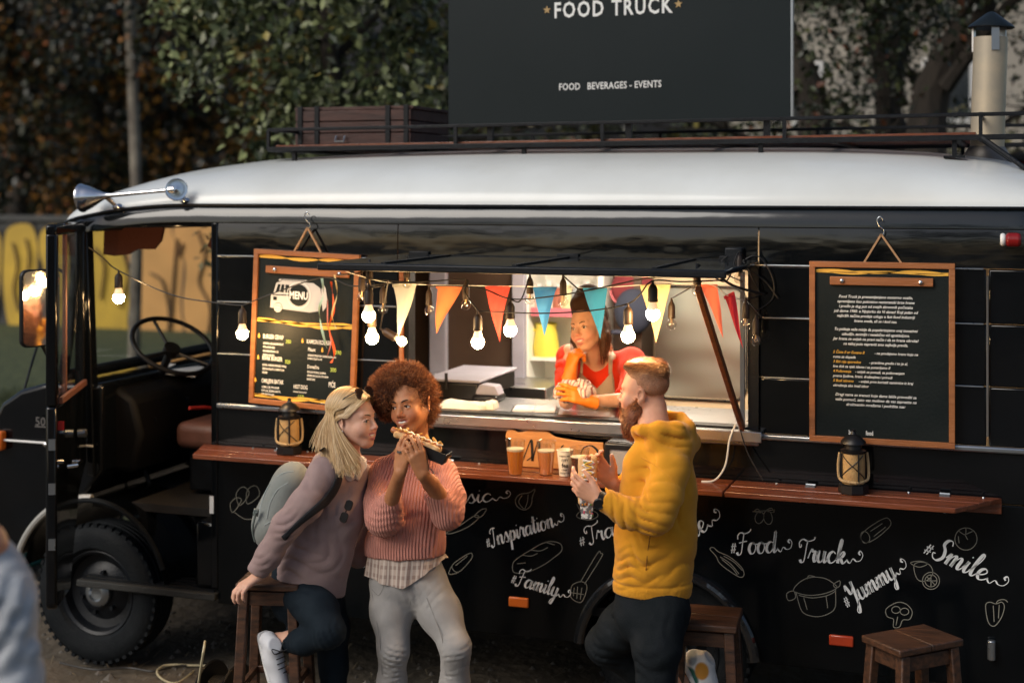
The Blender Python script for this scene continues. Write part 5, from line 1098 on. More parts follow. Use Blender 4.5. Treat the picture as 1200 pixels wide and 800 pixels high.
c = PY(625,475,.14); t = thing('notebook', V(c.x,c.y,ZC), 'open notebook with pale pages lying on the counter left of the vendor', 'notebook')
for k in range(2): b_ = MB(); b_.box(V(c.x-.05+.10*k, .16+.01*k, ZC+.008+.002*k), (.098,.15,.012), Euler((0,0,.25))); b_.build('page_block', mat('blue_white_paper', (.62,.62,.68), .7), t, bevel=.003)
b_ = MB(); b_.box(V(c.x, .165, ZC+.002), (.22,.165,.004), Euler((0,0,.25))); b_.build('cover', M['black_plastic'], t)
# fridge shelves behind the vendor
fr_a, fr_b = PY(616,300,1.7).x, PY(704,300,1.7).x
t = thing('display_fridge', V((fr_a+fr_b)/2,1.85,.6), 'open white display fridge with pink edged shelves behind the vendor', 'fridge')
M['fridge_white'] = mat('fridge_white', (.78,.78,.72), .4, rvar=.05)
b_ = MB(); b_.box(((fr_a+fr_b)/2, 2.03, 1.4), (fr_b-fr_a,.03,1.6)); b_.build('back', M['fridge_white'], t)
for x in (fr_a,fr_b): b_ = MB(); b_.box((x,1.86,1.4),(.035,.34,1.6)); b_.build('side', M['fridge_white'], t, bevel=.006)
pk = mat('pink_label', (.6,.16,.2), .5)
for z in (1.18,1.42,1.69,2.02):
    b_ = MB(); b_.box(((fr_a+fr_b)/2,1.87,z),(fr_b-fr_a-.04,.3,.018)); sh_ = b_.build('shelf', M['fridge_white'], t, bevel=.003)
    if z > 1.5: b_ = MB(); b_.box(((fr_a+fr_b)/2,1.705,z+.005),(fr_b-fr_a-.06,.012,.05)); b_.build('label_strip', pk, sh_, bevel=.002)
b_ = MB(); b_.box(((fr_a+fr_b)/2,1.72,2.14),(fr_b-fr_a,.02,.03)); b_.build('lamp', mat('fridge_lamp', (1,1,1), emit=(.92,1.0,.9), estr=16), t)
def jar(px, y, z, r, h, m, label, name='jar', cat='jar', grp=None):
    x = PY(px,300,y).x; c = V(x,y,z); t_ = thing(name, c, label, cat, grp); b_ = MB(); b_.lathe(c, EZ, [(.001,0),(r,0),(r,h*.7),(r*.6,h*.82),(r*.55,h*.9),(.001,h*.9)], 16); b_.build('body', m, t_, smooth=True)
    b_ = MB(); b_.lathe(c, EZ, [(r*.6,h*.86),(r*.62,h),(.001,h)], 16); b_.build('lid', M['white_plastic'], t_, smooth=True); return t_
cols_ = [(.5,.3,.25),(.65,.6,.5),(.35,.12,.08),(.6,.55,.3),(.3,.35,.4)]
jn = ['leftmost dusty pink','short cream coloured','dark red brown','olive yellow','grey blue','rightmost pinkish']
for k, px in enumerate((632,643,654,664,676,688)):
    jar(px, 1.84, 1.70, .034, .15+.02*(k%2), mat(f'jar_tint_{k}', cols_[k%5], .4), f'{jn[k]} jar on the middle shelf of the white fridge', grp='jars on the middle fridge shelf')
yc = PY(640,300,1.82).x; t = thing('yellow_pitcher', V(yc,1.82,1.43), 'yellow pitcher on the lower shelf of the white fridge', 'pitcher'); yel = mat('yellow_enamel', (.70,.60,.08), .35)
b_ = MB(); b_.lathe(V(yc,1.82,1.43), EZ, [(.001,0),(.07,0),(.078,.05),(.066,.13),(.060,.17),(.066,.19),(.060,.185),(.05,.1),(.001,.02)], 24); b_.build('body', yel, t, smooth=True)
b_ = MB(); b_.tube(smoothpts([V(yc-.06,1.80,1.58), V(yc-.115,1.79,1.575), V(yc-.12,1.79,1.50), V(yc-.07,1.80,1.465)],6), .010, 8); b_.build('handle', yel, t, smooth=True)
# hanging maroon and navy bags behind the vendor
def cushion(name, label, cat, px, py, y, w, h, d, m):
    c = PY(px,py,y); t = thing(name, c-V(0,0,h/2), label, cat); b_ = MB(); b_.sphere(c, 1, 20, (w/2,d/2,h/2)); o_ = b_.build('body', m, t, smooth=True); return t, c
t, c = cushion('navy_cap', 'navy cap hanging on the back wall right of the vendor', 'cap', 742, 365, 1.7, .22, .26, .12, mat('navy_cloth', (.02,.025,.045), .9))
b_ = MB(); b_.sphere(c+V(-.06,-.08,-.11), .07, 14, (1,.8,.2)); b_.build('brim', mat('navy_brim', (.02,.022,.04), .8), t, smooth=True)
t, c = cushion('maroon_bag', 'maroon bag with pink piping hanging behind the vendor', 'bag', 742, 338, 1.8, .26, .24, .1, mat('maroon_cloth', (.14,.02,.025), .9))
b_ = MB(); b_.tube([c+V(.12*math.cos(a),-.05,-.01+.10*math.sin(a)) for a in np.linspace(math.pi,2*math.pi,16)], .006, 6); b_.build('piping', mat('pink_piping', (.5,.12,.14), .6), t, smooth=True)
# ================================================================== STOOLS
def stool(x, y, w, wy, label, zt, rotz=0):
    c = V(x, y, 0); t = thing('bar_stool', c, label, 'stool', 'worn wooden bar stools beside the truck')
    R_ = Euler((0,0,rotz)).to_matrix()
    for k in range(2):
        m = MB(); m.box(c+R_@V(0,(k-.5)*wy*.5,zt-.014), (w, wy*.497, .028), R_); m.build('seat_board', M['stool_wood'], t, bevel=.006)
    for sx_ in (-1,1):
        for sy_ in (-1,1):
            a = c+R_@V(sx_*w*.38, sy_*wy*.38, zt-.03); b_ = c+R_@V(sx_*w*.52, sy_*wy*.52, 0); m = MB(); m.bar(a, b_, .040,.040, R_@V(0,1,0)); m.build('leg', M['stool_wood'], t, bevel=.005)
    for z, f, wd, th_ in ((zt-.065,.375,.055,.02),(zt*.48,.415,.03,.02),(zt*.22,.44,.03,.02)):
        for k in range(4):
            if z < zt*.4 and k%2: continue
            e_ = 1 if k < 2 else -1
            P0, P1 = ((V(e_*w*f,-wy*(f-.03),0), V(e_*w*f,wy*(f-.03),0)) if k%2 == 0 else (V(-w*(f-.03),e_*wy*f,0), V(w*(f-.03),e_*wy*f,0)))
            m = MB(); m.bar(c+R_@P0+EZ*z, c+R_@P1+EZ*z, th_, wd); m.build('apron' if z > zt*.7 else 'rung', M['stool_wood'], t, bevel=.003)
    return t
stool(.98,-.45,.275,.275,'wooden bar stool behind the man in the yellow hoodie',.70,math.radians(5))
stool(1.78,-.47,.215,.315,'wooden bar stool alone at the right end of the shelf',.70,math.radians(-44))
c = PD(322,684,5.86); stool(c.x,c.y,.26,.26,'wooden bar stool under the blonde woman hand',.81,math.radians(14))
# ================================================================== CABLE REEL
c = PD(262,752,6.25); c.z = .17; ax = (RGT*.9-FWD*.35).normalized()
t = thing('cable_reel', V(c.x,c.y,0), 'black cable reel standing on the dirt under the truck edge', 'cable reel')
for s in (-.065,.065): m = MB(); m.lathe(c+ax*(s-.006), ax, [(.001,0),(.15,0),(.155,.006),(.15,.012),(.001,.012)], 36); m.build('flange', M['black_plastic'], t, smooth=True)
m = MB(); m.cyl(c-ax*.06, c+ax*.06, .075, n=28); m.build('drum', M['black_plastic'], t, smooth=True)
m = MB()
for k in range(9): p = c+ax*(-.05+.0125*k); x_, y_ = perp(ax); m.tube([p+(x_*math.cos(a)+y_*math.sin(a))*.085 for a in np.linspace(0,2*math.pi,25)[:-1]], .006, 5, closed=True)
m.build('cable_turns', M['wire'], t, smooth=True)
m = MB()
for s in (-.09,.09): m.tube([c+ax*s+V(0,-.13,-.165), c+ax*s+V(0,0,.0), c+ax*s+V(0,.13,-.165)], .009, 6)
m.build('stand', M['trim'], t, smooth=True)
m = MB(); m.box(c+V(0,0,-.150), (.2,.12,.03)); m.build('socket_block', M['white_plastic'], t, bevel=.006)
cab = thing('yellow_cable', PD(215,775,6.1)*1, 'pale yellow cable looping over the dirt beside the cable reel', 'cable')
cab.location.z = 0
def G(px, py, z=.004): return PZ(px,py,z)
wire([c-ax*.08+V(0,-.03,0), c-ax*.10+V(0,-.06,.0), PD(240,752,6.15), G(236,775), G(222,790), G(205,800), G(190,795), G(184,786), G(195,779), G(225,779), G(262,780)], .0055, parent=cab, m=mat('pale_yellow_cable', (.5,.44,.28), .5), name='lead')
cab2 = thing('black_cable', G(180,783), 'thin black cable lying on the dirt behind the front wheel', 'cable')
wire([G(70,776), G(110,784), G(150,782), G(180,786), G(205,780), G(235,778), G(262,774)], .005, parent=cab2, name='lead')
# ================================================================== PEOPLE
from mathutils.bvhtree import BVHTree
def axis(lo, hi, h, fine=()):
    out = [lo]; x = lo
    while x < hi:
        s = h
        for a, b_, hf in fine:
            if a-.5*h <= x <= b_: s = min(s, hf)
        x += s; out.append(x)
    return np.array(out, dtype=np.float32)
class Body:
    """a signed distance field on a graded grid, from which one continuous skin is drawn"""
    def __init__(s, pts, pad, h, fine=()):
        """pts: points that must be inside; fine: (centre, half size, step)"""
        P = np.array([tuple(p) for p in pts]); lo, hi = P.min(0)-pad, P.max(0)+pad
        s.ax = [axis(lo[i], hi[i], h, [(c[i]-r, c[i]+r, hf) for c, r, hf in fine]) for i in range(3)]
        s.F = np.full([len(a) for a in s.ax], .5, dtype=np.float32)
    def _s(s, lo, hi):
        sl = tuple(slice(max(0, int(np.searchsorted(s.ax[i], lo[i]))-1), min(len(s.ax[i]), int(np.searchsorted(s.ax[i], hi[i]))+1)) for i in range(3))
        g = np.meshgrid(*[s.ax[i][sl[i]] for i in range(3)], indexing='ij', sparse=True); return sl, g
    def _mix(s, sl, d, k, op):
        A = s.F[sl]
        if A.size == 0: return
        if op == 'u': h = np.clip(.5+.5*(A-d)/k, 0, 1); s.F[sl] = A*(1-h)+d*h-k*h*(1-h)
        else: h = np.clip(.5-.5*(A+d)/k, 0, 1); s.F[sl] = A*(1-h)-d*h+k*h*(1-h)
    def c(s, a, b_, ra, rb=None, k=.015, flat=None, op='u'):
        a, b_ = Vector(a), Vector(b_); rb = ra if rb is None else rb; m = max(ra, rb)*1.05+k+.012
        lo = [min(a[i],b_[i])-m for i in range(3)]; hi = [max(a[i],b_[i])+m for i in range(3)]
        sl, g = s._s(lo, hi); ab = b_-a; L2 = max(ab.length_squared, 1e-9)
        v = [g[i]-a[i] for i in range(3)]; t = np.clip((v[0]*ab[0]+v[1]*ab[1]+v[2]*ab[2])/L2, 0, 1)
        v = [v[i]-t*ab[i] for i in range(3)]; q = v[0]**2+v[1]**2+v[2]**2
        if flat:
            n, f = flat; vn = v[0]*n[0]+v[1]*n[1]+v[2]*n[2]; q = q-vn**2+(vn/f)**2
        s._mix(sl, (np.sqrt(np.maximum(q,0))-(ra+(rb-ra)*t)).astype(np.float32), k, op); return s
    def chain(s, pts, rs, k=.015, flat=None):
        for i in range(len(pts)-1): s.c(pts[i], pts[i+1], rs[i], rs[i+1], k, flat)
        return s
    def e(s, c, r, R=None, k=.01, op='u'):
        m = max(r)+k+.01; sl, g = s._s([c[i]-m for i in range(3)], [c[i]+m for i in range(3)])
        v = [g[i]-c[i] for i in range(3)]
        if R is not None: v = [v[0]*R[0][j]+v[1]*R[1][j]+v[2]*R[2][j] for j in range(3)]
        k0 = np.sqrt(sum((v[j]/r[j])**2 for j in range(3))); k1 = np.sqrt(sum((v[j]/r[j]**2)**2 for j in range(3)))
        s._mix(sl, (k0*(k0-1)/np.maximum(k1,1e-6)).astype(np.float32), k, op); return s
    def cut(s, p, n, rad=None):
        """removes what lies beyond the plane p,n, inside rad of p"""
        p, n = Vector(p), Vector(n).normalized(); rad = rad or 5; sl, g = s._s([p[i]-rad for i in range(3)], [p[i]+rad for i in range(3)])
        d = (g[0]-p[0])*n[0]+(g[1]-p[1])*n[1]+(g[2]-p[2])*n[2]
        if rad < 5:
            rr_ = np.sqrt((g[0]-p[0])**2+(g[1]-p[1])**2+(g[2]-p[2])**2); s.F[sl] = np.where(rr_ < rad, np.maximum(s.F[sl], d), s.F[sl])
        else: s.F[sl] = np.maximum(s.F[sl], d)
        return s
    def noise(s, amp, f, st=(1,1,1), seed=0.0):
        g = np.meshgrid(*s.ax, indexing='ij', sparse=True); x, y, z = g[0]*f*st[0], g[1]*f*st[1], g[2]*f*st[2]
        n = np.sin(x+1.9*np.sin(y*.8+z*.5+seed))*np.sin(z+1.4*np.sin(x*.9+seed*2)) + .5*np.sin(y*2.1+1.3*np.sin(z*1.7+x*.6)+seed)
        s.F += (amp*n).astype(np.float32); return s
    def crease(s, c, d, rad, amp, lam, bend=.6, seed=0.0):
        """soft folds running across direction d around c"""
        c, d = Vector(c), Vector(d).normalized(); m = rad*1.9; sl, g = s._s([c[i]-m for i in range(3)], [c[i]+m for i in range(3)])
        v = [g[i]-c[i] for i in range(3)]; t = v[0]*d[0]+v[1]*d[1]+v[2]*d[2]; r2 = v[0]**2+v[1]**2+v[2]**2
        o, w = perp(d); a_ = v[0]*o[0]+v[1]*o[1]+v[2]*o[2]; b_ = v[0]*w[0]+v[1]*w[1]+v[2]*w[2]
        ph = 2*math.pi*t/lam+bend*4.5*np.sin(a_*19+seed+t*11)+bend*4*np.sin(b_*23+t*15+seed*1.7)+2.2*np.sin((a_+b_)*31+seed*3)
        am = .35+.65*np.abs(np.sin(a_*21+b_*13+t*8+seed*2.3))
        s.F[sl] += (amp*am*np.exp(-r2/(rad*rad))*(.9-2*np.abs(np.sin(ph*.5))**.6)).astype(np.float32); return s
    def mesh(s, name, m, parent, color=None, paints=(), kind=None, smooth=1):
        F = s.F; nx, ny, nz = F.shape; S = F < 0
        def cr(a): return a[:-1,:-1,:-1], a[1:,:-1,:-1], a[:-1,1:,:-1], a[1:,1:,:-1], a[:-1,:-1,1:], a[1:,:-1,1:], a[:-1,1:,1:], a[1:,1:,1:]
        cs = cr(S); n_in = sum(c.astype(np.int8) for c in cs); act = (n_in > 0) & (n_in < 8); I = np.argwhere(act)
        vals = [F[I[:,0]+(k&1), I[:,1]+((k>>1)&1), I[:,2]+((k>>2)&1)] for k in range(8)]
        pos = [np.stack([s.ax[0][I[:,0]+(k&1)], s.ax[1][I[:,1]+((k>>1)&1)], s.ax[2][I[:,2]+((k>>2)&1)]],1) for k in range(8)]
        acc = np.zeros((len(I),3), np.float64); cnt = np.zeros(len(I))
        for a, b_ in ((0,1),(2,3),(4,5),(6,7),(0,2),(1,3),(4,6),(5,7),(0,4),(1,5),(2,6),(3,7)):
            x = (vals[a]<0) != (vals[b_]<0); t = np.where(x, vals[a]/np.where(x, vals[a]-vals[b_], 1), 0)
            acc += np.where(x[:,None], pos[a]+(pos[b_]-pos[a])*t[:,None], 0); cnt += x
        vs = acc/cnt[:,None]; idx = np.full(act.shape, -1, np.int64); idx[I[:,0],I[:,1],I[:,2]] = np.arange(len(I)); Q = []
        for axn in range(3):
            sl0 = [slice(1,-1)]*3; sl1 = [slice(1,-1)]*3; sl0[axn] = slice(0,-1); sl1[axn] = slice(1,None)
            A, B = S[tuple(sl0)], S[tuple(sl1)]; E = np.argwhere(A != B); off = [1,1,1]; off[axn] = 0; E = E+np.array(off)
            u, w = [(1,2),(2,0),(0,1)][axn]; du = np.zeros(3,int); du[u] = 1; dw = np.zeros(3,int); dw[w] = 1
            q = np.stack([idx[tuple((E-du-dw).T)], idx[tuple((E-dw).T)], idx[tuple(E.T)], idx[tuple((E-du).T)]],1)
            flip = ~S[E[:,0],E[:,1],E[:,2]] if False else S[tuple((E).T)]
            q[flip] = q[flip][:,::-1]; Q.append(q)
        Q = np.concatenate(Q); Q = Q[(Q>=0).all(1)]
        for _ in range(smooth):
            sm_ = np.zeros_like(vs); ct = np.zeros(len(vs))
            for k in range(4): np.add.at(sm_, Q[:,k], vs[Q[:,(k+1)%4]]); np.add.at(ct, Q[:,k], 1)
            vs = vs*.5+.5*sm_/np.maximum(ct,1)[:,None]
        me = bpy.data.meshes.new(name); nb = np.array(root_loc(parent)); me.vertices.add(len(vs)); me.vertices.foreach_set('co', (vs-nb).astype(np.float32).ravel())
        me.loops.add(4*len(Q)); me.loops.foreach_set('vertex_index', Q.ravel().astype(np.int32)); me.polygons.add(len(Q)); me.polygons.foreach_set('loop_start', np.arange(len(Q))*4)
        me.update(calc_edges=True); me.polygons.foreach_set('use_smooth', [True]*len(Q)); me.materials.append(m)
        if color is not None:
            C_ = np.tile(np.array(color, float), (len(vs),1))
            for c, r, R, col, soft in paints:
                v = vs-np.array(c)
                if R is not None: v = v@np.array(R)
                k0 = np.sqrt(((v/np.array(r))**2).sum(1)); w = np.clip((1-k0)/soft+.5, 0, 1)[:,None]; C_ = C_*(1-w)+np.array(col)*w
            at = me.color_attributes.new('Col','FLOAT_COLOR','POINT'); at.data.foreach_set('color', np.concatenate([C_,np.ones((len(vs),1))],1).astype(np.float32).ravel())
        o = bpy.data.objects.new(name, me); COL.objects.link(o); o.parent = parent
        if kind: o['kind'] = kind
        s.vs, s.Q = vs, Q; return o
    def bvh(s): return BVHTree.FromPolygons([tuple(v) for v in s.vs], [tuple(int(i) for i in q) for q in s.Q])
# a head in its own frame: x across, y forward, z up, origin between the ears
class Head:
    def __init__(s, o, face, up, sc=1.0):
        s.o = Vector(o); y = Vector(face).normalized(); z = Vector(up); z = (z-y*z.dot(y)).normalized(); x = y.cross(z); s.s = sc
        s.R = Matrix((x,y,z)).transposed()
    def p(s, x, y, z): return s.o+s.R@(V(x,y,z)*s.s)
    def Rr(s): return [[s.R[i][j] for j in range(3)] for i in range(3)]
    def build(s, B, male=False, smile=1.0, jaw=1.0, nose=1.0, lip=1.0, openm=True):
        k = s.s; R = s.R; P = s.p
        def E(x,y,z,rx,ry,rz,kk=.015,op='u',mir=False):
            for sg in ((1,-1) if mir else (1,)): B.e(P(x*sg,y,z), (rx*k,ry*k,rz*k), R, kk*k, op)
        def Cn(a,b_,ra,rb,kk=.012,op='u',mir=False):
            for sg in ((1,-1) if mir else (1,)): B.c(P(a[0]*sg,a[1],a[2]), P(b_[0]*sg,b_[1],b_[2]), ra*k, rb*k, kk*k, None, op)
        E(0,-.014,.048,.073,.086,.078); E(0,.030,.010,.064,.062,.082,.03); E(0,.045,-.045,.046,.045,.045,.04)
        Cn((.056,.0,-.035),(.020,.062,-.092*jaw),.020,.017,.03,mir=True); E(0,.070,-.094*jaw,.022,.019,.016,.022)
        E(.040,.064,-.030,.022,.020,.022,.025,mir=True)                      # cheeks
        if smile: E(.036,.074,-.040,.014,.012,.013,.016,mir=True)
        Cn((.012,.086,.026),(.040,.074,.028),.009,.009,.014,mir=True)         # brow
        E(.031,.098,.004,.0165,.014,.0115,.010,'x',mir=True)                  # sockets
        Cn((0,.086,.016),(0,.112,-.024),.0075,.0100*nose,.012); E(.0105*nose,.100,-.031,.0085*nose,.0095,.0068,.007,mir=True)
        E(.0055,.103,-.038,.0032,.005,.003,.003,'x',mir=True)
        E(0,.086,-.058,.030,.014,.018,.018)
        sx_, up_ = .0235+.0065*smile, .0075*smile
        Cn((0,.1000,-.0500),(sx_,.087,-.053+up_),.0050*lip,.0025,.005,mir=True); Cn((0,.0990,-.0725),(sx_-.002,.088,-.059+up_),.0064*lip,.0025,.005,mir=True)
        if openm:
            Cn((0,.1065,-.0600),(sx_*.92,.0950,-.0575+up_*.9),.0078,.0036,.0015,'x',mir=True)
        Cn((.0315-.015,.0865,.0065),(.0315,.0915,.0115),.0030,.0032,.004,mir=True); Cn((.0315,.0915,.0115),(.0315+.014,.083,.0055),.0032,.003,.004,mir=True)  # upper lids
        Cn((.0315-.013,.086,-.001),(.0315,.089,-.0055),.0026,.0028,.004,mir=True); Cn((.0315,.089,-.0055),(.0315+.012,.082,-.001),.0028,.0026,.004,mir=True)
        for sg in (1,-1):                                                      # ears
            Re = R@Euler((0,math.radians(10*sg),math.radians(-22*sg))).to_matrix()
            B.e(P(.078*sg,-.012,-.002),(.0065*k,.018*k,.031*k),Re,.006*k); B.e(P(.083*sg,-.008,.002),(.004*k,.010*k,.018*k),Re,.004*k,'x'); B.e(P(.076*sg,-.004,-.026),(.006*k,.009*k,.010*k),Re,.005*k)
    def paints(s, lip_col, cheek_col=None, brow=None):
        R = np.array(s.R); k = s.s; out = []
        if cheek_col: out += [(s.p(.040*sg,.075,-.036), (.022*k,.03*k,.018*k), R, cheek_col, 1.8) for sg in (1,-1)]+[(s.p(0,.108,-.03),(.016*k,.016*k,.014*k),R,cheek_col,1.2)]
        out += [(s.p(0,.100,-.0495),(.024*k,.018*k,.0048*k),R,lip_col,.5),(s.p(0,.098,-.0720),(.020*k,.018*k,.0062*k),R,lip_col,.5),(s.p(.017,.092,-.056),(.011*k,.014*k,.006*k),R,lip_col,.6),(s.p(-.017,.092,-.056),(.011*k,.014*k,.006*k),R,lip_col,.6)]
        return out
    def extras(s, parent, iris, teeth=True, brow_col=(.05,.03,.02), look=(0,0), smile=1.0, lash=True, brow_h=0.0):
        k = s.s; P = s.p
        ew = mat('eye_white', (.62,.58,.55), .15, coat=.5); ir = mat('iris', iris, .1, coat=.6); pu = mat('pupil', (.003,.003,.003), .1)
        for sg in (1,-1):
            c = P(.0315*sg,.0765,.002); m = MB(); m.sphere(c, .0125*k, 16); e_ = m.build('eye', ew, parent, smooth=True)
            d = (s.R@V(look[0]-.06*sg*0, 1, look[1])).normalized(); x_, y_ = perp(d)
            m = MB(); m.lathe(c+d*.0112*k, d, [(.0062*k,0),(.0058*k,.0012*k),(.003*k,.0019*k),(.001*k,.0020*k)], 16); m.build('iris', ir, e_, smooth=True)
            m = MB(); m.lathe(c+d*.0131*k, d, [(.0026*k,0),(.0001,.0004)], 10); m.build('pupil', pu, e_)
            if lash:
                m = MB(); m.tube(smoothpts([P((.0315-.0155)*sg,.0875,.0048), P(.0315*sg,.0940,.0105), P((.0315+.0155)*sg,.0845,.0035)],5), .0013*k, 5); m.build('eyelash', mat('lash', (.01,.007,.005), .8), parent, smooth=True)
            m = MB(); q = smoothpts([P(.012*sg,.0945,.0235+brow_h), P(.026*sg,.093,.029+brow_h), P(.040*sg,.083,.029+brow_h), P(.050*sg,.070,.023+brow_h)],4); m.tube(q, list(np.interp(range(len(q)), [0,len(q)*.4,len(q)-1], [.0027*k,.0030*k,.0010*k])), 6); m.build('eyebrow', mat('brow_hair', brow_col, .8, bump=.5, bscale=400), parent, smooth=True)
        if teeth:
            m = MB(); m.sphere(P(0,.0818,-.0580), 1, 20, (.0250*k,.0200*k,.0092*k), s.R); m.build('teeth', mat('teeth', (.72,.68,.62), .25), parent, smooth=True)
def finger_hand(B, wrist, d, nrm, ts, curls, s=1.0, fat=1.0, spread=.10, thumb=(.5,.7,-.35), tcurl=.35, gap=1.0):
    """hand with four unequal fingers and a thumb from the side of the palm; returns fingertips and nails"""
    d = Vector(d).normalized(); n = Vector(nrm); n = (n-d*n.dot(d)).normalized(); lat = d.cross(n)*ts; w = Vector(wrist); tips = []
    offs = (.030*gap,.010*gap,-.010*gap,-.028*gap); kl = (.088,.091,.086,.078); fl = (.94,1.05,.98,.78)
    B.c(w-d*.01*s, w+d*.03*s, .023*s*fat, .024*s*fat, .01, (n,.72))
    for j in range(4):
        kn = w+d*kl[j]*s+lat*offs[j]*s+n*(.003 if j in (1,2) else 0)*s; B.c(w+lat*offs[j]*.55*s+d*.015*s, kn, .0150*s*fat, .0115*s*fat, .010)
        p = kn; sp = spread*(offs[j]/.03); dd = (d+lat*sp).normalized(); a = 0
        cu = curls[j] if isinstance(curls[j], (tuple,list)) else (curls[j],)*3
        for q, (ln, ra, rb) in enumerate(((.043,.0098,.0086),(.027,.0087,.0078),(.021,.0078,.0066))):
            a += cu[q]; v = (dd*math.cos(a)-n*math.sin(a)); e = p+v*ln*fl[j]*s; B.c(p, e, ra*s*fat, rb*s*fat, .004); p = e
        tips.append((p, v, (n*math.cos(a)+dd*math.sin(a))))
    b0 = w+d*.022*s+lat*.022*s-n*.004*s; tv = (d*thumb[0]+lat*thumb[1]+n*thumb[2]).normalized(); b1 = b0+tv*.040*s; tv2 = (tv*(1-tcurl)+d*tcurl*1.3).normalized(); b2 = b1+tv2*.031*s; b3 = b2+(tv2*.8+d*.3-n*.2).normalized()*.024*s
    B.c(b0,b1,.0165*s*fat,.0115*s*fat,.010); B.c(b1,b2,.0112*s*fat,.0098*s*fat,.004); B.c(b2,b3,.0098*s*fat,.0078*s*fat,.004); tips.append((b3,tv2,n)); return tips
def nails(tips, parent, col, s=1.0):
    m = mat('nail', col, .2, coat=.5)
    for p, v, n in tips:
        x = v.cross(n).normalized(); b_ = MB(); b_.sphere(p+n*.0052*s-v*.001*s, 1, 10, (.0050*s,.0062*s,.0016*s), Matrix((x,v,n)).transposed()); b_.build('nail', m, parent, smooth=True)
def strands(name, items, m, parent, width=.003, taper=.3):
    """items: (points, colour, outward hint)"""
    vs = []; fs = []; cs = []
    for pts, col, outw in items:
        n = len(pts); o = len(vs)
        for i, p in enumerate(pts):
            t = (pts[min(i+1,n-1)]-pts[max(i-1,0)]); w = t.cross(outw)
            w = w.normalized() if w.length > 1e-7 else V(1,0,0); ww = width*(1-(1-taper)*i/(n-1)); vs += [tuple(p-w*ww/2), tuple(p+w*ww/2)]; cs += [col, col]
        fs += [(o+2*i,o+2*i+1,o+2*i+3,o+2*i+2) for i in range(n-1)]
    me = bpy.data.meshes.new(name); bl = root_loc(parent); me.from_pydata([(a-bl[0],b_-bl[1],c-bl[2]) for a,b_,c in vs], [], fs); me.polygons.foreach_set('use_smooth', [True]*len(fs))
    at = me.color_attributes.new('Col','FLOAT_COLOR','POINT'); at.data.foreach_set('color', np.array([(*c,1) for c in cs], dtype=np.float32).ravel()); me.materials.append(m)
    o = bpy.data.objects.new(name, me); COL.objects.link(o); o.parent = parent; o['kind'] = 'stuff'; return o
def project(bv, px, py, off=.004):
    r = ray(px, py).normalized(); h = bv.ray_cast(CAM, r)
    return (h[0]+h[1]*off if h[1].dot(r) < 0 else h[0]-h[1]*off) if h[0] is not None else None
def drape(name, m, parent, bv, left, right, nu=8, nv=16, off=.005, dflt=5.7):
    """a sheet lying on a garment between two pixel outlines"""
    Lp = smoothpts([V(x,y,0) for x,y in left], 8); Rp = smoothpts([V(x,y,0) for x,y in right], 8)
    def at(P, t): i = t*(len(P)-1); a = int(i); b_ = min(a+1,len(P)-1); return P[a].lerp(P[b_], i-a)
    vs = []; last = None
    for j in range(nv+1):
        a, b_ = at(Lp,j/nv), at(Rp,j/nv)
        for i in range(nu+1):
            q = a.lerp(b_, i/nu); p = project(bv, q.x, q.y, off)
            if p is None: p = PD(q.x, q.y, (last-CAM).dot(FWD) if last is not None else dflt)
            last = p; vs.append(p)
    mb = MB(); mb.add(vs, [(j*(nu+1)+i,j*(nu+1)+i+1,(j+1)*(nu+1)+i+1,(j+1)*(nu+1)+i) for j in range(nv) for i in range(nu)])
    o = mb.build(name, m, parent, smooth=True, auto=0); md = o.modifiers.new('thickness','SOLIDIFY'); md.thickness = .003; md.offset = 0; return o
def fabric(name, col, col2, scale=14, bump=.35, bscale=260, rough=.9, sheen=None):
    return mat(name, col, rough, col2=col2, scale=scale, bump=bump, bscale=bscale, sheen=(.12 if max(col) > .15 else 0) if sheen is None else sheen, spec=.15)
def skin(name): return mat(name, (1,1,1), rough=.46, attr='Col', sss=.04, spec=.4, bump=.16, bscale=420, rvar=.12, col2=(.90,.83,.80), scale=34, lo=.3, hi=.75)
M['hair'] = mat('hair_strands', rough=.38, attr='Col', spec=.5)
def D(*a): return PD(*a)
rh = random.Random(77)
# ------------------------------------------------------------------ curly haired woman in the pink sweater
W_ = thing('person', V(*PD(485,912,5.85)), 'woman with big curly auburn hair in a pink ribbed sweater holding a boxed hot dog', 'person'); W_.location.z = 0
hd = Head(D(482,474,5.86), -FWD*.90-RGT*.44-UPV*.03, UPV-RGT*.20, .98)
hl, hr = D(469,553,5.53), D(495,555,5.51)
footL, footR = D(459,893,5.86), D(531,893,5.80)
B = Body([hd.o+V(0,0,.14), footL-V(0,0,.02), footR, D(430,600,5.9), D(535,600,5.6), D(465,500,5.5)], .10, .011, [(hd.p(0,.03,-.01),.125,.0034),(D(480,522,5.58),.085,.0036)])
hd.build(B, smile=1.0, nose=1.12, lip=1.25)
B.chain([hd.p(0,-.02,-.06), D(487,520,5.90), D(487,540,5.92)], [.050,.050,.062], .03)
B.chain([D(487,545,5.92), D(482,600,5.90), D(477,660,5.88)], [.11,.11,.13], .03, (FWD,.62))
B.chain([D(487,548,5.92), D(452,553,5.90), D(453,604,5.76), hl], [.05,.045,.036,.025], .015)
B.chain([D(487,548,5.92), D(519,555,5.90), D(524,596,5.74), D(505,566,5.62), hr], [.05,.045,.038,.032,.025], .015)
tl_ = finger_hand(B, hl, UPV*.95+RGT*.18-FWD*.10, -FWD*.8-RGT*.55, -1, [(.25,.7,.5),(.3,.75,.5),(.35,.8,.5),(.45,.85,.5)], .92, spread=.06, thumb=(.75,.5,-.3), tcurl=.5)
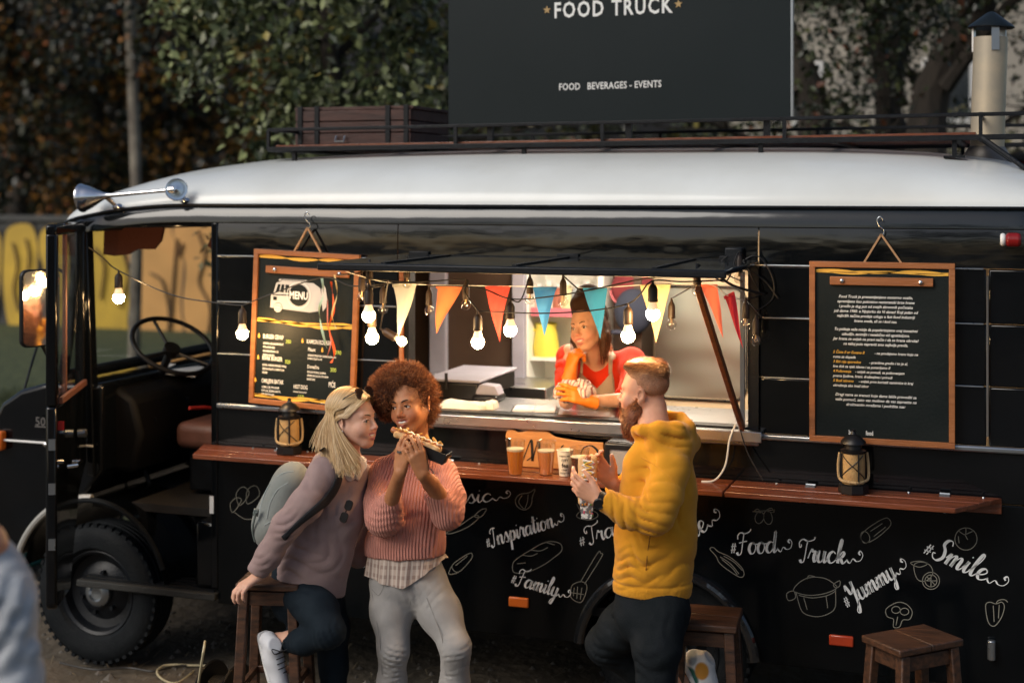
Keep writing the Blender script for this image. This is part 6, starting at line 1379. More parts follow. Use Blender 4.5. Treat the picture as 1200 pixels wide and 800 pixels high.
tr_ = finger_hand(B, hr, UPV*.93-RGT*.30-FWD*.12, -FWD*.85+RGT*.35, 1, [(.2,.6,.5),(.25,.65,.5),(.3,.7,.5),(.35,.8,.5)], .92, spread=.08, thumb=(.8,.4,-.35), tcurl=.5)
for a, kx, f in ((D(458,685,5.88),D(461,762,5.82),footL),(D(500,690,5.88),D(534,757,5.74),footR)): B.chain([a,kx,f],[.075,.048,.035],.02)
brown = (.46,.20,.09); body = B.mesh('body', skin('brown_skin'), W_, brown, hd.paints((.32,.09,.065),(.42,.15,.075)))
nails(tl_[:4]+tr_[:4], W_, (.10,.012,.03), .92)
hd.extras(W_, (.03,.014,.008), True, (.018,.010,.007), look=(.35,-.05), smile=1)
# sweater
knit = fabric('pink_knit', (.62,.265,.205), (.53,.215,.165), 20, .4, 260); wave_bump(knit, 'X', 27, .8, .006, .8, None)
kx_ = knit.node_tree
B = Body([D(428,545,5.95), D(535,545,5.7), D(425,660,6.0), D(535,660,5.7), D(485,520,5.7)], .10, .0062)
B.chain([D(487,550,5.92), D(483,590,5.89), D(475,640,5.86), D(474,660,5.86)], [.120,.143,.156,.154], .04, (FWD,.66))
B.chain([D(487,546,5.92), D(452,554,5.90), D(446,588,5.80), D(450,607,5.74), D(459,586,5.69)], [.060,.064,.068,.070,.045], .025)
B.chain([D(487,546,5.92), D(518,554,5.90), D(529,584,5.78), D(524,601,5.73), D(510,578,5.68)], [.060,.062,.058,.062,.046], .025)
B.chain([D(472,531,5.86), D(487,534,5.82), D(503,530,5.87)], [.022,.022,.022], .02)
B.cut(D(461,578,5.68), (D(466,545,5.62)-D(452,607,5.74)), .062); B.cut(D(508,573,5.67), (D(497,552,5.63)-D(522,598,5.73)), .062)
B.cut(D(474,649,5.86), -UPV*1.0+RGT*.02)
B.noise(.0022, 26, (1,1,.5), 1.0); B.crease(D(450,603,5.72), UPV, .07, .009, .030, .5, 1); B.crease(D(526,598,5.72), UPV+RGT*.2, .06, .008, .028, .5, 2); B.crease(D(480,620,5.75), UPV+RGT*.4, .10, .006, .06, .8, 3); B.crease(D(450,560,5.84), RGT+UPV*.8, .06, .006, .035, .5, 5); B.crease(D(515,562,5.84), -RGT+UPV*.8, .06, .006, .035, .5, 6)
sweater = B.mesh('sweater', knit, W_); bv = B.bvh()
for k in range(2):                                     # the hem and neck bands
    pass
m = MB(); m.tube(smoothpts([D(474,531,5.83), D(481,536,5.80), D(490,537,5.79), D(500,531,5.81), D(504,525,5.86)],5), .010, 8); m.build('neck_band', knit, W_, smooth=True)
m = MB(); m.add([D(496,533,5.80), D(501,516,5.80), D(505,528,5.84), D(503,536,5.83)], [(0,1,2,3)]); m.build('shirt_collar', M['linen'], W_)
# plaid shirt tail below the sweater
plaid = mat('plaid_shirt', (.50,.40,.34), .9, bump=.2, bscale=200)
nt = plaid.node_tree; L = nt.links; tc = nt.nodes.new('ShaderNodeTexCoord'); bs = nt.nodes['Principled BSDF']; cur = None
for dir_, sc_, col in (('X',7.5,(.14,.085,.07,1)),('Z',8.5,(.20,.13,.11,1)),('X',17,(.66,.58,.5,1))):
    w = nt.nodes.new('ShaderNodeTexWave'); w.bands_direction = dir_; w.inputs['Scale'].default_value = sc_; w.inputs['Distortion'].default_value = .6; L.new(tc.outputs['Object'], w.inputs['Vector'])
    mr = nt.nodes.new('ShaderNodeMapRange'); mr.inputs['From Min'].default_value = .62; mr.inputs['From Max'].default_value = .72; mr.inputs['To Max'].default_value = .55; L.new(w.outputs['Fac'], mr.inputs['Value'])
    mx = nt.nodes.new('ShaderNodeMix'); mx.data_type = 'RGBA'; L.new(mr.outputs[0], mx.inputs['Factor'])
    if cur is None: mx.inputs['A'].default_value = (.46,.36,.30,1)
    else: L.new(cur, mx.inputs['A'])
    mx.inputs['B'].default_value = col; cur = mx.outputs['Result']
L.new(cur, bs.inputs['Base Color'])
m = MB(); cc = D(475,650,5.87); n = 72; vs = []
for j in range(7):
    t = j/6
    for i in range(n):
        a = 2*math.pi*i/n; ru = .153+.016*t+.005*t*math.sin(a*9+1)+.004*t*math.sin(a*17); rf = .108+.018*t+.008*t*math.sin(a*11)
        lon = .105+.035*math.sin(a*1+4.5)*1+.010*math.sin(a*3)
        vs.append(cc+RGT*math.cos(a)*ru+FWD*math.sin(a)*rf-UPV*(t*(lon-.02*abs(math.cos(a))*2)-.02))
m.add(vs, [(j*n+i,j*n+(i+1)%n,(j+1)*n+(i+1)%n,(j+1)*n+i) for j in range(6) for i in range(n)]); m.build('shirt_tail', plaid, W_, smooth=True, auto=0)
# jeans
den = fabric('grey_jeans', (.36,.345,.33), (.29,.28,.27), 9, .3, 300, .85)
def jeans(parent, m, pelvis, pr, legs, h=.008, creases=(), flat=.72, name='jeans', cuts=()):
    pts = [q for leg in legs for q in leg[0]]+[pelvis+V(.15,.1,.1), pelvis-V(.15,.1,0)]; B = Body(pts, .12, h)
    B.c(pelvis+UPV*.06, pelvis-UPV*.03, pr*.92, pr, .03, (FWD, flat))
    for P, rs in legs: B.chain(P, rs, .03)
    for c in cuts: B.cut(*c)
    B.noise(.0014, 30, (1,1,1.6), 2.0)
    for c in creases: B.crease(*c)
    B.mesh(name, m, parent); return B.bvh()
bj = jeans(W_, den, D(477,668,5.87), .150, [([D(461,682,5.86), D(459,715,5.85), D(461,760,5.80), D(459,800,5.83), footL+V(0,0,.03)], [.094,.087,.060,.057,.042]), ([D(498,684,5.86), D(516,718,5.82), D(534,757,5.73), D(533,800,5.78), footR+V(0,0,.03)], [.094,.084,.058,.057,.042])],
      creases=[(D(461,768,5.76),UPV+RGT*.2,.06,.006,.025,.6,1),(D(534,765,5.7),UPV-RGT*.3,.06,.006,.024,.6,2),(D(480,690,5.78),UPV*.4+RGT,.06,.008,.03,.5,3),(D(459,795,5.78),UPV,.06,.009,.022,.3,4),(D(530,795,5.72),UPV,.06,.009,.022,.3,7),(D(461,770,5.76),UPV+RGT*.3,.06,.009,.02,.3,9),(D(534,768,5.7),UPV-RGT*.3,.06,.009,.02,.3,10),(D(500,700,5.8),UPV*.8-RGT*.5,.07,.006,.03,.3,11)])
def seam(parent, bv, q, m, r_=.0016, name='seam', off=.0004):
    P = [w_ for w_ in (project(bv, x, y, off) for x, y in q) if w_]
    if len(P) > 2: b_ = MB(); b_.tube(smoothpts(P,5), r_, 5); b_.build(name, m, parent, smooth=True)
M['seam_dark'] = mat('jeans_seam', (.25,.24,.23), .9)
for q in ([(434,672),(437,700),(442,730),(446,760),(448,790)],[(480,672),(480,690),(481,708)],[(436,690),(444,697),(450,685),(452,676)],[(500,700),(510,725),(519,752),(523,790)]): seam(W_, bj, q, M['seam_dark'])
def shoe(parent, heel, toe, m, up=V(0,0,1), s=1.0, sole=None, cols=None, paints=()):
    heel, toe = Vector(heel), Vector(toe); d = (toe-heel).normalized(); u = (up-d*up.dot(d)).normalized(); L_ = (toe-heel).length; lat = d.cross(u)
    B = Body([heel-d*.03, toe+d*.03, heel+u*.12, heel-u*.02], .06, .0045)
    B.c(heel+d*.035*s+u*.045*s, heel+d*.06*s+u*.085*s, .036*s,.036*s,.02); B.c(heel+d*.03*s+u*.03*s, heel+d*.12*s+u*.03*s, .034*s,.038*s,.02,(lat,1.0)); B.c(heel+d*.10*s+u*.055*s, toe-d*.035*s+u*.026*s, .036*s,.030*s,.03); B.c(heel+d*.12*s+u*.02*s, toe-d*.035*s+u*.018*s, .042*s,.038*s,.02,(u,.8))
    B.cut(heel+u*.004, -u); B.cut(heel+d*.04*s+u*.100*s, u*1+d*-.1, .07)
    o = B.mesh('shoe', m, parent, (1,1,1) if paints else None, paints)
    m2 = MB(); q = [(x*s, y*s) for x, y in ((.0,-.028),(-.01,0),(.0,.028),(.06,.036),(.14,.042),(.21,.040),(.25,.02),(.262,0),(.25,-.022),(.21,-.042),(.14,-.042),(.06,-.036))]
    f = L_/(.262*s); m2.prism([(p.x*f,p.y) for p in smoothpts([V(a,b_,0) for a,b_ in q],3,True)], heel-u*.014, d, lat*-1, .020); m2.build('sole', sole or M['white_plastic'], o, bevel=.004); return o, d, u, lat
for f in (footL, footR): h0_ = V(f.x,f.y,.015)+FWD*.05; shoe(W_, h0_, h0_-FWD*.25-RGT*.03, M['linen'])
# hair: a dark core and thousands of small curls
hm = mat('afro_core', (.050,.018,.009), .95, bump=1, bscale=150, bdist=.01)
hc = D(472,465,5.90); B = Body([hc+V(.15,.15,.14), hc-V(.15,.15,.16)], .06, .006)
B.e(hc+UPV*.035, (.118,.105,.095)); B.e(hc+RGT*.075-UPV*.02, (.058,.09,.085),None,.03); B.e(hc-RGT*.055-UPV*.005, (.07,.09,.08),None,.03); B.e(hc+RGT*.078-UPV*.07+FWD*.03, (.040,.07,.06),None,.03)
face_pts = [(0,.095,-.01,.062,.075,.075),(0,.08,-.08,.07,.08,.08)]
for x,y,z,a,b_,c_ in face_pts: B.e(hd.p(x,y,z),(a,b_,c_),hd.R,.008,'x')
B.noise(.008, 45, (1,1,1), 3)
hair = B.mesh('hair', hm, W_); hv, hq = B.vs, B.Q
def curls(vs, qs, n, m, parent, c0, cols, size=.013, rad=.006, avoid=None, r_=rh):
    nrm_c = sum((Vector(v) for v in vs[::50]), V(0,0,0))/len(vs[::50]); items = []
    tri = np.array(qs); 
    for _ in range(n):
        q = tri[r_.randrange(len(tri))]; p = Vector(vs[q[0]]).lerp(Vector(vs[q[2]]), r_.random()); nn = (Vector(vs[q[1]])-Vector(vs[q[0]])).cross(Vector(vs[q[3]])-Vector(vs[q[0]]))
        if nn.length < 1e-12: continue
        nn.normalize()
        if nn.dot(p-nrm_c) < 0: nn = -nn
        if avoid and avoid(p): continue
        t = V(r_.gauss(0,1),r_.gauss(0,1),r_.gauss(0,1)).normalized(); x = nn.cross(t).normalized(); y = nn.cross(x); ph = r_.uniform(0,6.28); turns = r_.uniform(2.5,6); L_ = size*r_.uniform(.5,1.9)
        pts = [p-nn*.004+nn*L_*s+(x*math.cos(ph+turns*s)+y*math.sin(ph+turns*s))*rad*(.6+.6*s) for s in (0,.2,.4,.6,.8,1)]
        items.append((pts, cols[r_.randrange(len(cols))], t))
    return strands('curl', items, m, parent, .0014, .5)
AC = [(.14,.048,.020),(.20,.07,.027),(.28,.11,.04),(.08,.028,.014)]
M['afro'] = mat('afro_curls', rough=.65, attr='Col', spec=.25)
curls(hv, hq, 19000, M['afro'], hair, None, AC, .017, .0042)
m = MB(); m.sphere(hd.p(-.080,.0,-.034), .004, 8); m.sphere(hd.p(.080,.0,-.034), .004, 8); m.build('earring', M['chrome'], W_, smooth=True)
# wrist watch
def watch(parent, p, ax, r, dial, w=.020, big=.018, strap=M['steel'], name='watch', out=None):
    ax = Vector(ax).normalized(); x, y = perp(ax); m = MB(); n = 28; vs = []
    for k in range(n):
        a = 2*math.pi*k/n; o_ = x*math.cos(a)+y*math.sin(a); vs += [p+o_*r-ax*w/2, p+o_*(r+.004)-ax*w/2, p+o_*(r+.004)+ax*w/2, p+o_*r+ax*w/2]
    m.add(vs, [(4*k+j, 4*k+(j+1)%4, 4*((k+1)%n)+(j+1)%4, 4*((k+1)%n)+j) for k in range(n) for j in range(4)])
    o = m.build(name, strap, parent, smooth=True); out = (out-ax*out.dot(ax)).normalized(); m = MB(); m.lathe(p+out*(r+.001), out, [(big,0),(big,.008),(big*.85,.010),(big*.8,.009),(.001,.009)], 24); m.build('dial', dial, o, smooth=True)
watch(W_, D(500,557,5.635), (hr-D(505,566,5.66)), .027, M['chrome'], .014, .016, M['steel'], out=-FWD+RGT*.2)
m = MB(); rp = tl_[2]; m.lathe(hl+UPV*.082-FWD*.01, UPV, [(.0105,-.004),(.0125,-.004),(.0125,.004),(.0105,.004)], 16); m.build('ring', M['chrome'], W_, smooth=True)
# boxed hot dog in her hands
a0, a1 = D(463,507,5.60), D(523,532,5.55); ax = (a1-a0).normalized(); Lb = (a1-a0).length; upb = (UPV-ax*UPV.dot(ax)).normalized(); sd = ax.cross(upb)
hdg = thing('boxed_hot_dog', (a0+a1)/2, 'hot dog in a black paper tray held up to the curly haired woman mouth', 'hot dog')
Rb = Matrix((ax, -sd, upb)).transposed()
m = MB(); cb = a0+ax*Lb*.62-upb*.004
def tray(o_, L_, wb, wt, h):
    vs = []
    for (z, w, e) in ((0,wb,0),(h,wt,.006)):
        for x, y in ((-L_/2-e,-w/2),(L_/2+e,-w/2),(L_/2+e,w/2),(-L_/2-e,w/2)): vs.append(o_+Rb@V(x,y,z))
    return vs
m.add(tray(cb-upb*.034, Lb*.80, .060,.078,.046), [(0,3,2,1),(0,1,5,4),(1,2,6,5),(2,3,7,6),(3,0,4,7)]); tb_ = m.build('tray', mat('black_card', (.012,.012,.013), .5), hdg)
md = tb_.modifiers.new('t','SOLIDIFY'); md.thickness = .0015
m = MB(); oo = cb-upb*.034+Rb@V(Lb*.40+.007,-.020,0); text_mb(m, 'jelo', oo+upb*.004+Rb@V(.0008,0,0), -sd*1.0, upb, .014, sx=.9); m.build('logo', M['ink_white'], tb_)
m = MB()
for k in range(4): m.add([oo+Rb@V(.001+.0035*.3,-.004+.014*k,.018), oo+Rb@V(.001,.004+.014*k,.018), oo+Rb@V(.0035,.008+.014*k,.034), oo+Rb@V(.0035,.001+.014*k,.034)], [(0,1,2,3)])
m.build('flame_stripe', M['ink_yellow'], tb_)
Bn = Body([a0-ax*.04, a1+ax*.02, a0+upb*.05, a1-upb*.04], .05, .0035)
for sg in (-1,1): Bn.c(a0+ax*.012+sd*.012*sg+upb*.000, a1-ax*.04+sd*.013*sg+upb*.004, .014,.016,.004)
Bn.noise(.0012,140); Bn.mesh('bun', mat('toasted_bun', (.62,.33,.12), .65, col2=(.74,.50,.26), scale=40, bump=.3, bscale=200), hdg)
Bn = Body([a0-ax*.05, a1+ax*.02, a0+upb*.05, a1-upb*.04], .05, .0035); Bn.c(a0-ax*.010+upb*.008, a1-ax*.04+upb*.014, .0115,.0125,.004); Bn.noise(.001,120); Bn.mesh('sausage', mat('sausage_skin', (.42,.14,.045), .35), hdg)
m = MB(); m.tube(smoothpts([a0+ax*(Lb*.05+Lb*.82*t/14)+upb*.025+sd*.010*(1 if t%2 else -1) for t in range(15)],4), .0036, 6); m.build('sauce', mat('mayonnaise', (.80,.72,.55), .35), hdg, smooth=True)
m = MB()
for k in range(26): t = rh.uniform(.0,.85); p = a0+ax*Lb*t+upb*rh.uniform(.022,.034)+sd*rh.uniform(-.022,.022); m.box(p, (rh.uniform(.008,.018),.008,.004), Euler((rh.random()*3,rh.random(),rh.random()*3)))
m.build('topping', mat('fried_onion', (.75,.42,.10), .6), hdg, bevel=.001)
m = MB(); m.add([a0-ax*.005-sd*.024-upb*.018, a0+ax*.05-sd*.032-upb*.02, a0+ax*.06-sd*.032+upb*.014, a0-ax*.02-sd*.020+upb*.002], [(0,1,2,3)]); m.build('napkin', M['linen'], hdg)
# ------------------------------------------------------------------ blonde woman leaning on the stool
Wb = thing('person', V(*PD(390,912,5.9)), 'blonde woman in a mauve sweater leaning forward with one hand on a stool', 'person'); Wb.location.z = 0
hb_ = Head(D(414,492,5.80), -FWD*.46+RGT*.88+UPV*.03, UPV+RGT*.10-FWD*.05, .96)
wr = D(304,674,5.69); ft2 = D(392,893,5.93); ank = D(325,752,5.80)
B = Body([hb_.o+V(0,0,.14), ft2-V(0,0,.02), D(285,690,5.7), D(440,600,6.05), D(400,740,5.5)], .09, .011, [(hb_.p(0,.03,-.01),.125,.0034),(D(294,683,5.66),.07,.004)])
hb_.build(B, smile=1.0, nose=1.0, lip=1.0)
B.chain([hb_.p(0,-.02,-.055), D(407,520,5.82), D(398,545,5.84)], [.046,.046,.06], .03)
B.chain([D(398,550,5.84), D(385,610,5.84), D(360,675,5.86)], [.105,.105,.125], .03, (FWD,.68))
B.chain([D(398,548,5.84), D(381,556,5.74), D(338,612,5.68), wr], [.05,.045,.036,.024], .015)
B.chain([D(405,550,5.86), D(428,560,5.98), D(440,610,6.02), D(420,650,5.98)], [.05,.045,.036,.03], .015)
th_ = finger_hand(B, wr, -RGT*.75-UPV*.42-FWD*.5, UPV*.85-RGT*.3-FWD*.25, 1, [(.35,.6,.5),(.35,.7,.5),(.35,.7,.5),(.4,.7,.5)], .88, thumb=(.6,.6,-.2))
B.chain([D(352,690,5.82), D(386,740,5.64), ank], [.08,.05,.034], .02); B.chain([D(375,690,5.93), D(392,765,5.92), ft2], [.08,.05,.035], .02); B.c(ank, D(316,760,5.81), .034,.030,.02); B.c(D(316,760,5.81), D(327,795,5.78), .03,.024,.02)
B.mesh('body', skin('fair_skin'), Wb, (.70,.41,.29), hb_.paints((.62,.21,.19),(.71,.38,.275)))
nails(th_[:4], Wb, (.05,.012,.02), .88)
hb_.extras(Wb, (.10,.12,.10), True, (.12,.075,.04), look=(-.1,.03))
mv = fabric('mauve_knit', (.33,.235,.22), (.28,.195,.185), 16, .3, 330)
B = Body([D(290,690,5.7), D(440,540,6.05), D(380,530,5.6), D(400,700,5.95), D(350,690,5.7)], .10, .0065)
B.chain([D(399,556,5.84), D(388,600,5.82), D(372,645,5.83), D(362,685,5.85)], [.114,.126,.138,.155], .05, (FWD,.72))
B.chain([D(395,552,5.83), D(380,556,5.74), D(358,590,5.69), D(335,617,5.67), D(315,650,5.68), D(300,672,5.69)], [.066,.068,.062,.054,.046,.042], .025)
B.chain([D(405,552,5.86), D(428,562,5.98), D(440,610,6.02), D(420,652,5.98)], [.065,.060,.056,.05], .025)
B.chain([D(392,534,5.80), D(378,543,5.86)], [.04,.045], .03)
B.cut(D(301,670,5.69), wr-D(318,648,5.68), .07)
B.c(D(417,532,5.73), D(407,586,5.735), .050,.016,.01,None,'x')
hemn = (-UPV*1.0-RGT*.0); B.cut(D(355,683,5.85), -UPV+RGT*-.32)
B.noise(.0030, 17, (1,1,.7), 4.0)
for c, d, rad, amp, lam, sd_ in ((D(336,615,5.64),UPV-RGT*.6,.07,.008,.035,1),(D(372,565,5.7),RGT+UPV,.07,.008,.05,2),(D(350,665,5.72),UPV+RGT*.25,.11,.012,.055,3),(D(385,640,5.70),UPV*.6-RGT,.12,.009,.07,4),(D(310,658,5.66),UPV-RGT*.6,.05,.006,.028,5),(D(395,600,5.7),UPV*.3-RGT,.09,.008,.06,6)): B.crease(c,d,rad,amp,lam,.5,sd_)
B.mesh('sweater', mv, Wb, smooth=2); bvb = B.bvh()
Bs = Body([D(380,530,5.7), D(440,620,5.9)], .12, .006); Bs.chain([D(400,545,5.84), D(389,600,5.825), D(380,630,5.83)], [.104,.119,.121], .05, (FWD,.72)); Bs.c(D(411,528,5.84), D(405,545,5.82), .056,.07,.03); Bs.c(D(419,530,5.74), D(411,556,5.68), .030,.010,.01,None,'x'); Bs.cut(D(411,534,5.8), UPV+RGT*.35, .2); Bs.mesh('shirt', mat('white_shirt', (.66,.63,.62), .8, bump=.3, bscale=120), Wb)
bvs = Bs.bvh()
drape('shirt_collar', M['linen'], Wb, bvs, [(409,534),(407,545),(411,560)], [(414,538),(416,548),(413,562)], 3, 8, .006)
drape('shirt_collar', M['linen'], Wb, bvs, [(421,536),(418,548),(416,560)], [(427,538),(426,548),(419,563)], 3, 8, .006)
# dark jeans
blk = fabric('dark_blue_jeans', (.006,.011,.017), (.011,.018,.025), 10, .3, 300, .8)
bjb = jeans(Wb, blk, D(358,688,5.86), .150, [([D(350,694,5.82), D(374,716,5.70), D(386,739,5.63), D(358,751,5.70), D(337,751,5.79)], [.088,.078,.060,.052,.046]), ([D(378,700,5.93), D(388,735,5.93), D(391,780,5.92), ft2+V(0,0,.05)], [.090,.075,.058,.045])],
      creases=[(D(385,752,5.58),RGT+UPV*.3,.07,.008,.028,.6,1),(D(350,752,5.70),RGT,.05,.006,.024,.6,2),(D(360,700,5.74),UPV+RGT,.07,.006,.04,.5,3)], h=.0075, cuts=[(D(333,751,5.80), D(325,752,5.80)-D(350,754,5.74), .08)])
cv = mat('white_canvas', (.66,.67,.70), .8, col2=(.58,.59,.62), scale=12, bump=.2, bscale=300)
sh1, dS, uS, lS = shoe(Wb, D(312,742,5.80)-RGT*.012, D(331,815,5.755), cv, RGT*.55-FWD*.8, .9)
for k in range(5):
    c = D(312,742,5.80)+dS*(.085+.020*k)+uS*(.088-.009*k); m = MB(); m.tube(smoothpts([c-lS*.020, c+uS*.004, c+lS*.020],3), .0022, 5); m.build('lace', M['wire'], sh1)
m = MB(); c = D(312,742,5.80)+dS*.08+uS*.094; m.tube(smoothpts([c, c-lS*.03+uS*.01, c-lS*.02-dS*.03+uS*.01, c, c+lS*.03+uS*.01, c+lS*.03-dS*.02, c],4), .002, 5); m.build('lace', M['wire'], sh1)
h0_ = V(ft2.x,ft2.y,.015)+FWD*.04-RGT*.04; shoe(Wb, h0_, h0_-FWD*.16+RGT*.17, cv, s=.9)
# hair of the blonde woman
cap = Body([hb_.o+V(.13,.13,.14), hb_.o-V(.13,.13,.2)], .04, .006)
cap.e(hb_.p(0,-.028,.050), (.082*.96,.094*.96,.085*.96), hb_.R); cap.e(hb_.p(0,-.065,-.045), (.070,.045,.085), hb_.R, .03); cap.e(hb_.p(0,.095,-.012), (.058,.075,.088), hb_.R, .006, 'x')
for sg in (1,-1): cap.e(hb_.p(.085*sg,.035,-.03), (.035,.055,.070), hb_.R, .006, 'x')
cap.c(hb_.p(.045,-.06,-.03), D(398,530,5.78), .030,.02,.03); cap.cut(D(398,534,5.78), -UPV, .06)
hbm = cap.mesh('hair', mat('blonde_core', (.34,.21,.095), .6, bump=.8, bscale=80, bstretch=(1,1,.15)), Wb)
items = []; BL = [(.60,.38,.17),(.70,.48,.24),(.48,.29,.12),(.76,.58,.34),(.34,.19,.08)]
def scalp(sg, y, ph, k_=1.0):
    c = math.sqrt(max(.02, 1-((y+.022)/.108)**2)); return hb_.p(sg*.0825*c*math.sin(ph)*k_, y, .049+.0885*c*math.cos(ph)*k_)
for k in range(7500):
    sg = 1 if rh.random() < .68 else -1; y0 = rh.uniform(-.118,.080); bk = min(1, max(0, (.03-y0)/.13)); kk = rh.uniform(1.0,1.07); ye = -.048-.045*bk+rh.uniform(-.006,.006)
    pw = []
    for t in (0,.2,.4,.6,.8,1): pw.append(scalp(sg, y0+(ye-y0)*t**2.3, math.radians(4+97*t), kk))
    u = rh.random(); v = rh.random()
    if sg > 0:
        fan = min(1, max(0, bk*1.15-.25+rh.uniform(-.25,.25))); e2 = D(422-26*u-34*fan*(.5+.5*v)+rh.gauss(0,2), 552-14*v-18*fan+rh.gauss(0,4), 5.665+.08*fan+.03*v)
    else: e2 = D(412-40*u, 545-12*v, 5.90+.03*v)
    e1 = pw[-1].lerp(e2,.5)+hb_.R@V(sg*.012*(1-u),-.006,0)-V(0,0,.0)
    items.append((smoothpts(pw+[e1,e2],3), BL[rh.randrange(5)], hb_.R@V(sg,rh.uniform(-.5,.5),rh.uniform(.0,.5))))
for k in range(1100):
    t = rh.random(); j = lambda a: a+rh.gauss(0,.0022); sg = 1 if k%5 else -1
    q = [(0,.080-.03*t,.102+.024*t),(sg*.034,.078-.03*t,.088+.022*t),(sg*.062,.058-.03*t,.058+.02*t),(sg*.079,.024-.018*t,.026+.01*t),(sg*.086,-.012-.012*t,.022),(sg*.085,-.038,-.008),(sg*.080,-.052,-.055),(sg*.074,-.050,-.10-.03*t)]
    items.append((smoothpts([hb_.p(j(a),j(b),j(c)) for a,b,c in q],3), BL[rh.randrange(5)], hb_.R@V(sg,.3,.4)))
strands('hair_strand', items, M['hair'], hbm, .0022, .45)
m = MB(); m.sphere(hb_.p(.084,.0,-.036), .0045, 8); m.sphere(hb_.p(-.084,.0,-.036), .0045, 8); m.build('earring', M['linen'], Wb, smooth=True)
# sunglasses pushed up in her hair, and a pair hanging from the neckline
M['lens'] = mat('dark_lens', (.01,.01,.012), .05, coat=1, spec=1)
def glasses(name, label, c, x, y, z, s=1.0, open_=True):
    t = thing(name, c, label, 'sunglasses')
    for sg in (-1,1):
        m = MB(); m.prism([(p[0]*s,p[1]*s) for p in rrect(sg*.035-.026,-.021,sg*.035+.026,.021,.015,5)], c, x, z, .002*s); l_ = m.build('lens', M['lens'], t, bevel=.0005)
        pr_ = [c+x*p[0]*s+z*p[1]*s for p in rrect(sg*.035-.027,-.022,sg*.035+.027,.022,.016,5)]; m = MB(); m.tube(pr_, .0017*s, 6, closed=True); m.build('rim', mat('tortoise', (.05,.025,.015), .2), t, smooth=True)
        m = MB(); m.tube([c+x*sg*.062*s+z*.01*s, c+x*sg*.070*s-y*.05*s+z*.008*s, c+x*sg*.072*s-y*.12*s-z*.015*s] if open_ else [c+x*sg*.062*s, c+x*sg*-.04*s-y*.01], .0022*s, 6); m.build('temple', M['black_plastic'], t, smooth=True)
    m = MB(); m.tube([c-x*.009*s+z*.004*s, c+x*.009*s+z*.004*s], .0018*s, 6); m.build('bridge', M['black_plastic'], t)
zt_ = (hb_.R@V(0,-.45,1)).normalized(); yt_ = (hb_.R@V(0,1,.45)).normalized()
glasses('sunglasses', 'dark sunglasses pushed up on the blonde woman head', hb_.p(0,.060,.118), hb_.R@V(1,0,0), yt_, zt_, 1.0)
p_ = project(bvb, 405, 598, .012); xx = (UPV*.9+RGT*.35).normalized(); zz = xx.cross(FWD).normalized()
glasses('sunglasses', 'folded dark sunglasses hanging from the V neckline of the mauve sweater', p_-FWD*.004, xx, -FWD, (xx.cross(-FWD)*-1).normalized()*.9+FWD*.2, .75, False)
# backpack
bp_ = thing('backpack', D(322,585,5.95), 'grey green backpack on the back of the blonde woman', 'backpack')
bpm = fabric('grey_green_canvas', (.235,.25,.235), (.19,.205,.19), 8, .3, 300, .8)
B = Body([D(285,640,6.05), D(372,525,5.75)], .10, .0065); ua = (D(345,548,5.9)-D(312,625,5.9)).normalized(); c = D(331,588,5.90); la = ua.cross(FWD).normalized()
B.c(c+ua*.075, c-ua*.09, .100,.112,.03,(la,.80)); B.c(c+ua*.01-la*.035, c-ua*.11-la*.035, .075,.085,.04)
B.noise(.002,20,(1,1,1),2); B.crease(c-la*.05, ua+la*.3, .1,.003,.06,.6,2); ob = B.mesh('bag_body', bpm, bp_); bq = B.bvh()
for q, r_ in (([(340,549),(326,552),(312,565),(303,585),(299,610)],.0035),([(334,562),(322,570),(313,586),(309,604)],.003),([(306,612),(318,606),(332,607)],.003)):
    pp = [w_ for w_ in (project(bq,x+4,y+3,.001) for x,y in q) if w_]; m = MB(); m.tube(smoothpts(pp,5), r_*.7, 6); m.build('zip', mat('zip_grey', (.30,.34,.33), .5), bp_, smooth=True)
pp = D(300,600,5.80); m = MB(); m.box(pp, (.022,.014,.03), Euler((.2,.2,.4))); m.build('buckle', mat('buckle_grey', (.16,.19,.18), .4), bp_, bevel=.003)
m = MB(); m.tube(smoothpts([D(300,600,5.79), D(296,620,5.82), D(299,634,5.84)],4), .005, 6); m.build('side_strap', mat('buckle_grey2', (.14,.17,.16), .5), bp_, smooth=True)
drape('shoulder_strap', mat('black_webbing', (.012,.014,.018), .7, bump=.4, bscale=400), bp_, bvb, [(374,528),(390,540),(392,560),(380,580),(352,606),(330,628)], [(380,524),(397,538),(399,563),(385,588),(356,611),(334,632)], 3, 26, .006)
drape('strap_tag', M['ink_yellow'], bp_, bvb, [(390,536),(402,540)], [(389,539),(401,543)], 2, 4, .011)
# ------------------------------------------------------------------ bearded man in the yellow hoodie
Wm = thing('person', V(*PD(768,950,5.5)), 'bearded man in a mustard yellow hoodie holding a loaded hot dog', 'person'); Wm.location.z = 0
hm_ = Head(D(756,460,5.60), -RGT*.90+FWD*.42-UPV*.05, UPV+RGT*.02, .97)
wn_, wf = D(702,585,5.36), D(718,566,5.60); f1, f2 = D(770,945,5.50), D(797,800,5.86)
B = Body([hm_.o+V(0,0,.14), V(f1.x,f1.y,.0), D(665,560,5.3), D(825,600,5.6), D(700,760,5.85), f2], .10, .011, [(hm_.p(0,.03,-.01),.13,.0036),(D(688,560,5.42),.10,.0038)])
hm_.build(B, male=True, smile=0, jaw=1.05, nose=1.08, lip=.8, openm=False)
B.chain([hm_.p(0,-.03,-.06), D(766,497,5.55), D(773,520,5.55)], [.055,.054,.060], .03)
B.chain([D(777,538,5.56), D(770,600,5.54), D(766,690,5.55)], [.09,.11,.11], .03, (FWD,.75))
B.chain([D(776,538,5.48), D(778,552,5.42), D(768,603,5.34), wn_], [.06,.05,.042,.028], .015)
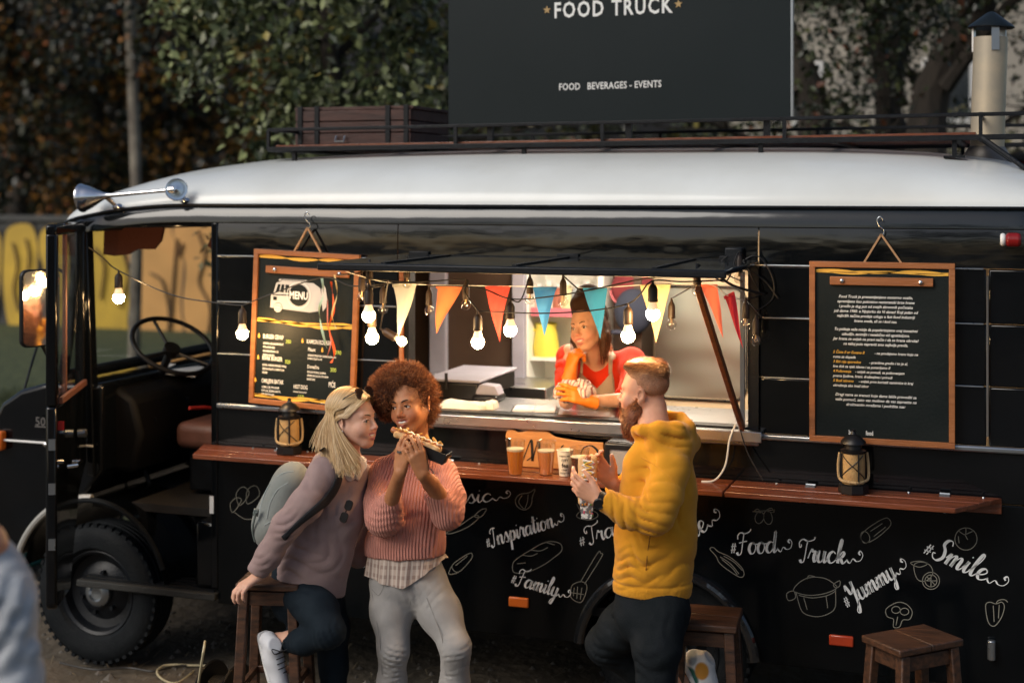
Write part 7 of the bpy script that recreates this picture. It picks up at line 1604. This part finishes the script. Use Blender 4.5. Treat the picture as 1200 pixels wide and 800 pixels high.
B.chain([D(765,538,5.6), D(752,560,5.66), D(748,595,5.68), wf], [.06,.05,.042,.028], .015)
tn = finger_hand(B, wn_, -RGT*.80+UPV*.45+FWD*.15, -FWD*.85-RGT*.2-UPV*.3, 1, [(.25,.55,.45),(.45,.8,.5),(.55,.85,.5),(.6,.9,.5)], .95, 1.05, spread=.12, thumb=(.75,.55,-.3), tcurl=.4)
tf = finger_hand(B, wf, -RGT*.60+UPV*.72-FWD*.25, FWD*.7-RGT*.5, -1, [(.3,.6,.4),(.35,.65,.4),(.4,.7,.45),(.5,.75,.5)], 1.0, 1.05, thumb=(.75,.5,-.5))
B.chain([D(772,715,5.50), D(770,800,5.45), V(f1.x,f1.y,.09)], [.09,.055,.04], .02); B.chain([D(755,712,5.62), D(708,754,5.75), f2], [.09,.058,.04], .02)
B.mesh('body', skin('ruddy_skin'), Wm, (.68,.35,.22), hm_.paints((.5,.2,.16),(.68,.29,.19)))
nails(tn[:4], Wm, (.66,.42,.33), 1.0)
hm_.extras(Wm, (.12,.16,.16), False, (.20,.09,.03), look=(0,-.1))
# hoodie
hoo = fabric('mustard_fleece', (.66,.295,.022), (.58,.25,.018), 12, .22, 420, .95, .15)
B = Body([D(700,600,5.3), D(825,520,5.8), D(770,480,5.6), D(760,705,5.7), D(740,600,5.25)], .10, .0052)
B.chain([D(778,535,5.56), D(772,575,5.54), D(768,630,5.54), D(765,680,5.55), D(764,700,5.55)], [.112,.140,.150,.143,.136], .05, (FWD,.80))
B.chain([D(780,530,5.50), D(786,548,5.43), D(777,580,5.37), D(768,603,5.34), D(738,601,5.345), D(706,584,5.36)], [.068,.073,.070,.068,.056,.042], .022)
B.chain([D(758,520,5.52), D(752,545,5.50), D(750,590,5.50)], [.045,.062,.075], .04)
B.chain([D(760,532,5.6), D(750,560,5.66), D(748,592,5.68), D(720,570,5.64)], [.07,.068,.062,.042], .03)
B.cut(D(708,585,5.36), wn_-D(730,598,5.35), .07); B.cut(D(721,568,5.63), wf-D(745,590,5.68), .055)
B.cut(D(764,694,5.55), -UPV-RGT*.05)
B.c(D(764,683,5.55), D(764,686,5.55), .0,.0,.01)
# hood
B.chain([D(744,503,5.50), D(754,504,5.46), D(772,503,5.44), D(792,505,5.46), D(803,506,5.56), D(798,497,5.68), D(778,490,5.70)], [.016,.024,.032,.036,.036,.032,.026], .018)
B.c(D(748,506,5.52), D(758,500,5.66), .03, .03, .02)
B.chain([D(770,520,5.46), D(795,524,5.48), D(808,518,5.60)], [.045,.050,.045], .03)
B.chain([D(776,486,5.70), D(798,490,5.62), D(806,500,5.56)], [.020,.022,.030], .015)
B.noise(.0018, 19, (1,1,.7), 7.0)
for c, d, rad, amp, lam, sd_ in ((D(766,606,5.30),UPV*.8+RGT*.5,.085,.013,.040,1),(D(735,603,5.32),RGT+UPV*.2,.07,.009,.036,2),(D(775,560,5.40),UPV+RGT*.4,.08,.010,.06,3),(D(790,600,5.44),UPV*.7+RGT*.7,.10,.011,.06,4),(D(760,660,5.42),UPV+RGT*.5,.11,.009,.07,5),(D(735,670,5.45),UPV,.08,.009,.04,6),(D(800,660,5.50),UPV-RGT*.4,.10,.009,.07,7),(D(714,588,5.34),RGT+UPV*.3,.045,.007,.022,8),(D(788,515,5.44),UPV*.9+RGT*.2,.06,.008,.03,9)): B.crease(c,d,rad,amp,lam,.45,sd_)
# gathered rib above the hem
g = np.meshgrid(*B.ax, indexing='ij', sparse=True); zh = D(764,679,5.55).z; B.F += (.007*np.exp(-((g[2]-zh)/.006)**2)).astype(np.float32)
ang = np.arctan2(g[1]-D(764,680,5.55).y, g[0]-D(764,680,5.55).x); B.F += (.0016*np.sin(ang*90)*(g[2] < zh-.004)).astype(np.float32)
B.mesh('hoodie', hoo, Wm, smooth=1); bvm = B.bvh()
m = MB(); q = [project(bvm,x,y,.0005) for x,y in [(762,627),(760,640),(758,655),(757,668)]]; m.tube(smoothpts([p for p in q if p],4), .0022, 5); m.build('pocket_seam', mat('seam_brown', (.25,.10,.01), .9), Wm)
q = [project(bvm,x,y,.0003) for x,y in [(741,532),(752,536),(768,545),(784,558),(797,572)]]; m = MB(); m.tube(smoothpts([p for p in q if p],5), .0018, 5); m.build('shoulder_seam', hoo, Wm)
m = MB(); m.tube(smoothpts([D(779,497,5.50), D(789,496,5.56), D(795,494,5.64), D(785,490,5.70)],5), .012, 8); m.build('hood_opening_line', M['wire'], Wm, smooth=True)  # dark tube along the hood opening
# trousers
tro = fabric('charcoal_trousers', (.008,.011,.013), (.014,.017,.02), 10, .35, 260, .9)
bjm = jeans(Wm, tro, D(764,706,5.55), .150, [([D(775,716,5.50), D(770,760,5.46), D(768,800,5.45), V(f1.x,f1.y,.10)], [.104,.090,.068,.050]), ([D(752,712,5.62), D(728,735,5.68), D(709,755,5.74), D(745,782,5.80), D(785,798,5.85)], [.100,.088,.074,.060,.050])],
      creases=[(D(712,765,5.68),UPV+RGT*.5,.08,.009,.035,.5,1),(D(735,730,5.60),UPV+RGT*.7,.09,.009,.045,.5,2),(D(765,780,5.4),UPV,.08,.008,.05,.6,3),(D(780,730,5.44),UPV*.4+RGT,.08,.006,.06,.5,4)], h=.0075, flat=.8)
gl = (.10,.30,.26)
ms_ = mat('colour_block_leather', rough=.45, attr='Col', spec=.5, bump=.1, bscale=200)
c = D(798,777,5.88); sh2, dS, uS, lS = shoe(Wm, D(800,768,5.90), D(838,832,5.84), ms_, RGT*.75+UPV*.5-FWD*.35, 1.0, M['white_plastic'],
   paints=[(D(806,796,5.84),(.045,.05,.05),None,(.03,.16,.13),.2),(D(822,786,5.82),(.030,.03,.035),None,(.75,.33,.04),.2),(D(812,770,5.86),(.022,.04,.03),None,(.5,.55,.58),.3)])
h0_ = V(f1.x,f1.y,.015)+RGT*.06; shoe(Wm, h0_, h0_-RGT*.26-FWD*.05, ms_, paints=[(h0_,(.05,.05,.05),None,(.03,.16,.13),.2)])
# short swept hair and long beard
cap = Body([hm_.o+V(.14,.14,.17), hm_.o-V(.14,.14,.10)], .04, .0045); k = .97
cap.e(hm_.p(0,-.0145,.049),(.0750*k,.0880*k,.080*k),hm_.R); cap.e(hm_.p(0,.035,.104),(.052,.050,.022),hm_.R,.02); cap.e(hm_.p(0,.100,.030),(.075,.050,.062),hm_.R,.01,'x')
for sg in (1,-1): cap.e(hm_.p(.085*sg,.004,-.012),(.026,.036,.042),hm_.R,.006,'x')
cap.cut(hm_.p(0,-.06,-.045), hm_.R@V(0,.25,-1), .15); cap.noise(.0015,60)
hcm = cap.mesh('hair', mat('auburn_core', rough=.8, bump=.6, bscale=220, attr='Col'), Wm, (.42,.20,.11), [(hm_.p(0,.0,.125),(.085,.13,.070),np.array(hm_.R),(.20,.075,.026),.8)]); hv, hq = cap.vs, cap.Q
GC = [(.34,.125,.036),(.44,.18,.055),(.22,.075,.024),(.55,.25,.085)]; items = []
for _ in range(7500):
    q = hq[rh.randrange(len(hq))]; p = Vector(hv[q[0]]); l = hm_.R.transposed()@(p-hm_.o)
    if l.z < -.02 and l.y > .0: continue
    top = max(0,min(1,(l.z-.055)/.05))
    if top < .3 and rh.random() < .35: continue
    nn = (p-hm_.p(0,-.02,.04)).normalized(); L_ = .0035+.026*top; back = (hm_.R@V(.15*math.sin(l.y*40),-1,.35)).normalized()
    t = (back*(.55+.5*top)+nn*.16-V(0,0,1)*.6*(1-top)+V(rh.gauss(0,.15),rh.gauss(0,.15),rh.gauss(0,.15))).normalized()
    items.append(([p+t*L_*s+nn*.006*math.sin(s*3.1)*top for s in (0,.35,.7,1)], [c_*(.55+.45*top) for c_ in GC[rh.randrange(4)]], nn))
strands('hair_strand', items, M['hair'], hcm, .0017, .35)
bd_ = Body([hm_.p(0,.15,.0), hm_.p(0,-.02,-.24)], .09, .0048)
bd_.c(hm_.p(0,.070,-.082), hm_.p(0,.064,-.145), .040,.033,.02,(hm_.R@V(1,0,0),1.1)); bd_.c(hm_.p(0,.064,-.145), hm_.p(0,.062,-.182), .032,.010,.02)
for sg in (1,-1): bd_.chain([hm_.p(.066*sg,.006,-.022), hm_.p(.060*sg,.018,-.055), hm_.p(.036*sg,.055,-.088)], [.013,.022,.030], .02); bd_.c(hm_.p(.006*sg,.104,-.046), hm_.p(.030*sg,.086,-.060), .0075,.009,.01)
bd_.noise(.003,55,(1,1,.4),1)
bm_ = bd_.mesh('beard', mat('beard_core', (.12,.045,.018), .9, bump=.8, bscale=120, bstretch=(1,1,.25)), Wm); bvv, bqq = bd_.vs, bd_.Q; items = []
for _ in range(11000):
    q = bqq[rh.randrange(len(bqq))]; p = Vector(bvv[q[0]]); nn = (p-hm_.p(0,.03,-.11)).normalized(); l = hm_.R.transposed()@(p-hm_.o)
    t = (nn*.45-V(0,0,1)*(.9 if l.z < -.05 else .5)+hm_.R@V(0,.25,0)*(1 if l.z > -.1 else 0)+V(rh.gauss(0,.22),rh.gauss(0,.22),rh.gauss(0,.15))).normalized(); L_ = rh.uniform(.007,.019)
    w = rh.uniform(-1,1)*.004; gi = rh.randrange(4); items.append(([p-nn*.002+t*L_*s+nn.cross(t)*w*math.sin(s*5) for s in (0,.33,.66,1)], [GC[gi][0]*.8,GC[gi][1]*.62,GC[gi][2]*.6], nn))
strands('beard_strand', items, M['hair'], bm_, .0014, .3)
watch(Wm, D(703,586,5.358), wn_-D(730,598,5.35), .031, M['black_plastic'], .026, .021, M['black_plastic'], out=-FWD*.8-UPV*.1-RGT*.2)
# loaded hot dog in his hands
b0, b1 = D(689,534,5.52), D(687,606,5.46); ax = (b1-b0).normalized()
hg = thing('loaded_hot_dog', (b0+b1)/2, 'loaded hot dog with white sauce stripes held upright by the bearded man', 'hot dog')
Bn = Body([b0-ax*.02, b1+ax*.02], .06, .0035)
for sg in (-1,1): Bn.c(b0+ax*.015+RGT*.017*sg, b1-ax*.06+RGT*.016*sg, .021,.018,.004)
Bn.noise(.0015,110); Bn.mesh('bun', mat('baked_bun', (.60,.32,.12), .6, col2=(.74,.48,.24), scale=40, bump=.3, bscale=200), hg)
Bn = Body([b0-ax*.02, b1+ax*.02], .06, .0035); Bn.c(b0+ax*.008-FWD*.014, b1-ax*.02-FWD*.010, .014,.014,.004); Bn.noise(.001,120); Bn.mesh('sausage', mat('grilled_sausage', (.30,.085,.03), .3), hg)
m = MB(); m.tube(smoothpts([b0+ax*(.012+.0095*t)-FWD*(.027-.004*(t%2))+RGT*.021*(1 if t%2 else -1) for t in range(9)],4), .0052, 7); m.build('sauce', mat('white_sauce', (.80,.76,.68), .3), hg, smooth=True)
m = MB(); m.tube(smoothpts([b0+ax*(.016+.011*t)-FWD*.033+RGT*.014*(-1 if t%2 else 1) for t in range(7)],4), .003, 6); m.build('sauce', mat('mustard', (.75,.45,.04), .3), hg, smooth=True)
for cn, col in (('lettuce',(.10,.28,.03)),('onion_bit',(.5,.08,.12)),('fried_bit',(.62,.25,.05))):
    m = MB()
    for k in range(14): t = rh.uniform(.05,.95); p = b0+(b1-b0)*t-FWD*rh.uniform(.014,.030)+RGT*rh.uniform(-.026,.026); m.box(p, (rh.uniform(.006,.014),.006,rh.uniform(.003,.008)), Euler((rh.random()*3,rh.random()*3,rh.random()*3)))
    m.build(cn, mat(cn+'_tint', col, .5), hg, bevel=.001)
m = MB(); vs = [b0+ax*.085-RGT*.038-FWD*.02, b0+ax*.08+RGT*.036-FWD*.02, b1+RGT*.018-FWD*.026, b1-RGT*.020-FWD*.026, b0+ax*.085-RGT*.038+FWD*.03, b0+ax*.08+RGT*.036+FWD*.03, b1+RGT*.016+FWD*.016, b1-RGT*.018+FWD*.016]
m.add(vs, [(0,1,2,3),(5,4,7,6),(4,0,3,7),(1,5,6,2)]); o = m.build('paper_wrap', mat('checked_paper', (.65,.62,.56), .7, col2=(.12,.12,.12), scale=60, lo=.48, hi=.52), hg)
# ------------------------------------------------------------------ vendor in the window
Wv = thing('person', V(PY(703,480,.55).x,.55,.54), 'smiling vendor in a red shirt and beige apron leaning on the serving counter', 'person')
def Q(px,py,Y): return PY(px,py,Y)
hv_ = Head(Q(690,384,.40), -FWD*.80-RGT*.60+UPV*.02, UPV-RGT*.26, .97)
wl, wr2 = Q(668,436,.20), Q(691,470,.08)
B = Body([hv_.o+V(0,0,.14), V(Wv.location.x,.55,.56), Q(650,470,.1), Q(762,440,.6), Q(660,400,.2)], .10, .011, [(hv_.p(0,.03,-.01),.12,.0036)])
hv_.build(B, smile=1.1, nose=.95, lip=1.0)
B.chain([hv_.p(0,-.02,-.055), Q(700,415,.46), Q(703,432,.5)], [.045,.045,.06], .03)
B.chain([Q(704,436,.52), Q(704,480,.52), V(Q(704,480,.52).x,.6,1.1)], [.12,.12,.13], .03, (V(0,1,0),.65)); hip = V(Wv.location.x,.62,1.05)
B.chain([Q(700,430,.5), Q(668,415,.48), Q(664,470,.22), wl], [.05,.045,.034,.025], .015); B.chain([Q(704,432,.5), Q(742,420,.48), Q(738,468,.20), wr2], [.05,.045,.036,.025], .015)
for sx_ in (-.09,.09): B.chain([hip+V(sx_,0,0), hip+V(sx_,.02,-.45)], [.08,.05], .02)
hand_a = dict(s=.88, fat=1.0); da, na, ca = UPV*.85+RGT*.20+FWD*.1, -FWD*.55-RGT*.8, [(.9,1.2,.8)]*4
db, nb_, cb_ = -RGT*.85+UPV*.40-FWD*.25, -FWD*.75+UPV*.45, [(.25,.35,.3),(.3,.4,.3),(.35,.4,.3),(.4,.5,.3)]
finger_hand(B, wl, da, na, -1, ca, **hand_a); finger_hand(B, wr2, db, nb_, 1, cb_, **hand_a)
B.mesh('body', skin('warm_skin'), Wv, (.68,.38,.24), hv_.paints((.60,.20,.17),(.70,.30,.20)))
hv_.extras(Wv, (.06,.035,.02), True, (.06,.03,.015), look=(0,0), smile=1)
og = mat('orange_rubber', (.85,.22,.015), .45, bump=.15, bscale=90)
for w_, d_, n_, ts, cc_, e_ in ((wl,da,na,-1,ca,Q(666,452,.20)),(wr2,db,nb_,1,cb_,Q(708,473,.12))):
    B = Body([w_-V(.02,.02,.02), Vector(w_)+Vector(d_).normalized()*.17, w_+V(.02,.02,.02)], .10, .004); finger_hand(B, w_, d_, n_, ts, cc_, .92, 1.22); dd = (Vector(e_)-Vector(w_)).normalized(); B.c(w_, w_+dd*.035, .030,.036,.01); B.cut(w_+dd*.035, dd, .07); B.noise(.0012,70); B.mesh('rubber_glove', og, Wv)
red = fabric('red_cotton', (.78,.045,.012), (.68,.036,.010), 10, .3, 240, .85)
B = Body([Q(645,480,.3), Q(765,400,.7), Q(700,480,.1), V(Wv.location.x,.6,.95)], .08, .0065)
B.chain([Q(703,440,.53), Q(705,470,.54), V(Q(705,480,.54).x,.60,1.05)], [.135,.150,.15], .04, (V(0,1,0),.72)); B.chain([Q(703,432,.51), Q(666,417,.49), Q(662,450,.33)], [.055,.052,.050], .02); B.chain([Q(704,432,.52), Q(741,422,.49), Q(743,455,.32), Q(732,468,.24)], [.06,.062,.062,.056], .02)
B.cut(Q(663,452,.30), Q(664,470,.22)-Q(666,417,.49), .085); B.cut(Q(731,469,.23), Q(720,472,.2)-Q(744,450,.34), .08); B.cut(Q(700,421,.45), UPV-V(0,.45,0), .09)
B.noise(.003,18,(1,1,.7),1)
for c, d, rad, amp, lam, sd_ in ((Q(742,445,.36),UPV*.7-RGT*.4,.09,.012,.05,1),(Q(660,430,.4),UPV,.07,.009,.04,2),(Q(700,455,.36),RGT+UPV*.3,.09,.008,.06,3)): B.crease(c,d,rad,amp,lam,.5,sd_)
B.mesh('red_shirt', red, Wv, smooth=2); bvv_ = B.bvh()
ap = fabric('beige_apron', (.50,.40,.31), (.43,.34,.26), 9, .3, 260, .85)
drape('apron', ap, Wv, bvv_, [(679,434),(679,456),(676,480)], [(700,455),(700,466),(700,480)], 8, 14, .008, 6.8)
drape('apron', ap, Wv, bvv_, [(700,455),(700,466),(700,480)], [(718,434),(720,456),(723,480)], 8, 14, .008, 6.8)
drape('apron_strap', ap, Wv, bvv_, [(684,412),(680,422),(679,436)], [(687,412),(684,424),(684,440)], 2, 8, .009, 6.8); drape('apron_strap', ap, Wv, bvv_, [(712,402),(714,420),(713,438)], [(717,402),(719,420),(718,436)], 2, 10, .009, 6.8)
cap = Body([hv_.o+V(.14,.14,.18), hv_.o-V(.14,.14,.18)], .04, .0055)
cap.e(hv_.p(0,-.03,.058),(.084,.096,.088),hv_.R); cap.e(hv_.p(0,-.01,.125),(.075,.08,.05),hv_.R,.03); cap.e(hv_.p(0,-.04,.165),(.06,.06,.05),hv_.R,.03); cap.e(hv_.p(0,.096,-.020),(.070,.062,.076),hv_.R,.006,'x'); cap.cut(hv_.p(0,-.05,.0), hv_.R@V(0,-.5,-1), .2)
cap.mesh('headscarf', fabric('dark_brown_cotton', (.035,.017,.010), (.05,.025,.014), 10, .3, 200), Wv)
cap = Body([hv_.o+V(.14,.14,.1), hv_.o-V(.14,.14,.22)], .05, .006); cap.e(hv_.p(0,-.05,-.01),(.078,.06,.10),hv_.R); 
for sg in (1,-1): cap.chain([hv_.p(.072*sg,-.01,.03), hv_.p(.080*sg,.0,-.05), hv_.p(.070*sg,.01,-.13)], [.022,.026,.018], .02)
cap.noise(.002,40,(1,1,.2),2); hvm = cap.mesh('hair', mat('brown_hair_core', (.085,.035,.018), .6, bump=.8, bscale=100, bstretch=(1,1,.15)), Wv); hvv, hqv = cap.vs, cap.Q; items = []
for _ in range(2200):
    q = hqv[rh.randrange(len(hqv))]; p = Vector(hvv[q[0]]); l = hv_.R.transposed()@(p-hv_.o); nn = (p-hv_.p(0,-.02,p.z-hv_.o.z)).normalized(); L_ = rh.uniform(.02,.05)
    if abs(l.x) < .05 and l.y > -.02: continue
    items.append(([p+nn*.002-V(0,0,1)*L_*s+nn*.004*math.sin(s*3) for s in (0,.5,1)], [(.12,.05,.025),(.18,.08,.04),(.07,.03,.015)][rh.randrange(3)], nn))
strands('hair_strand', items, M['hair'], hvm, .003, .5)
# crumpled cloth under her glove
ct = thing('crumpled_cloth', Q(680,468,.06), 'crumpled white and pink checked cloth under the vendor orange glove', 'cloth'); ct.location.z = ZC
B = Body([Q(655,470,.0), Q(700,440,.2)], .05, .0042); B.e(Q(672,456,.12),(.075,.06,.040),None,.02); B.e(Q(684,460,.10),(.05,.06,.035),None,.03); B.e(Q(662,462,.10),(.05,.05,.03),None,.03)
B.noise(.007,48,(1,1,1),1); B.crease(Q(675,455,.1), RGT+UPV*.5, .09,.012,.025,.9,2); B.crease(Q(665,455,.1), UPV-RGT*.3, .09,.010,.022,.9,5)
cm = mat('checked_cloth', (.72,.62,.58), .9, bump=.3, bscale=150); wave_bump(cm,'Z',30,.3,.004)
nt = cm.node_tree; L = nt.links; tc = nt.nodes.new('ShaderNodeTexCoord'); w = nt.nodes.new('ShaderNodeTexWave'); w.inputs['Scale'].default_value = 16; w.inputs['Distortion'].default_value = 6; L.new(tc.outputs['Object'], w.inputs['Vector']); mr = nt.nodes.new('ShaderNodeMapRange'); mr.inputs['From Min'].default_value = .72; mr.inputs['From Max'].default_value = .8; L.new(w.outputs['Fac'], mr.inputs['Value']); mx = nt.nodes.new('ShaderNodeMix'); mx.data_type = 'RGBA'; L.new(mr.outputs[0], mx.inputs['Factor']); mx.inputs['A'].default_value = (.72,.62,.58,1); mx.inputs['B'].default_value = (.38,.16,.15,1); L.new(mx.outputs['Result'], nt.nodes['Principled BSDF'].inputs['Base Color'])
B.mesh('cloth', cm, ct)
# ------------------------------------------------------------------ blurred passer-by at the left edge, near the camera
Wp = thing('person', V(*PD(-10,900,3.3)), 'out of focus person in a pale grey shirt at the left edge, nearest the camera', 'person'); Wp.location.z = 0
hp = Head(D(-75,585,3.35), FWD*.3-RGT*.9, UPV-RGT*.2, 1.0)
B = Body([hp.o+V(0,0,.14), V(Wp.location.x,Wp.location.y,.02), D(60,900,3.2), D(-170,900,3.4)], .12, .012); hp.build(B, smile=0, openm=False)
def dn(px, z, d): p = PD(px, 700, d); p.z = z; return p
B.chain([hp.p(0,-.02,-.06), D(-22,640,3.36), D(-40,680,3.38)], [.052,.055,.07], .03); B.chain([D(-40,700,3.38), dn(-42,1.15,3.38), dn(-40,.95,3.38)], [.13,.13,.14], .03, (FWD,.7))
B.chain([D(-15,690,3.34), dn(5,1.12,3.25), dn(-5,.88,3.2)], [.05,.04,.03], .02); finger_hand(B, dn(-5,.88,3.2), -UPV-RGT*.2, RGT, 1, [.3]*4)
B.chain([D(-70,690,3.42), dn(-110,1.12,3.45), dn(-112,.88,3.4)], [.05,.04,.03], .02); finger_hand(B, dn(-112,.88,3.4), -UPV, -RGT, -1, [.3]*4)
for x in (-65,-18): B.chain([dn(x,.92,3.38), dn(x,.5,3.38), dn(x,.08,3.40)], [.085,.055,.04], .02)
B.mesh('body', skin('tan_skin'), Wp, (.60,.27,.16), hp.paints((.5,.2,.16)))
B = Body([D(-20,640,3.4), dn(60,.85,3.2), dn(-150,.85,3.5)], .10, .011); B.chain([D(-42,690,3.38), dn(-42,1.2,3.38), dn(-40,.90,3.38)], [.15,.155,.165], .05, (FWD,.75)); B.chain([D(-30,686,3.36), D(-2,706,3.33), dn(8,1.14,3.24), dn(0,.93,3.2)], [.06,.080,.072,.045], .04); B.chain([D(-60,686,3.4), D(-85,706,3.42), dn(-112,1.14,3.45), dn(-112,.93,3.4)], [.06,.075,.07,.045], .04)
B.cut(dn(0,.93,3.2), -UPV, .08); B.cut(dn(-112,.93,3.4), -UPV, .08); B.cut(dn(-40,.86,3.38), -UPV); B.noise(.004,14,(1,1,.6),3); B.crease(dn(5,1.2,3.2), UPV, .2,.02,.08,.5,2); B.crease(D(0,720,3.28), UPV-RGT, .15,.015,.06,.5,4); B.mesh('shirt', fabric('pale_grey_shirt', (.44,.46,.48), (.38,.40,.42), 8), Wp, smooth=2)
jeans(Wp, tro, dn(-41,.90,3.38), .155, [([dn(x,.86,3.38), dn(x,.5,3.38), dn(x,.08,3.4)], [.10,.075,.06]) for x in (-65,-18)], h=.014, name='trousers')
for x in (-65,-18): p = dn(x,.015,3.40)+RGT*.06; shoe(Wp, p, p-RGT*.27, M['linen'])
